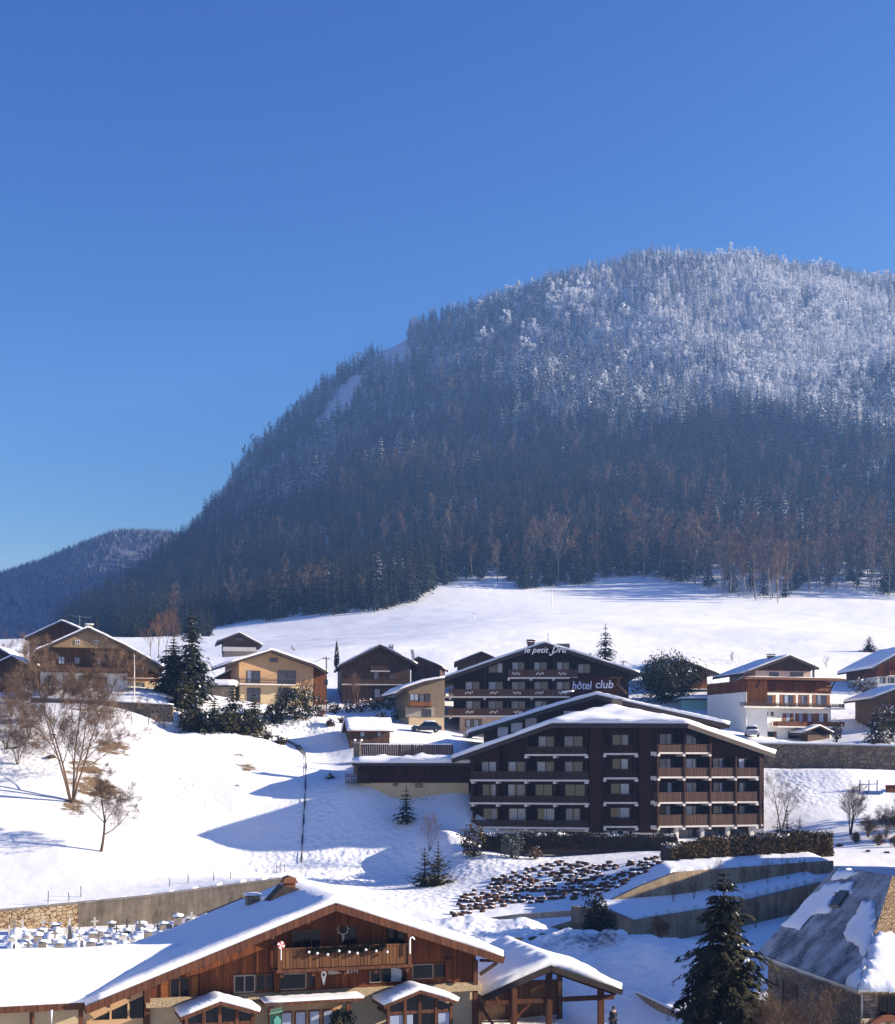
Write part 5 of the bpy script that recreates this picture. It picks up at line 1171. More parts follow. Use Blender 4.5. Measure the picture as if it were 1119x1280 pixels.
mb = MB(); uu, z = B.uv(700, 809, 6); mb.box(uu-1.4, uu+1.4, 5, 6.5, z-.6, z+.45); B.build(mb, 'roof_hatch', M['metal'], r)
# rounds the corner: side balconies on the left flank
sd_ = Pl(B, uw0, 0, -90.0)
for zrel, hh in ((871,861.5),(895.2,885.5)):
    z0 = B.uv(600, zrel, -1.4)[1]; z1 = B.uv(600, hh, -1.4)[1]; mb = MB(); mb.box(uw0-1.4, uw0-.004, -1.35, 10, z0-.1, z0+.1); o = B.build(mb, 'side_balcony', M['slab']); mb = MB(); mb.box(uw0-1.38, uw0-1.32, -1.35, 10, z0+.12, z1); B.build(mb, 'railing', M['druwood'], o)
# ================================================================ chalets
def simple(name, label, base, Y, rz, roof_px, wx, split_y, mats, depth=9, ov=1.0, th=.28, snow=.35, wins=(), bals=(), wb=None, seed=1, zdown=3.0, gable=None):
    b = Bld(name, label, 'chalet', base[0], base[1], Y, rz)
    pts, r = gable_roof(b, roof_px, ov, depth, th, snow, seed)
    u0, _ = b.uv(wx[0], base[1]-15); u1, _ = b.uv(wx[1], base[1]-15)
    if split_y:
        zs = b.uv((wx[0]+wx[1])/2, split_y)[1]
        wall_body(b, u0, u1, zs, depth, pts, th, 'wall', mats[0]); wall_box(b, u0+.07, u1-.07, -zdown, zs-.004, depth-.1, 'lower_wall', mats[1], y0=.07)
    else: wall_body(b, u0, u1, -zdown, depth, pts, th, 'wall', mats[0])
    for w_ in wins: window(b, *w_[:4], *(w_[4:5] or [None]), fm=M['frame'], **(w_[5] if len(w_) > 5 else {}))
    for a in bals: balcony(b, *a[:4], a[4], a[5], a[6] if len(a) > 6 else None, .16, 'lr', slat=.16, gap=.04)
    return b, pts, r
WH = dict(fm=None)
M['darkbrown'] = wood('purple_brown_boards', (.035,.020,.018), (.09,.05,.042), .2)
M['tanboard'] = wood('tan_gable_boards', (.20,.125,.06), (.40,.29,.16), .25, weather=(.26,.18,.10))
M['taupe'] = plain('taupe_render', (.20,.15,.10), .9, .15, 1.5)
M['greybase'] = plain('grey_plinth', (.30,.26,.22), .9, .15, 1.5)
M['greenwall'] = plain('mint_wall', (.30,.55,.46), .9, .1, 1.0)
lit = M['curtainpale'] = plain('pale_curtain_behind_glass', (.72,.62,.42), .3, .12, 3.0, .6)
# big old farmhouse chalet, left
b, pts, r = simple('farmhouse_chalet', 'big old chalet with tan boarded gable and white ground floor behind the bare trees', (108,874), 186, 15,
    [(38,823),(46,812),(62,806),(110,784.5),(156,806),(206,834.5)], (50,160), 840.5, (M['oldwood'], M['white']), 14, 1.6, .3, .35, seed=101,
    wins=[(94,800,100,805.5,None),(117.5,800,123.5,805.5,None),(73,820.5,81,830,[(0,1)]),(93,821.5,100,830,[(0,1)]),(122,825,126,831.5,[(0,1)]),(99,845,112,851,None),(118,846,134,856,None)])
ug0, zg = b.uv(61, 809.5); ug1, _ = b.uv(156, 809.5); mb = MB()
ptl = [(u, z) for u, z in pts]
poly = [(ug0+.3, zg)]+[(ug1-.3, zg)]+[(pts[3][0], pts[3][1]-.34)]; mb.prism([(ug0+.5, zg), (ug1-.5, zg), (ug1-.5, below(pts, ug1-.5, .31)), (pts[3][0], pts[3][1]-.31), (ug0+.5, below(pts, ug0+.5, .31))], -1.2, -.02); b.build(mb, 'gable_boarding', M['tanboard'])
for x0 in (94, 117.5): window(b, x0, 800, x0+6, 805.5, None, M['slab'], off=-1.2, mull=1, bar=.07)
balcony(b, 55, 158, 833, 840.5, 1.1, M['oldwood'], M['beam'], slat=.2, gap=.02)
window(b, 79,845,91.5,861, [(0,1)], M['beam'], mull=0, glass=M['shutter'], name='door'); 
chimney(b, pts[3][0]+.2, 4, pts[3][1]-.3, 1.2, 1.0, r, M['conc3'], True, False)
mb = MB(); mb.tube([(pts[3][0]-1.0, 5, pts[3][1]-.2), (pts[3][0]-1.0, 5, pts[3][1]+2.3)], .03, 5); mb.tube([(pts[3][0]-2.2, 5, pts[3][1]+2.2), (pts[3][0]+.5, 5, pts[3][1]+2.0)], .02, 4); b.build(mb, 'aerial', M['galv'], r)
simple('brown_chalet', 'dark plum brown chalet gable peeping over the old farmhouse roof', (66,850), 204, 2, [(31,797.5),(77,776),(104,788)], (37,98), None, (M['darkbrown'],), 12, 1.0, .25, .3, seed=102)
simple('brown_lodge', 'long brown chalet cut by the left edge of the frame', (5,868), 196, 0, [(-60,830),(-5,809),(47,838)], (-50,40), None, (M['oldwood'],), 9, .8, .25, .3, seed=103, wins=[(2,826,8,832,[(0,1)])])
simple('small_brown_annexe', 'low brown gabled outbuilding in front of the long left chalet', (8,872), 190, 0, [(-25,838),(14.5,820),(47,838)], (-18,40), None, (M['oldwood'],), 5, .5, .2, .25, seed=104, wins=[(34,850,40,856,None)])
simple('cream_cottage', 'small cream and orange chalet tucked right of the old farmhouse', (178,868), 199, 16, [(151,832),(168,824),(202,838)], (155,199), 851, (M['orangewood'], M['cream']), 8, .6, .2, .2, seed=105,
    wins=[(160,853,166,859,[(0,1)]),(171,854,181,862,[(.3,.7)]),(168,834,176,842,[(0,1)])], bals=[(157,195,842,847.5,1.0,M['orangewood'])])
# far small chalet
simple('hillside_chalet', 'small brown chalet with a white balcony high on the snow field edge', (299,824), 300, 12, [(271.5,801.5),(299.5,790.5),(328,806)], (280,321), 814, (M['oldwood'], M['greybase']), 9, 1.0, .3, .3, seed=106,
    wins=[(284,808,292,813,None),(296,808,304,813,None),(308,808,316,813,None),(294,797,304,801,None)], bals=[(279,320,808.5,813.5,1.2,M['slab'])])
# orange chalet
b, pts, r = simple('orange_chalet', 'warm orange rendered chalet with two dark glazed bays and balcony', (345,884), 213, 20, [(284,829.5),(340,812.5),(394,831),(410,840)], (299,392), 856, (M['peachwood'] if 'peachwood' in M else M['peach'], M['cream']), 11, 1.3, .28, .35, seed=107,
    wins=[(309,838,325.5,856,[(.0,.35)]),(348,838,369.5,856,None),(309,860,325.5,878,None),(348,860,369.5,876,None),(337,822.5,347.5,828,None)])
balcony(b, 300, 371, 847.5, 856.2, 1.2, M['metal'], M['slab'], .18, 'lr', slat=.04, gap=.16)
u0, z0 = b.uv(392.5, 850, .8); u1, _ = b.uv(408, 850, .8); zt = below(pts, u1, .32); mb = MB(); mb.prism([(u0, -3), (u1, -3), (u1, zt), (u0, below(pts, u0, .32))], .8, 9); b.build(mb, 'side_wing', M['redwood'])
simple('orange_outhouse', 'low orange timber lean-to left of the warm orange chalet', (285,866), 217, 6, [(268,848),(300,832),(303,832)], (276,300), None, (M['orangewood'],), 5, .5, .2, .25, seed=108)
simple('snowy_garage', 'flat roofed garage buried in snow below the orange lean-to', (274,872), 207, 4, [(256,857),(294,856.5)], (258,292), None, (M['conc3'],), 6, .3, .2, 1.0, seed=109)
# dark chalet
b, pts, r = simple('dark_barn_chalet', 'tall dark weathered chalet with two lit orange windows at its foot', (470,884), 219, 8, [(424,832),(475.5,806),(522,830)], (428,513), None, (M['oldwood'],), 12, 1.3, .28, .3, seed=110,
    wins=[(468,861,475,872,[(0,1)]),(485,862,495,872,[(0,1)]),(467,840,474,850,[(.3,.6)]),(487,842,493,852,None),(440,842,446,850,None)], bals=[(464,487,831.5,839,1.0,M['railwood']),(428,512,848,856,1.1,M['oldwood'])])
chimney(b, pts[1][0]+2.2, 4, pts[1][1]-1.3, 1.4, .6, r, M['metal'], False, True)
b, pts, r = simple('plum_chalet', 'plum brown chalet behind and right of the tall dark chalet', (535,862), 224, -5, [(512,826),(523,821),(553,833)], (514,550), None, (M['darkbrown'],), 9, .8, .25, .2, seed=111)
mb = MB(); u, z = b.uv(517, 828); mb.obox((u, 2, z-.5), (u-.45, 2, z+2.2), .5, .5); b.build(mb, 'flue', M['galv'])
simple('grey_cottage', 'little grey gable just visible above the upper hotel roof', (600,850), 232, 0, [(568,828),(602,814.5),(640,831)], (572,636), None, (M['darkbrown'],), 8, .6, .3, .15, seed=112)
# cream chalet beside the upper hotel
b, pts, r = simple('cream_chalet', 'narrow taupe chalet with a cream base and orange balcony left of the upper hotel', (525,908), 198, 14, [(496,866),(505,860),(531,851.5),(556,847)], (511,556), 896, (M['taupe'], M['cream']), 9, 1.2, .28, .35, seed=113,
    wins=[(512.5,867,524,876,[(0,1)]),(531,867,538,880,None),(524.5,868,530.5,880,[(0,1)]),(527.5,886.5,539,896,None)])
balcony(b, 513, 539, 877.3, 883.3, 1.0, M['orangewood'], M['beam'], slat=.16, gap=.02)
mb = MB(); u0, z0 = b.uv(507,884); u1, z1 = b.uv(543,896); mb.box(u0, u1, -.03, -.004, z1, z0); b.build(mb, 'grey_band', M['greybase'])
# shed
b, pts, r = simple('wooden_shed', 'small dark timber shed with a thick snow roof above the fence', (470,934), 180, 0, [(0,0),(1,1)] if False else [(479,909),(488,899),(505,913)], (481,500), None, (M['orangewood'],), 1, .3, .2, 0, seed=114) if False else (None, None, None)
S1 = Bld('wooden_shed', 'small dark timber shed with a thick snow roof above the board fence', 'shed', 468, 934, 181, 12)
u0, zt = S1.uv(438, 913); u1, _ = S1.uv(487, 913); wall_box(S1, u0, u1, -1.5, zt, 4, 'wall', M['oldwood'])
zr = zt+1.5; u2 = u1+.45; fr = [(u0-.5,-.5,zt-.05),(u2,-.5,zt-.05),(u2,2,zr),(u0-.5,2,zr)]; bk = [(u0-.5,2,zr),(u2,2,zr),(u2,4.5,zt-.05),(u0-.5,4.5,zt-.05)]
mb = MB(); slab_faces(mb, [fr, bk], .16); sr = S1.build(mb, 'roof', M['beamred']); snow_on([fr, bk], .3, 'roof_snow', sr, None, 115, cell=.5)
E1 = Pl(S1, u1, 0, 90.0); mb = MB(); mb.prism([(.05,zt-.9),(3.95,zt-.9),(3.95,zt),(2,zr-.2),(.05,zt)], -.06, -.004); E1.build(mb, 'gable_boarding', M['orangewood'])
for x in (453,474): window(S1, x-3, 915, x+3, 921, [(0,1)], M['frame'], mull=0)
# white hotel chalet, right
b = Bld('white_chalet', 'white and orange three storey chalet with long wooden balconies on a stone terrace', 'chalet', 985, 930, 198, 22)
V = [(931,846),(1057,848.5)]
pts = [b.uv(x, y, -1.6) for x, y in V]; DP = 11
cor, _ = b.uv(933, 890); rgt, _ = b.uv(1039, 890); z846 = pts[0][1]; z866 = b.uv(985,866)[1]; z886 = b.uv(985,885.6)[1]
Cc = Vector((pts[0][0], -1.6, pts[0][1])); Rc = Vector((pts[1][0], -1.6, pts[1][1])); Bk = b.I @ P(879,872.5,224); Rb_ = Vector((pts[1][0]-1, DP, pts[1][1]))
rfaces = [[tuple(Cc), tuple(Rc), tuple(Rb_)], [tuple(Cc), tuple(Rb_), tuple(Bk)]]
mb = MB(); slab_faces(mb, rfaces, .3); mb.obox(Cc+Vector((0,-.03,-.12)), Rc+Vector((0,-.03,-.12)), .05, .36); mb.obox(Cc+Vector((-.03,0,-.12)), Bk+Vector((-.03,0,-.12)), .05, .36); rr = b.build(mb, 'roof', M['beamred'])
snow_on(rfaces, .14, 'roof_snow', rr, None, 121, edge=.8)
wall_box(b, cor, rgt, z866, min(pts[0][1], pts[1][1])-.34, DP-1, 'boarded_wall', M['redwood'], y0=-.05); wall_box(b, cor+.02, rgt-.02, -3, z866-.004, DP-1.02, 'wall', M['white'])
qa = b.I @ P(933,890,198.4); qb = b.I @ P(890,890,220); fa = math.degrees(math.atan2(qa.y-qb.y, qa.x-qb.x))
Lq = Pl(b, cor-.02, .02, fa); u0, _ = Lq.uv(890, 890); z887 = Lq.uv(912,887)[1]
mb = MB(); mb.prism([(u0, z887), (-.02, z887), (-.02, Cc.z-.35), (u0, Bk.z-.30)], 0, 3); Lq.build(mb, 'flank_boarding', M['orangewood'])
mb = MB(); mb.box(u0+.1, -.03, .06, 3, -3, z887-.004); Lq.build(mb, 'flank_wall', M['white'])
for k in range(4): x = 903.5+5*k; window(Lq, x, 891, x+3, 896, None, M['frame'], off=.06, mull=0, bar=.04)
window(Lq, 897,871,906,880, None, M['frame'], mull=1)
for x in (943,966,990,1014,1036):
    u, _ = b.uv(x, 856); mb = MB(); mb.obox((u, -.05, z866+.2), (u+.0, -1.4, z846-.34), .16, .16); mb.obox((u-.5, -.2, z866+1.0), (u+.5, -.2, z866+1.0), .1, .1); b.build(mb, 'brace', M['beam'])
SH = dict(shutters=(.3,'b',M['shutter']))
for x0, x1 in ((950,965),(979,991),(1001,1009),(1020,1033)): window(b, x0, 868.5, x1, 884, [(.1,.5)], M['frame'], mull=1, shutters=(.3,'b',M['shutter']))
balcony(b, 931, 1056, 877.5, 885.8, 1.3, M['beam'], M['slab'], .22, 'lr', slat=.1, gap=.14)
for x0, x1 in ((982,988),(998,1004),(1009,1015),(1023,1030)): window(b, x0, 892, x1, 903, [(0,1)], M['frame'], mull=0, shutters=(.6,'b',M['shutter']))
balcony(b, 973, 1056, 901.5, 909.5, 1.3, M['redwood'], M['slab'], .2, 'lr', slat=.14, gap=.03)
for x in (950.2,957,963.5): window(b, x, 890, x+3.2, 895, None, M['frame'], mull=0, bar=.04)
window(b, 953,914.5,967,924.5, [(.1,.4)], M['frame'], mull=1, shutters=(.25,'b',M['shutter'])); window(b, 985,914,1002,931, None, M['frame'], mull=2, name='door'); window(b, 936,913,943,918, None, M['frame'], mull=0)
pp = [b.uv(*q, -3.2) for q in ((1003,915.5),(1025.5,907),(1043,915.5))]; mb = MB(); mb.prism(list(pp)+[(u, z-.18) for u, z in reversed(pp)], -3.2, -.02); pr = b.build(mb, 'porch_roof', M['beam'])
snow_on([[(pp[0][0],-3.15,pp[0][1]),(pp[1][0],-3.15,pp[1][1]),(pp[1][0],-.05,pp[1][1]),(pp[0][0],-.05,pp[0][1])],[(pp[1][0],-3.15,pp[1][1]),(pp[2][0],-3.15,pp[2][1]),(pp[2][0],-.05,pp[2][1]),(pp[1][0],-.05,pp[1][1])]], .18, 'porch_snow', pr, None, 122, cell=.5)
a0, _ = b.uv(1010,920,-2.7); a1, _ = b.uv(1037,920,-2.7); wall_box(b, a0, a1, -2, pp[0][1]-.3, -.05, 'porch_wall', M['oldwood'], y0=-2.7); mb = MB(); mb.box(a1+.004, a1+.45, -2.75, -.05, -2, pp[2][1]-.2); b.build(mb, 'porch_pier', M['white'])
# chalet behind it
b, pts, r = simple('tall_gabled_chalet', 'dark gabled chalet with pinkish walls rising straight behind the white and orange chalet', (985,862), 216, 12, [(930,841),(988,819),(1024,834.5)], (944,1014), 838.5, (M['darkbrown'], M['pinkwall'] if 'pinkwall' in M else M['peach']), 10, 1.5, .28, .25, seed=123,
    wins=[(962,840.5,973,846,None),(988,840.5,1004,846,None)])
mb = MB(); u, z = b.uv(1017, 840, -1.2); mb.box(u-.12, u+.12, -1.3, -1.06, -1, z+.6); b.build(mb, 'post', M['beam']); chimney(b, pts[1][0]-.6, 4, pts[1][1]-.5, .7, .9, r, M['metal'], False, True)
# brown chalet behind the yew
simple('timber_chalet', 'orange brown timber chalet half hidden by the round dark yew', (862,872), 230, 10, [(815,840),(853,824),(899,841.5)], (828,884), None, (M['redwood'],), 10, 1.6, .28, .2, seed=124, wins=[(862,846,870,853,None),(856,834,868,840,None),(872,866,882,874,None)], bals=[(862,895,855,861.5,1.3,M['orangewood'])])
# right edge chalets
b, pts, r = simple('broad_snowy_chalet', 'chalet with a broad blue shaded snow roof at the right edge below the spruce', (1110,868), 233, 8, [(1090,835),(1140,808),(1195,838)], (1096,1180), 846, (M['redwood'], M['white']), 12, 1.2, .28, .45, seed=125,
    wins=[(1100,847,1107,854,[(0,.5)]),(1110,847,1118,854,[(0,.5)]),(1122,848,1130,860,None)], bals=[(1112,1160,838,845,1.0,M['redwood'])])
S2 = Pl(b, b.uv(1096,850)[0], 0, -90.0)
simple('dark_lodge', 'dark lodge with snow roof cut off by the right edge beside the small spruce', (1120,905), 199, 5, [(1089,873),(1135,856),(1180,872)], (1099,1172), None, (M['oldwood'],), 9, 1.0, .26, .4, seed=126, wins=[(1102,878,1108,884,None),(1112,884,1119,892,[(0,.5)])])
mg = Bld('mint_shelter', 'pale mint green low building between the roofs left of the white chalet', 'building', 868, 892, 214, 0)
u0, z0 = mg.uv(852,884); u1, z1 = mg.uv(888,875); wall_box(mg, u0, u1, -6, z1, 5, 'wall', M['greenwall']); mb = MB(); mb.box(u0-.3, u1+.3, -.4, 5.3, z1+.003, z1+.2); rf_ = mg.build(mb, 'roof', M['metal']); snow_on([[(u0-.3,-.4,z1+.2),(u1+.3,-.4,z1+.2),(u1+.3,5.3,z1+.2),(u0-.3,5.3,z1+.2)]], .3, 'roof_snow', rf_, None, 4)
# ================================================================ walls, plants, street things
def ground_wall(name, label, line, th, mat, cap=None, depth_below=2.5, snow=0, step=2.0, cat='wall', bot=None):
    """wall whose top follows a world polyline (front face on the line)"""
    ps = []
    for a, b in zip(line[:-1], line[1:]):
        n = max(1, int((b-a).length/step)); ps += [a+(b-a)*(k/n) for k in range(n)]
    ps.append(line[-1]); o0 = Vector((ps[0].x, ps[0].y, hz1(ps[0].x, ps[0].y-.3)))
    root = empty(name, o0, 0, label, cat)
    def off(i, d):
        t = (ps[min(i+1, len(ps)-1)]-ps[max(i-1, 0)]); t.z = 0; t.normalize(); return ps[i]+Vector((-t.y, t.x, 0))*d
    def ribbon(d0, d1, zt, zb, m, nm):
        mb = MB(); n = len(ps); rows = []
        for i in range(n):
            a = off(i, d0)-o0; b = off(i, d1)-o0; rows.append((Vector((a.x, a.y, ps[i].z-o0.z+zb)), Vector((a.x, a.y, ps[i].z-o0.z+zt)), Vector((b.x, b.y, ps[i].z-o0.z+zt)), Vector((b.x, b.y, ps[i].z-o0.z+zb))))
        for i in range(n-1):
            A, Bq = rows[i], rows[i+1]
            mb.face([A[0], Bq[0], Bq[1], A[1]]); mb.face([A[1], Bq[1], Bq[2], A[2]]); mb.face([A[2], Bq[2], Bq[3], A[3]]); mb.face([A[3], Bq[3], Bq[0], A[0]])
        mb.face(list(rows[0])); mb.face(list(reversed(rows[-1]))); return mb.build(nm, m, root)
    ribbon(0, th, 0, -depth_below, mat, 'wall_body')
    if cap: ribbon(-.06, th+.06, .14, .003, cap, 'coping')
    if snow:
        zt = .145 if cap else .003
        ff = []
        for i in range(len(ps)-1):
            q = [off(i, -.02), off(i+1, -.02), off(i+1, th+.02), off(i, th+.02)]; z_ = [ps[i].z, ps[i+1].z, ps[i+1].z, ps[i].z]
            ff.append([(v.x-o0.x, v.y-o0.y, zz-o0.z+zt) for v, zz in zip(q, z_)])
        snow_on(ff, snow, 'wall_snow', root, None, 7, cell=.6, amp=.08, edge=.5)
    return root
c1 = P(98,1129.5,126.2)
ground_wall('stone_wall', 'rough ochre and brown rubble wall behind the left of the cemetery', [P(-60,1141,123.5), P(0,1139,124), c1], .5, M['stonewall'], M['gravewall'], 3.2)
ground_wall('concrete_wall', 'long grey brown concrete wall rising to the right behind the cemetery', [c1+Vector((.02,0,0)), P(180,1121.5,128), P(365,1097.5,132.5)], .5, M['conc3'], M['gravewall'], 4.5)
ground_wall('low_cemetery_wall', 'low grey wall along the front of the cemetery beside the flat snow roof', [P(-30,1192,109), P(60,1189,110), P(168,1183,111.5)], .35, M['gravewall'], None, 1.2, .0)
ground_wall('lower_retaining_wall', 'lower brown retaining wall with a sharp corner behind the bare shrub', [P(757,1137,111.2), P(790,1150.5,108), P(900,1134,113), P(1034,1101.5,121)], .45, M['conc'], None, 4.0)
ground_wall('upper_retaining_wall', 'upper tan streaked concrete retaining wall below the clipped hedge', [P(752,1131,119), P(800,1108,120), P(845,1090.5,121), P(1042,1076,128)], .45, M['conc2'], None, 4.0)
ground_wall('block_wall', 'short square grey concrete wall end beside the road', [P(714,1132.5,113), P(757,1139,111.2)], .5, M['conc3'], None, 1.3)
ground_wall('underpass_wall', 'dark concrete wall in the cutting beneath the square wall end', [P(672,1163,115), P(716,1150,113.4), P(757,1160,111.6)], .4, M['conc3'], None, 3.0)
ground_wall('road_edge_wall', 'thin dark kerb wall below the planter block bank', [P(568,1158,117.5), P(600,1149,118.5), P(650,1142.5,118.5), P(714,1138,116)], .3, M['gravewall'], None, .5)
ground_wall('path_wall', 'brown wall edging the path in front of the snow mound', [P(775,1234,93), P(800,1243,90), P(840,1262,86), P(890,1290,82)], .4, M['conc'], None, 1.4, .12)
ground_wall('yard_wall', 'marked tan concrete wall seen through the timber shelter', [P(640,1222,95), P(715,1232,93), P(792,1252,90)], .35, M['conc2'], None, 3.0, .25)
ground_wall('terrace_wall', 'long mottled stone wall under the white and orange chalet', [P(925,930.5,182.5), P(1010,931.5,182.5), P(1175,935,181.5)], .5, M['garden2'] if 'garden2' in M else M['conc3'], M['gravewall'], 4.0, .25)
ground_wall('garden_wall', 'dark stone garden wall below the old farmhouse', [P(38,872,179), P(120,876,178.5), P(216,881,178)], .4, M['garden'], None, 2.2, .2)
# ---------------------------------------------------------------- cemetery
rnd = random.Random(42)
def grave_kind(k):
    mb = MB()
    if k == 0: # round-topped slab
        arc = [(.38*math.cos(a), .75+.38*math.sin(a)) for a in np.linspace(0, math.pi, 9)]; mb.prism([(-.38,-.3),(.38,-.3)]+arc, -.09, .09)
    elif k == 1: # cross on a plinth
        mb.box(-.3,.3,-.2,.2,-.3,.25); mb.box(-.09,.09,-.08,.08,.253,1.45); mb.box(-.36,-.093,-.079,.079,.98,1.14); mb.box(.093,.36,-.079,.079,.98,1.14)
    elif k == 2: # obelisk
        mb.box(-.3,.3,-.3,.3,-.3,.3); mb.add([(-.2,-.2,.303),(.2,-.2,.303),(.2,.2,.303),(-.2,.2,.303),(-.1,-.1,1.3),(.1,-.1,1.3),(.1,.1,1.3),(-.1,.1,1.3),(0,0,1.5)], [(3,2,1,0),(0,1,5,4),(1,2,6,5),(2,3,7,6),(3,0,4,7),(4,5,8),(5,6,8),(6,7,8),(7,4,8)])
    elif k == 3: # wide slab with shoulders
        mb.prism([(-.6,-.3),(.6,-.3),(.6,.55),(.35,.85),(-.35,.85),(-.6,.55)], -.1, .1)
    else: # thin iron cross
        mb.box(-.03,.03,-.03,.03,-.3,1.1); mb.box(-.22,-.033,-.028,.028,.72,.78); mb.box(.033,.22,-.028,.028,.72,.78)
    return mb
GM = [M['gravewall'], plain('granite_dark', (.07,.06,.06), .5, .3, 6), plain('granite_red', (.22,.10,.08), .5, .3, 6), plain('pale_stone', (.5,.47,.42), .85, .15, 4)]
GN = ['round topped', 'cross', 'obelisk', 'shouldered', 'iron cross']
graves = []
for row, (Yr, n) in enumerate(((110.6,13),(114.5,15),(118.5,16),(122.0,15))):
    for i in range(n):
        x = 6+(i+.2+.6*rnd.random())*(262/n); Y = Yr+rnd.uniform(-.8,.8); g = GP(x, Y)
        k = rnd.choice([0,0,1,1,2,3,3,4]); m = GM[rnd.choice([0,0,0,1,3,3])] if k != 4 else M['metal']; s_ = rnd.uniform(.62,1.0)
        if Y > lineY(W_CEM, g.x)-1.0: continue
        o = empty('gravestone', g, R(19+rnd.uniform(-8,8)), '%s gravestone deep in snow in the cemetery by the wall' % GN[k], 'gravestone', 'gravestones in the snowy cemetery'); o.scale = (s_, s_, s_)
        b_ = grave_kind(k).build('stone' if k != 4 else 'cross', m, o)
        w = {0:.42,1:.36,2:.32,3:.64,4:.0}[k]; zt = {0:1.0,1:.25,2:.3,3:.82,4:0}[k]
        if w: snow_on([[(-w,-.2,zt),(w,-.2,zt),(w,.22,zt),(-w,.22,zt)]], rnd.uniform(.2,.42), 'snow_cap', o, None, i, cell=.3, amp=.05, edge=.45)
        if rnd.random() < .9 and row < 4:
            snow_on([[(-.55,-2.1,-.05),(.55,-2.1,-.05),(.55,-.25,-.05),(-.55,-.25,-.05)]], rnd.uniform(.45,.8), 'grave_mound', o, None, i+50, cell=.35, amp=.12, edge=.5)
# ---------------------------------------------------------------- planter blocks on the bank
poly = [(563,1147),(575,1124),(600,1110),(628,1094),(648,1090),(672,1084),(700,1078),(760,1079),(800,1074),(831,1070),(826,1080),(806,1096),(770,1112),(742,1122),(700,1126),(650,1131),(600,1141)]
mb = MB()
arc = [(.36*math.cos(a), -.34*math.sin(a)) for a in np.linspace(0, math.pi, 9)]
n = len(arc); vs = [(x, y, -.25) for x, y in arc]+[(x*1.06, y*1.06, .2) for x, y in arc]+[(x*.8, y*.8+.0, .2) for x, y in arc]+[(x*.8, y*.8, .1) for x, y in arc]
fs = []
for r_ in range(3):
    for i in range(n-1): fs.append((r_*n+i+1, r_*n+i, (r_+1)*n+i, (r_+1)*n+i+1))
mb.add(vs, fs, 0); mb.box(-.38, .38, .002, .1, -.25, .21, 0)
mb.face([(x*.8, y*.8, .2+.0*i) for i, (x, y) in enumerate(reversed(arc))], 1)
mb.face([(x*.8, y*.8+.0, .2) for x, y in arc], 1)
top = [(x*.7, y*.7-.02, .26) for x, y in arc]; 
for i in range(n-1): mb.face([(arc[i+1][0]*.8, arc[i+1][1]*.8, .2), (arc[i][0]*.8, arc[i][1]*.8, .2), top[i], top[i+1]], 1)
mb.face(list(reversed(top)), 1)
blk = mb.mesh('planter_block', [M['block'], M['rsnow']]); mb2 = MB(); mb2.v = mb.v; mb2.f = mb.f; mb2.m = [0]*len(mb.m)
blk2 = mb2.mesh('planter_block', [M['block'], M['rsnow']])
cand = []; yy_ = 1146.0; rowi = 0
while yy_ > 1070:
    stp = 7.2; x = 562+(rowi % 2)*stp/2
    while x < 834: cand.append((x+rnd.uniform(-2.2,2.2), yy_+rnd.uniform(-1.5,1.5)-(x-562)*0.0)); x += stp
    yy_ -= 4.5; rowi += 1
cx_ = np.array([c[0] for c in cand]); cy_ = np.array([c[1] for c in cand]); keep = inpoly(cx_, cy_, poly) & (fbm(cx_/30, cy_/15+4, 3) < .36)
cnt = 0; more = MB()
for (x, y), k_ in zip(cand, keep):
    if not k_ or rnd.random() < .10: continue
    h = hit(x, y, 105, 170, 500)+Vector((0,0,.06)); s_ = rnd.uniform(.62,.95); src = mb if rnd.random() < .6 else mb2; e = (R(rnd.uniform(-9,9)), R(rnd.uniform(-9,9)), R(rnd.uniform(-24,24)))
    if cnt < 300:
        o = bpy.data.objects.new('planter_block', blk if src is mb else blk2); COL.objects.link(o); o.location = h; o.rotation_euler = e; o.scale = (s_, s_, s_)
        tag(o, 'half round brown planter block holding snow on the bank below the front hotel', 'planter block', 'planter blocks on the snowy bank')
    else:
        Mx = Matrix.Translation(h) @ Matrix.Rotation(e[2], 4, 'Z') @ Matrix.Rotation(e[0], 4, 'X') @ Matrix.Scale(s_, 4); base = len(more.v)
        more.v += [tuple(Mx @ Vector(p)) for p in src.v]; more.f += [tuple(q+base for q in f) for f in src.f]; more.m += src.m
    cnt += 1
if more.v: o = more.build('upper_block_bank', [M['block'], M['rsnow']]); tag(o, 'upper rows of brown planter blocks half buried in snow', 'planter bank', kind='stuff')
# ---------------------------------------------------------------- trees
def tree_obj(name, label, cat, loc, parts, group=None, rz=0):
    """parts: list of (part name, MB, mats)"""
    root = empty(name, loc, rz, label, cat, group)
    for nm, mb, mats in parts: mb.build(nm, mats, root)
    return root
def spruce(x, y, Y, ytop, r, label, seed, mat='needle', wh=16, per=9, sp_=4, frost=0.05, base=.06, droop=.4, irr=.2, name='spruce_tree', group=None, spw=.17, sub=3):
    g = GP(x, Y) if y is None else P(x, y, Y)
    h = CZ+(YH-ytop)/F*Y-g.z; rn = random.Random(seed)
    mb = MB(); conifer(mb, rn, h, r, wh, per, sp_, frost, base, droop, irr, spw, (0, 1, 2), sub)
    tr = MB(); cr = MB(); 
    # split trunk faces from needle faces
    for f, m in zip(mb.f, mb.m):
        (tr if m == 0 else cr).face([mb.v[i] for i in f], 0 if m < 2 else 1)
    return tree_obj(name, label, 'conifer', g-Vector((0,0,.1)), [('trunk', tr, M['barkdark']), ('crown', cr, [M[mat], M['rsnow']])], group, rn.random()*6)
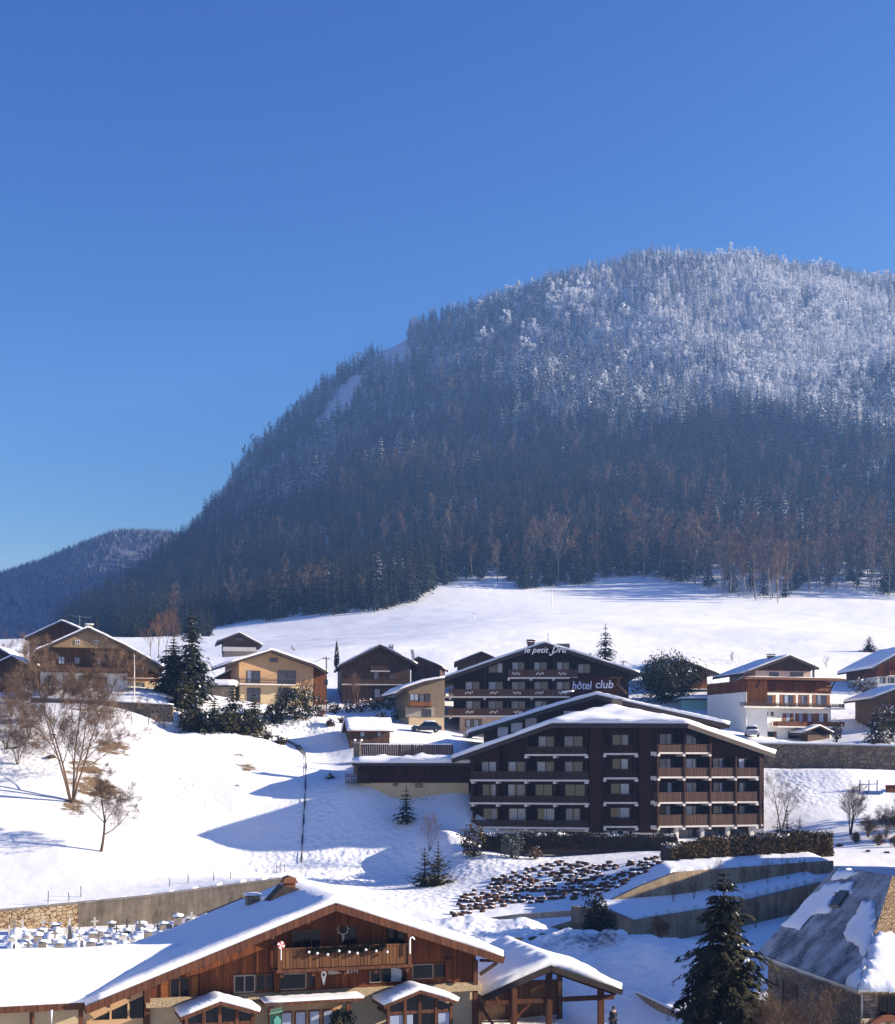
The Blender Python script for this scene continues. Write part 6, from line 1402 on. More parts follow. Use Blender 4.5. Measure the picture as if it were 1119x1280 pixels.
def bare_tree(x, y, Y, ytop, label, seed, spread=.6, depth=5, multi=1, tr=None, start=.28, twig=3, bark='bark', tw='twig', name='bare_tree', up=.35, group=None, wig=.25, ratio=.68, twl=.13, sides=6, width=1.0, twd=.010):
    g = GP(x, Y) if y is None else P(x, y, Y); h = CZ+(YH-ytop)/F*Y-g.z; rn = random.Random(seed)
    mb = MB(); bare(mb, rn, h, spread, depth, tr or h*.018, start=start, twig=twig, sides=sides, up=up, multi=multi, wig=wig, ratio=ratio, twl=twl, tw=twd)
    zs = max(v[2] for v in mb.v); k = h/zs; mb.v = [(a*k*width, b*k*width, c*k) for a, b, c in mb.v]
    tk = MB(); cr = MB()
    for f, m in zip(mb.f, mb.m): (tk if m == 0 else cr).face([mb.v[i] for i in f], 0)
    return tree_obj(name, label, 'bare tree' if 'tree' in name else 'shrub', g-Vector((0,0,.1)), [('trunk', tk, M[bark]), ('crown', cr, M[tw])], group)
def bush(x, y, Y, wpx, hpx, label, seed, mat='needle', n=900, size=.14, name='shrub', snow=0.0, lum=.3, group=None, stems=True):
    g = GP(x, Y) if y is None else P(x, y, Y); g.z = min(g.z, hz1(g.x, g.y)+.1); w = wpx*Y/F/2; h = hpx*Y/F; rn = random.Random(seed); mb = MB(); leafball(mb, rn, w, w*.85, h*.55, h*.5, n, size, 0, .45, lum)
    if snow:
        for i in range(len(mb.m)):
            c = mb.v[mb.f[i][0]]
            if c[2] > h*.55 and rn.random() < snow: mb.m[i] = 1
    tk = MB()
    for k in range(5): a = k*1.3; tk.tube([(0,0,-.2), (math.cos(a)*w*.3, math.sin(a)*w*.3, h*.4), (math.cos(a)*w*.6, math.sin(a)*w*.6, h*.8)], [.05+.01*h, .03, .01], 5)
    return tree_obj(name, label, 'shrub', g, [('foliage', mb, [M[mat], M['rsnow']]), ('stem', tk, M['bark'])], group)
# bare trees on the left slope
bare_tree(90,None,154,788,'tall bare multi stemmed tree with tan bark on the left snow slope',1,.75,6,5,.17,.26,2,'barkpale','twigtan',up=.4,wig=.24,twl=.06,ratio=.58)
bare_tree(126,None,143,948,'small spreading bare tree with dense dark twigs on the left snow slope',2,.95,6,1,.2,.2,3,'bark','twig',up=.02,wig=.5,twl=.08,ratio=.66,width=1.1)
for i, (x, Y, yt) in enumerate(((8,163,855),(-6,166,862),(36,166,868),(22,160,900),(52,170,872),(14,172,850))):
    bare_tree(x,None,Y,yt,'leafless brown bush in the thicket at the left edge below the old farmhouse',20+i,.8,5,7,.05,.15,2,'bark','twig',name='bare_bush',group='bare bushes at the left edge',up=.3,twl=.14,twd=.014) if 'twigtan' in M else bare_tree(x,None,Y,yt,'leafless brown bush in the thicket at the left edge below the old farmhouse',20+i,.7,4,5,.035,.3,5,'bark','twig',name='bare_bush',group='bare bushes at the left edge',up=.3,twl=.14,twd=.014)
bush(64,None,184,17,26,'olive cone shaped yew against the old farmhouse wall',5,'needleolive',700,.12,'yew_shrub',0,.1)
bush(30,None,180,20,18,'brown leaved shrub capped with snow left of the old farmhouse',6,'hedge',500,.14,'shrub',.3)
# big spruces left of centre
SPG = None
spruce(240,None,188,757,3.5,'tallest dark spruce of the pair right of the old farmhouse',31,'needle',26,13,6,.015,.03,.35,.25,sub=4)
spruce(217,None,190,793,4.0,'broad dark spruce leaning against the tallest spruce',32,'needleolive',22,13,6,.03,.03,.3,.3,sub=4)
spruce(228,None,184,835,2.8,'low bushy spruce at the foot of the two tall spruces',33,'needleolive',16,13,5,.02,.02,.3,.35,sub=4)
for i, (x, Y, yt, r) in enumerate(((243,181,870,2.6),(268,180,868,2.5),(292,181,853,2.8),(318,182,862,2.8),(256,178,886,2.3),(306,180,882,2.6),(281,179,884,2.3))):
    spruce(x,None,Y,yt,r,['dark small conifer at the left end of the conifer row above the snow slope','olive small conifer second in the row above the snow slope','tall pointed conifer in the middle of the row above the snow slope','wide conifer at the right end of the row above the snow slope','short bushy conifer in front of the row, nearest the tall spruces','short bushy conifer in front of the row, nearest the lean bush','lowest conifer in the middle front of the row'][i],40+i,'needleolive' if i % 2 else 'needle',15,12,5,.03,.02,.35,.35,'small_conifer')
bush(372,None,187,62,36,'wide dark evergreen bush below the warm orange chalet',7,'needleolive',3600,.15,'evergreen_bush',.06)
for i, (x, Y, w, h) in enumerate(((238,178,30,26),(262,178,30,24),(286,178.5,34,26),(312,180,34,28))): bush(x,None,Y,w,h,['dark evergreen bush under the left end of the conifer row','dark evergreen bush between the two left conifers of the row','dark evergreen bush under the tall pointed conifer','dark evergreen bush under the wide right conifer'][i],200+i,'needle' if i % 2 else 'needleolive',1100,.16,'evergreen_bush',.03)
bush(345,None,185,30,24,'dark low evergreen bush left of the wide evergreen bush',8,'needle',900,.18,'evergreen_bush',.04)
rr_ = random.Random(9)
for i, (x, y, w, h) in enumerate(((402,893,16,13),(418,889,16,12),(436,888,18,14),(452,887,17,14),(468,885,18,13),(486,884,18,13),(502,886,16,13),(498,897,18,15),(478,899,14,10),(430,902,12,9),(352,928,14,10),(335,921,12,9),(413,905,10,8),(444,908,10,7),(470,910,11,7))):
    q = hit(x, y+3, 150, 240, 600); bush(x,None,q.y,w,h,'reddish brown leafless shrub with snow tufts on the bank under the dark barn chalet',60+i,'hedge' if i % 3 else 'twigred',330,.15,'bank_shrub',.28,.35,'snow tufted shrubs on the bank')
bare_tree(447,None,213,834,'slim bare tree in front of the tall dark chalet',70,.4,5,2,.08,.25,3,'barkpale','twigred',up=.6)
bare_tree(383,None,209,842,'slim bare tree in front of the warm orange chalet',71,.45,5,3,.06,.25,3,'barkpale','twigred',up=.55)
bare_tree(367,None,292,803.5,'tiny round bare tree alone on the snow field',72,.9,4,1,.14,.2,5,'bark','twig',up=.1,twl=.16)
for i, (x, Y, yt) in enumerate(((198,300,762),(207,306,754),(217,298,760),(188,310,775))): bare_tree(x,None,Y,yt,'reddish bare tree in the clump behind the tall spruces',74+i,.4,5,1,.14,.25,5,'barkpale','twigred',up=.6,group='reddish trees behind the spruces',twl=.14)
for i, (x, Y, yt) in enumerate(((2,330,785),(-4,310,776),(120,340,800),(150,350,795))): bare_tree(x,None,Y,yt,'olive brown bare tree beyond the chalets at the left',79+i,.5,5,1,.14,.25,5,'barkpale','twig',group='bare trees beyond the left chalets')
# cypress-like spike
g = GP(421, 221); mb = MB(); rn = random.Random(3); leafball(mb, rn, .55, .55, 2.4, 2.5, 700, .16, 0, .5, .05); mb.v = [(a*(1.15-.2*c), b*(1.15-.2*c), c) for a, b, c in mb.v]; tk = MB(); tk.tube([(0,0,-.2),(0,0,2)], .1, 6)
tree_obj('cypress', 'narrow dark cypress spike left of the tall dark chalet', 'conifer', P(421,838,221), [('crown', mb, M['needleblue']), ('trunk', tk, M['barkdark'])])
# slope small trees
spruce(413,None,167,964,1.1,'small snow dusted spruce on the slope beside the stream line',81,'needleblue',12,9,3,.2,.08,.3,.2,'small_spruce')
spruce(508,None,158,979,1.5,'dark young spruce below the cream base of the low hotel wing',82,'needleblue',14,9,4,.03,.12,.3,.2,'small_spruce')
spruce(531,None,141,1057,1.5,'left one of the twin olive junipers on the snow below the hotel',83,'needleolive',12,12,4,.02,.0,-.35,.35,'juniper',None,.2)
spruce(548,None,140.5,1049,1.6,'right taller one of the twin olive junipers on the snow below the hotel',84,'needleolive',14,12,4,.02,.0,-.35,.35,'juniper',None,.2)
bare_tree(537,None,152,1008,'twiggy leafless shrub on shaded snow left of the front hotel',85,.7,4,4,.04,.25,5,'bark','twigred',name='bare_shrub',twl=.15)
bush(592,None,148,34,40,'round brown leaved small tree at the left corner of the front hotel',86,'hedge',1100,.14,'small_tree',0)
bush(640,None,148,28,32,'second round small tree with grey leaves before the front hotel',87,'needlegrey',800,.13,'small_tree',.05)
bush(669,None,147.8,16,14,'low reddish shrub right of the two round small trees',88,'twigred',260,.12,'shrub',.1)
# hedges
def hedge(pxs, Y0, Y1, hpx, label, seed, mat, thick=1.3, n=5200, size=.12):
    a = GP(pxs[0], Y0); b = GP(pxs[1], Y1); d = b-a; Ln = Vector((d.x, d.y, 0)).length; ang = math.atan2(d.y, d.x); h = hpx*(Y0+Y1)/2/F; rn = random.Random(seed); mb = MB(); cm = MB()
    for _ in range(n):
        u = rn.random()*Ln; s_ = rn.random(); zt = h*(1+.05*math.sin(u*1.7)+.03*math.sin(u*5)); 
        if s_ < .55: v = -thick/2+rn.uniform(-.08,.1); z = rn.random()*zt
        elif s_ < .9: v = rn.uniform(-thick/2, thick/2); z = zt+rn.uniform(-.12,.08)
        else: v = thick/2; z = rn.random()*zt
        c = Vector((u, v, z+d.z*u/Ln)); e = Vector((rn.uniform(-1,1), rn.uniform(-1,1), rn.uniform(-1,1))).normalized(); f = e.cross(Vector((rn.uniform(-1,1), rn.uniform(-1,1), rn.uniform(-1,1))))
        if f.length < .05: continue
        c += Vector((0, rn.gauss(0,.05), abs(rn.gauss(0,.09)) if s_ >= .55 else 0)); f.normalize(); q = size*rn.uniform(.6,1.5); mb.face([c-e*q, c+f*q*.5, c+e*q, c-f*q*.5], 1 if (.55 <= s_ < .9 and math.sin(u*.9+seed)+math.sin(u*2.3) > .6 and rn.random() < .5) else 0)
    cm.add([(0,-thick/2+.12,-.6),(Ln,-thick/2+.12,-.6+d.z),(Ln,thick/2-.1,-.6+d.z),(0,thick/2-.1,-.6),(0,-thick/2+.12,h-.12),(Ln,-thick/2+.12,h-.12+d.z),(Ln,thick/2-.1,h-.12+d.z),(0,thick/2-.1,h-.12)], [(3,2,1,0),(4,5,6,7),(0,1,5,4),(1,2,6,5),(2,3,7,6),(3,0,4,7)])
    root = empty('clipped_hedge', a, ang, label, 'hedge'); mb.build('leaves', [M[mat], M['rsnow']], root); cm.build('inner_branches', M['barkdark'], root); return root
M['hedgedark'] = leafmat('hedge_dark_leaves', (.022,.017,.010), (.07,.05,.026)); M['hedgelit'] = leafmat('hedge_lit_leaves', (.05,.034,.012), (.16,.105,.038))  # last one: lighter hedge copy, sunlight on the left end painted in
hedge((602,846), 150.5, 150.5, 17, 'long dark clipped hedge along the foot of the front hotel', 1, 'hedgedark')
hedge((832,905), 131, 133, 30, 'clipped hedge above the tan retaining wall, its sunlight painted in as ochre', 2, 'hedgelit', 2.2, 3600); hedge((906,1034), 133.2, 138, 28, 'brown clipped hedge continuing right of the end painted as sunlit', 3, 'hedge', 2.0, 5200)
# behind
spruce(757,None,262,777,2.6,'dark tiered spruce behind the upper hotel roof',90,'needleblue',15,10,4,.08,.03,.35,.15); spruce(738,None,268,815,1.6,'small spruce left of the tiered spruce behind the upper hotel',91,'needleblue',9,8,3,.05,.03,.3,.2)
spruce(1087,None,300,793,2.6,'spruce on the snow field above the broad snow roof at right',92,'needleblue',13,9,3,.15,.03,.3,.2)
spruce(1096,None,188,876,2.5,'dark spruce on the terrace at the right edge',93,'needle',15,10,4,.10,.03,.35,.2); bush(1113,None,190,22,42,'dark evergreen bush behind the terrace spruce',94,'needle',700,.18,'evergreen_bush',.08)
bush(836,None,221,80,58,'big round dark yew between upper hotel and timber chalet',95,'needle',7500,.17,'yew_tree',.03,.25); spruce(827,None,224,812,2.2,'pointed conifer tip rising behind the big round yew',96,'needleblue',12,9,4,.02,.02,.35,.25)
bush(1046,None,192,14,26,'dark shrub beside the entrance porch of the white and orange chalet',97,'needleolive',420,.14,'shrub',.02)
bush(1080,866,231,34,18,'dark trimmed shrub below the broad snowy chalet',98,'hedgedark',600,.16,'shrub',.06); bush(1100,None,187,40,10,'low brown bush on the terrace wall right end',99,'hedge',420,.13,'shrub',.2)
bare_tree(915,None,270,812,'thin bare tree on the field left of the gabled chalet',100,.6,4,2,.09,.25,4,'barkgrey','twig'); bare_tree(1033,None,262,818,'thin bare tree on the field right of the gabled chalet',101,.6,4,1,.1,.25,4,'barkgrey','twig')
bare_tree(977,None,163,958,'wide bare tree by the right corner of the front hotel',102,.7,5,2,.13,.25,4,'barkpale','twigtan' if 'twigtan' in M else 'twig',up=.3)
for i, (x, Y, yt, r) in enumerate(((984,158,1006,1.2),(972,157,1022,1.0),(1000,160,1018,1.0))): spruce(x,None,Y,yt,r,['tallest of three dark junipers right of the front hotel','left low juniper of the three right of the front hotel','right juniper of the three, furthest from the hotel'][i],103+i,'needleblue',11,9,3,.06,.0,-.4,.4,'juniper')
bare_tree(1063,None,157,972,'upswept bare shrub standing on shaded snow at the right',106,.45,5,4,.09,.25,4,'barkdark','twig',up=.5,width=1.2)
for i, (x, Y, yt) in enumerate(((1085,154,1012),(1108,152,1000),(1125,151,1006),(1098,147,1035),(1070,150,1035),(1120,145,1040),(1050,148,1052),(1135,150,990),(1110,140,1062),(1085,141,1060))): bare_tree(x,None,Y,yt,'leafless grey brown bush in the thicket at the right edge',110+i,.8,5,7,.05,.15,3,'bark','twig',name='bare_bush',group='bare thicket at the right edge',twl=.16,up=.3,twd=.013)
# foreground right
spruce(905,None,67,1080,3.8,'large dark spruce in the right foreground, its foot below the frame',130,'needledeep' if 'needledeep' in M else 'needle',40,17,9,.012,.05,.42,.30,spw=.13,sub=7)
bare_tree(825,None,97.5,1140,'upright fan shaped bare shrub on the snow mound',131,.45,5,7,.055,.3,4,'barkpale','twigtan' if 'twigtan' in M else 'twig',name='bare_shrub',up=.45,width=1.15,twl=.12)
bush(746,None,110.2,34,50,'dark evergreen bush growing against the retaining wall corner',132,'needle',1300,.13,'evergreen_bush')
for i, (x, Y, yt) in enumerate(((842,116,1098),(868,117,1092),(893,119,1064),(930,120,1070),(960,122,1068),(985,123,1060),(1005,124,1070),(945,113,1108),(1000,116,1110))): bare_tree(x,None,Y,yt,'thin leafless sapling between the two retaining walls',133+i,.5,4,3,.03,.3,3,'barkpale','twigtan' if 'twigtan' in M else 'twig',name='bare_sapling',group='saplings between the retaining walls',up=.5,twl=.12)
for i, (x, Y, yt) in enumerate(((968,66,1216),(990,64,1222),(955,70,1225))): bare_tree(x,None,Y,yt,'tangled leafless bush against the old stone house wall',150+i,.8,5,5,.035,.15,3,'bark','twigtan' if 'twigtan' in M else 'twig',name='bare_bush',group='bushes against the stone house',twl=.12,up=.4)
# ---------------------------------------------------------------- poles, posts, frame
def pole(x, y, Y, ytop, r, label, mat='metal', arms=(), name='utility_pole', cat='pole'):
    g = GP(x, Y) if y is None else P(x, y, Y); h = CZ+(YH-ytop)/F*Y-g.z; root = empty(name, g, 0, label, cat); mb = MB(); mb.tube([(0,0,-.4),(0,0,h*.5),(0,0,h)], [r, r*.9, r*.75], 8); mb.build('shaft', M[mat], root)
    for k, (dz, w_) in enumerate(arms): q = MB(); q.box(-w_, w_, -.05, .05, h-dz-.05, h-dz+.05); q.box(-w_+.05, -w_+.13, -.04, .04, h-dz+.053, h-dz+.2); q.box(w_-.13, w_-.05, -.04, .04, h-dz+.053, h-dz+.2); q.build('crossarm', M['metal'], root)
    return root, g+Vector((0,0,h))
p1, t1 = pole(408,None,209,821,.12,'dark utility pole between orange and dark chalets','barkdark',((.3,.5),)); mb = MB(); mb.box(-.25,.25,-.3,-.13,3.8,4.6); mb.build('meter_box', M['metal'], p1)
p2, t2 = pole(779,None,246,826,.12,'utility pole right of the tiered spruce','barkdark',((.2,.6),)); pole(168,None,182,818,.09,'pale slim pole in front of the old farmhouse','slab'); pole(593,None,420,767,.10,'thin lamp post standing alone on the snow field','galv',((.1,.5),),'lamp_post','lamp post'); pole(690,None,560,737,.13,'thin lift pylon near the forest edge','galv',((.2,.8),),'lift_pylon','pylon')
pole(1073,None,205,889,.06,'left thin post above the blue shaded snow at right','metal',(),'fence_post','post'); pole(1083,None,206,887,.06,'right thin post above the blue shaded snow at right','metal',(),'fence_post','post')
def wire(a, b, sag, label):
    mb = MB(); mb.tube([a+(b-a)*f-Vector((0,0,sag*4*f*(1-f))) for f in np.linspace(0, 1, 14)], .03, 4); o = mb.build('overhead_wire', M['metal']); tag(o, label, 'wire')
wire(t2, P(870,846,236), .8, 'overhead wire from the pole behind the upper hotel to the right'); wire(t1, P(345,835,225), .5, 'overhead wire from the dark pole to the orange chalet')
for i, (x, y) in enumerate(((86,1126),(101,1121),(60,1130),(212,1108),(235,1104),(267,1101),(288,1098),(346,1092),(350,1091),(356,1090))):
    q = hit(x, y, 110, 170, 700); mb = MB(); hh = .8+.35*(i % 3)/2; mb.tube([(0,0,-.2),(.03,0,hh*.5),(.05*(i % 3-1),0,hh)], [.045,.04,.035], 6); o = mb.build('fence_post', M['barkdark'], None); o.location = q; tag(o, 'short dark fence post in the snow above the cemetery walls', 'post', 'fence posts above the cemetery')
for i, (x, y) in enumerate(((165,905),(186,906),(205,911))):
    q = hit(x, y, 150, 200, 600); mb = MB(); mb.tube([(0,0,-.2),(0,0,1.0)], .06, 6); o = mb.build('garden_post', M['barkpale' if i == 0 else 'barkdark'], None); o.location = q; tag(o, ['pale short post on the bank below the garden wall','dark short post next to the pale garden post','dark leaning post nearest the conifer row'][i], 'post')
# playground frame
M['bluepaint'] = plain('blue_paint', (.03,.10,.30), .5, .15, 3)
q = P(1085,972,174); q.z = hz1(q.x, q.y); fr_ = empty('play_frame', q, R(10), 'small blue painted play frame half buried in snow below the terrace wall', 'play frame'); mb = MB()
for dx in (-1.1, .1, 1.2): mb.obox((dx,0,-.2),(dx+.2,.3,1.6),.12,.12)
mb.obox((-1.1,.2,1.0),(1.4,.3,1.1),.1,.1); mb.build('frame', M['bluepaint'], fr_); mb = MB(); mb.box(-.2,1.8,-.5,.6,-.1,.25); mb.build('base_board', M['bluepaint'], fr_)
mb = MB(); mb.box(0,1.4,-.3,.3,-.2,.3); o = mb.build('wooden_bench', M['orangewood']); q = P(1108,968,175); q.z = hz1(q.x, q.y); o.location = q; mb = MB(); mb.box(0,1.4,.302,.36,.3,.75); mb.build('backrest', M['orangewood'], o); tag(o, 'orange wooden bench beside the blue play frame', 'bench')
# stream channel on the slope
mb = MB(); pts_ = [(345,921),(356,926),(371,933),(381,944),(383,960),(382,985),(381,1010),(379,1035),(378,1060),(376,1086)]; hs = []
for a, b in zip(pts_[:-1], pts_[1:]):
    for f in np.linspace(0, 1, 5)[:-1]: hs.append(hit(a[0]+(b[0]-a[0])*f+rnd.uniform(-.35,.35), a[1]+(b[1]-a[1])*f, 110, 230, 900))
for i in range(len(hs)-1):
    w0 = .08+.05*math.sin(i*1.7)+(.35 if i < 12 else 0); w1 = .08+.05*math.sin((i+1)*1.7)+(.35 if i+1 < 12 else 0); a, b = hs[i]+Vector((0,-.1,.10)), hs[i+1]+Vector((0,-.1,.10))
    mb.face([a+Vector((-w0,0,0)), b+Vector((-w1,0,0)), b+Vector((w1,0,0)), a+Vector((w0,0,0))])
o = mb.build('stream', plain('dark_stream_water', (.07,.10,.115), .25, .5, 1.5, .5)); tag(o, 'narrow dark stream cutting down the snow slope', 'stream', kind='structure')
# rocks/tufts poking from the snow on the left bank
mb0 = []
for k in range(3):
    bm_ = bmesh.new(); bmesh.ops.create_icosphere(bm_, subdivisions=2, radius=.4)
    for v in bm_.verts: v.co *= 1+.5*float(fbm(np.array([v.co.x*3+k*9]), np.array([v.co.y*3+v.co.z*2]), 2)[0]); v.co.z *= .6
    me = bpy.data.meshes.new('boulder'); bm_.to_mesh(me); bm_.free(); me.materials.append(M['garden']); mb0.append(me)
for i in range(26):
    x, y = rnd.choice([(rnd.uniform(0,75),rnd.uniform(895,960)),(rnd.uniform(195,235),rnd.uniform(885,900)),(rnd.uniform(640,700),rnd.uniform(1168,1185))]); q = hit(x, y, 100, 200, 700); o = bpy.data.objects.new('boulder', mb0[i % 3]); COL.objects.link(o); o.location = q; s_ = rnd.uniform(.5,1.4); o.scale = (s_*1.3, s_, s_*.8); o.rotation_euler = (0, 0, rnd.random()*6)
    tag(o, 'dark boulder poking out of the snow', 'boulder', 'boulders poking out of the snow')

# unseen chalet added beyond the right edge to shade the mound and walls
NB = Bld('shade_chalet', 'unseen snowy roofed chalet added beyond the right edge to cast shade', 'chalet', 1343, 1090, 92, -16)
nu0, nu1 = -7.0, 7.5; nz = 13.5-NB.O.z; npts = [(nu0-1, nz-2.6), (.2, nz), (nu1+1, nz-2.6)]
mb = MB(); mb.prism(npts+[(u, z-.3) for u, z in reversed(npts)], -1.5, 41); nr = NB.build(mb, 'roof', [M['soffit']]); snow_on([[(npts[0][0],-1.4,npts[0][1]),(.2,-1.4,nz),(.2,40.9,nz),(npts[0][0],40.9,npts[0][1])],[(.2,-1.4,nz),(npts[2][0],-1.4,npts[2][1]),(npts[2][0],40.9,npts[2][1]),(.2,40.9,nz)]], .4, 'roof_snow', nr, None, 7, cell=1.2)
wall_body(NB, nu0, nu1, -4, 39, npts, .3, 'wall', M['oldwood'])
for i, (X_, Y_) in enumerate(((56,150),(60,157),(66,163))):  # unseen spruces added to throw shade on the snow at right
    g = Vector((X_, Y_, hz1(X_, Y_))); rn = random.Random(700+i); mb = MB(); conifer(mb, rn, 11+i, 2.6, 14, 10, 4, .05); o = empty('spruce_tree', g, 0, 'unseen spruce added beyond the right edge to shade the snow', 'conifer', 'added shade spruces beyond the right edge')
    tr = MB(); cr = MB()
    for f, m in zip(mb.f, mb.m): (tr if m == 0 else cr).face([mb.v[k] for k in f], 0)
    tr.build('trunk', M['barkdark'], o); cr.build('crown', M['needle'], o)

print('BLOCKS', cnt, 'FOREST', len(Xc), int(single.sum()))
# ================================================================ cars
def make_car(loc, rz, label, paint):
    root = empty('parked_car', loc, R(rz), label, 'car', None)
    mb = MB(); low = [(-2.05,.32),(-2.0,.62),(-1.9,.82),(-.95,.92),(1.55,.95),(2.0,.88),(2.08,.55),(2.0,.3)]
    mb.prism(low, -.84, .84); cab = [(-.95,.92),(-.35,1.42),(1.15,1.45),(1.75,.95)]
    n = len(mb.v); vs = [(x, -.80+.12*(z > 1), z) for x, z in cab]+[(x, .80-.12*(z > 1), z) for x, z in cab]; mb.add(vs, [(0,1,2,3),(7,6,5,4),(0,4,5,1),(1,5,6,2),(2,6,7,3)])
    body = mb.build('body', paint, root)
    bv = body.modifiers.new('round', 'BEVEL'); bv.width = .06; bv.segments = 2
    g = MB()
    for sy in (-1, 1):
        q = [(-.75,.98),(-.32,1.36),(.35,1.38),(.35,.98)]; q2 = [(.42,.98),(.42,1.38),(1.1,1.38),(1.5,.98)]
        for qq in (q, q2): g.face([(x, sy*(.81-.12*(z > 1.1)), z) for x, z in (qq if sy < 0 else qq[::-1])])
    g.face([(-.93,-.68,.97),(-.93,.68,.97),(-.42,.62,1.38),(-.42,-.62,1.38)]); g.face([(1.74,.68,1.0),(1.74,-.68,1.0),(1.24,-.62,1.4),(1.24,.62,1.4)]); g.v = [(x+(-.03 if x < -.4 and abs(y) < .7 else 0)+(.03 if x > 1.2 and abs(y) < .7 else 0), y, z+.01) for x, y, z in g.v]; g.build('window', M['glass'], root)
    for x in (-1.3, 1.3):
        for y in (-.82, .82):
            w_ = MB(); w_.tube([(x,y-.1,.32),(x,y+.1,.32)], .32, 16); t_ = w_.build('wheel', M['tyre'], root); q = MB(); q.tube([(x,y-.12,.32),(x,y+.12,.32)], .19, 12); q.build('rim', M['galv'], t_)
    for y in (-.6, .6): q = MB(); q.box(-2.07,-1.98,y-.16,y+.16,.62,.76); q.build('headlight', M['slab'], root); q = MB(); q.box(2.02,2.09,y-.14,y+.14,.66,.82); q.build('taillight', M['redplastic'], root)
    snow_on([[(-.35,-.66,1.43),(1.15,-.66,1.46),(1.15,.66,1.46),(-.35,.66,1.43)]], .22, 'snow_cover', root, None, 3, cell=.35, amp=.06, edge=.5); snow_on([[(-1.88,-.75,.84),(-1.0,-.75,.92),(-1.0,.75,.92),(-1.88,.75,.84)]], .15, 'snow_cover', root, None, 4, cell=.35, amp=.05, edge=.5)
    return root
M['tyre'] = plain('tyre_rubber', (.02,.02,.02), .8, .2, 3); M['carblue'] = plain('dark_blue_paint', (.02,.03,.06), .3, .1, 2, .6); M['cargrey'] = plain('grey_paint', (.12,.12,.13), .3, .1, 2, .6); M['carwhite'] = plain('silver_paint', (.4,.41,.43), .3, .1, 2, .6)
def seat(x, Y): g = GP(x, Y); return g
make_car(seat(533,192), 4, 'snow topped dark blue car parked below the narrow taupe chalet', M['carblue']); make_car(seat(598,193), 8, 'snow topped grey car parked left of the upper hotel entrance wall', M['cargrey']); make_car(seat(655,194), -6, 'snow topped dark car parked under the upper hotel', M['carblue']); make_car(seat(940,190), 80, 'silver car buried in snow at the corner of the white and orange chalet', M['carwhite'])
# ================================================================ people
M['skin'] = plain('skin', (.45,.27,.19), .6, .08, 5); M['navy'] = plain('navy_cloth', (.018,.022,.045), .9, .25, 12); M['blackcloth'] = plain('black_cloth', (.015,.015,.017), .9, .25, 12); M['hair'] = plain('dark_hair', (.03,.02,.015), .8, .3, 20); M['greycloth'] = plain('grey_cloth', (.12,.12,.14), .9, .2, 12)
def skin_chain(name, pts, edges, radii, mat, parent, sub=2, rootv=0):
    me = bpy.data.meshes.new(name); me.from_pydata(pts, edges, []); o = bpy.data.objects.new(name, me); COL.objects.link(o)
    md = o.modifiers.new('skin', 'SKIN'); md.use_smooth_shade = True
    if not me.skin_vertices: me.skin_vertices.new()
    for i, r_ in enumerate(radii): me.skin_vertices[0].data[i].radius = (r_, r_)
    me.skin_vertices[0].data[rootv].use_root = True
    sb = o.modifiers.new('smooth', 'SUBSURF'); sb.levels = sub; sb.render_levels = sub
    bpy.context.view_layer.update(); dg = bpy.context.evaluated_depsgraph_get(); m2 = bpy.data.meshes.new_from_object(o.evaluated_get(dg)); bpy.data.objects.remove(o)
    m2.materials.clear(); m2.materials.append(mat); m2.name = name; m2.polygons.foreach_set('use_smooth', [True]*len(m2.polygons)); o = bpy.data.objects.new(name, m2); COL.objects.link(o)
    if parent: o.parent = parent
    return o
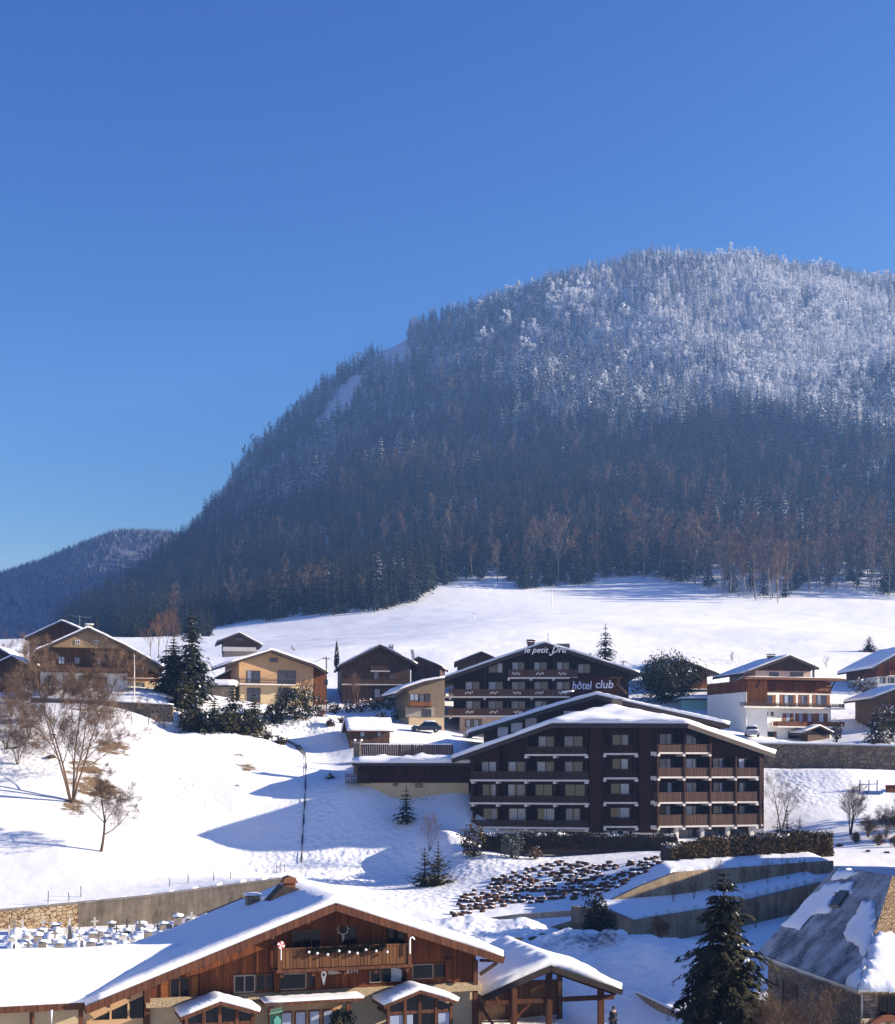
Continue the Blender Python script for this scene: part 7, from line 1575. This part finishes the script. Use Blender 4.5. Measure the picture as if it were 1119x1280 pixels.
def person(loc, rz, label, stride, jacket, trousers):
    # one continuous body, then clothing, hair
    s_ = stride
    pts = [(0,0,.95),(0,0,1.12),(0,.0,1.30),(0,.01,1.44),(0,.0,1.52),(0,-.02,1.62),(0,-.015,1.72),
           (.10,0,.90),(.11,-.22*s_,.50),(.11,-.20*s_+.12*(s_ > 0),.09),(.115,-.20*s_-.08,.035),(-.10,0,.90),(-.11,.16*s_,.50),(-.11,.34*s_,.12),(-.115,.30*s_-.04,.05),
           (.19,.0,1.42),(.24,.08*s_,1.16),(.25,-.06*s_-.05,.92),(-.19,.0,1.42),(-.24,-.10*s_,1.16),(-.24,-.22*s_-.05,.95)]
    ed = [(0,1),(1,2),(2,3),(3,4),(4,5),(5,6),(0,7),(7,8),(8,9),(9,10),(0,11),(11,12),(12,13),(13,14),(3,15),(15,16),(16,17),(3,18),(18,19),(19,20)]
    rd = [.13,.125,.15,.11,.055,.085,.06,.095,.065,.045,.035,.095,.065,.045,.035,.065,.048,.034,.065,.048,.034]
    b = skin_chain('person', pts, ed, rd, M['skin'], None); b.location = loc; b.rotation_euler = (0,0,R(rz)); tag(b, label, 'person')
    j = skin_chain('jacket', [pts[i] for i in (0,1,2,3,15,16,17,18,19,20)], [(0,1),(1,2),(2,3),(3,4),(4,5),(5,6),(3,7),(7,8),(8,9)], [.16,.155,.18,.125,.085,.07,.055,.085,.07,.055], jacket, b)
    t = skin_chain('trousers', [pts[i] for i in (0,7,8,9,11,12,13)], [(0,1),(1,2),(2,3),(0,4),(4,5),(5,6)], [.15,.115,.085,.065,.115,.085,.065], trousers, b)
    for k in (9, 13): q = Vector(pts[k]); sh = MB(); sh.tube([q+Vector((0,.08,-.03)), q+Vector((0,-.05,-.03)), q+Vector((0,-.17,-.055))], [.055,.06,.035], 8); sh.build('boot', M['blackcloth'], b, smooth=True)
    bm_ = bmesh.new(); bmesh.ops.create_uvsphere(bm_, u_segments=14, v_segments=10, radius=.108)
    for v in list(bm_.verts):
        if v.co.z < -.01 and v.co.y < .03: bm_.verts.remove(v)
    bmesh.ops.translate(bm_, verts=bm_.verts, vec=(0,0,1.675)); me = bpy.data.meshes.new('hair'); bm_.to_mesh(me); bm_.free(); me.materials.append(M['hair']); o = bpy.data.objects.new('hair', me); COL.objects.link(o); o.parent = b
    f = MB(); f.tube([(0,-.10,1.655),(0,-.128,1.63)], [.012,.016], 6); f.build('nose', M['skin'], b)
    for sx in (-1, 1):
        e = MB(); e.tube([(sx*.034,-.092,1.665),(sx*.034,-.104,1.665)], .012, 8); e.build('eye', M['hair'], b)
        h0 = Vector(pts[17 if sx > 0 else 20]); hd = MB(); hd.tube([h0, h0+Vector((0,-.01,-.05)), h0+Vector((0,-.02,-.10))], [.03,.042,.034], 8)
        for k in range(4): a = h0+Vector((sx*0+.0,-.045+.022*k,-.095)); hd.tube([a, a+Vector((0,-.005,-.045)), a+Vector((-sx*.012,-.008,-.075-.008*(k in (1,2)))), ], [.0105,.0095,.007], 5)
        a = h0+Vector((0,-.045,-.045)); hd.tube([a, a+Vector((-sx*.01,-.03,-.035)), a+Vector((-sx*.012,-.035,-.06))], [.012,.011,.008], 5); hd.build('hand', M['skin'], b, smooth=True)
    m_ = MB(); m_.box(-.022,.022,-.104,-.098,1.60,1.606); m_.build('mouth', M['redplastic'], b)
    return b
g = GP(767, 84); person(g, 200, 'person in dark jacket and trousers walking beside the timber shelter', 1.0, M['navy'], M['blackcloth'])
# ================================================================ camera, light, air
cam = bpy.data.cameras.new('camera'); co = bpy.data.objects.new('camera', cam); COL.objects.link(co)
co.location = (0, 0, CZ); co.rotation_euler = (math.pi/2, 0, 0)
cam.sensor_width = 36; cam.lens = 36*F/1280; cam.shift_y = 320/1280; cam.clip_start = 0.5; cam.clip_end = 12000
S.camera = co
w = bpy.data.worlds.new('World'); S.world = w; w.use_nodes = True; nt = w.node_tree
bg = nt.nodes['Background']; sky = nd(nt, 'ShaderNodeTexSky', sky_type='NISHITA')
sky.sun_disc = False; sky.sun_elevation = R(SUN_E); sky.sun_rotation = R(90+SUN_A)   # checked below against the lamp
sky.altitude = 1000; sky.air_density = 1.0; sky.dust_density = 0.3; sky.ozone_density = 4.0
sc_ = nd(nt, 'ShaderNodeSeparateColor'); L(nt, sky.outputs[0], sc_.inputs[0]); cc_ = nd(nt, 'ShaderNodeCombineColor')
for k_, (pw, gain, cap_) in enumerate(((2.9,.60,2.3),(1.95,.52,3.6),(1.05,1.25,9.0))):     # deepens the blue: colour grade of the sky
    mn = nd(nt, 'ShaderNodeMath', operation='MINIMUM'); mn.inputs[1].default_value = cap_; L(nt, sc_.outputs[k_], mn.inputs[0])
    pw_ = nd(nt, 'ShaderNodeMath', operation='POWER'); pw_.inputs[1].default_value = pw; L(nt, mn.outputs[0], pw_.inputs[0])
    ga = nd(nt, 'ShaderNodeMath', operation='MULTIPLY'); ga.inputs[1].default_value = gain; L(nt, pw_.outputs[0], ga.inputs[0]); L(nt, ga.outputs[0], cc_.inputs[k_])
L(nt, cc_.outputs[0], bg.inputs[0]); bg.inputs[1].default_value = 0.05
sd = Vector((math.cos(R(SUN_E))*math.cos(R(SUN_A)), -math.cos(R(SUN_E))*math.sin(R(SUN_A)), math.sin(R(SUN_E))))
sl = bpy.data.lights.new('sun', 'SUN'); so = bpy.data.objects.new('sun', sl); COL.objects.link(so)
sl.energy = 5.0; sl.angle = R(0.5); sl.color = (1.0, 0.86, 0.68)
so.rotation_euler = sd.to_track_quat('Z', 'Y').to_euler(); so.location = (60, -60, 80)
# air
def haze():
    mb = MB(); mb.box(-820, 790, -200, 2480, -260, 665); m = bpy.data.materials.new('haze_air'); m.use_nodes = True; nt = m.node_tree
    nt.nodes.remove(nt.nodes['Principled BSDF']); v = nd(nt, 'ShaderNodeVolumePrincipled')
    v.inputs['Density'].default_value = 0.00021; v.inputs['Color'].default_value = (0.22,0.46,1.0,1); v.inputs['Anisotropy'].default_value = 0.2
    L(nt, v.outputs[0], nt.nodes['Material Output'].inputs['Volume'])
    o = mb.build('haze', m); tag(o, 'pale blue air between the village and the mountain', 'haze', kind='stuff')
HAZE = True
if HAZE: haze()
S.view_settings.view_transform = 'Standard'; S.view_settings.look = 'None'; S.view_settings.exposure = 1.4; S.view_settings.gamma = 1; S.view_settings.use_curve_mapping = False
cy = S.cycles; cy.max_bounces = 5; cy.diffuse_bounces = 3; cy.glossy_bounces = 2; cy.transmission_bounces = 2; cy.volume_bounces = 0; cy.transparent_max_bounces = 4
cy.use_denoising = True; cy.denoiser = 'OPENIMAGEDENOISE'; cy.use_adaptive_sampling = False; cy.caustics_reflective = False; cy.caustics_refractive = False
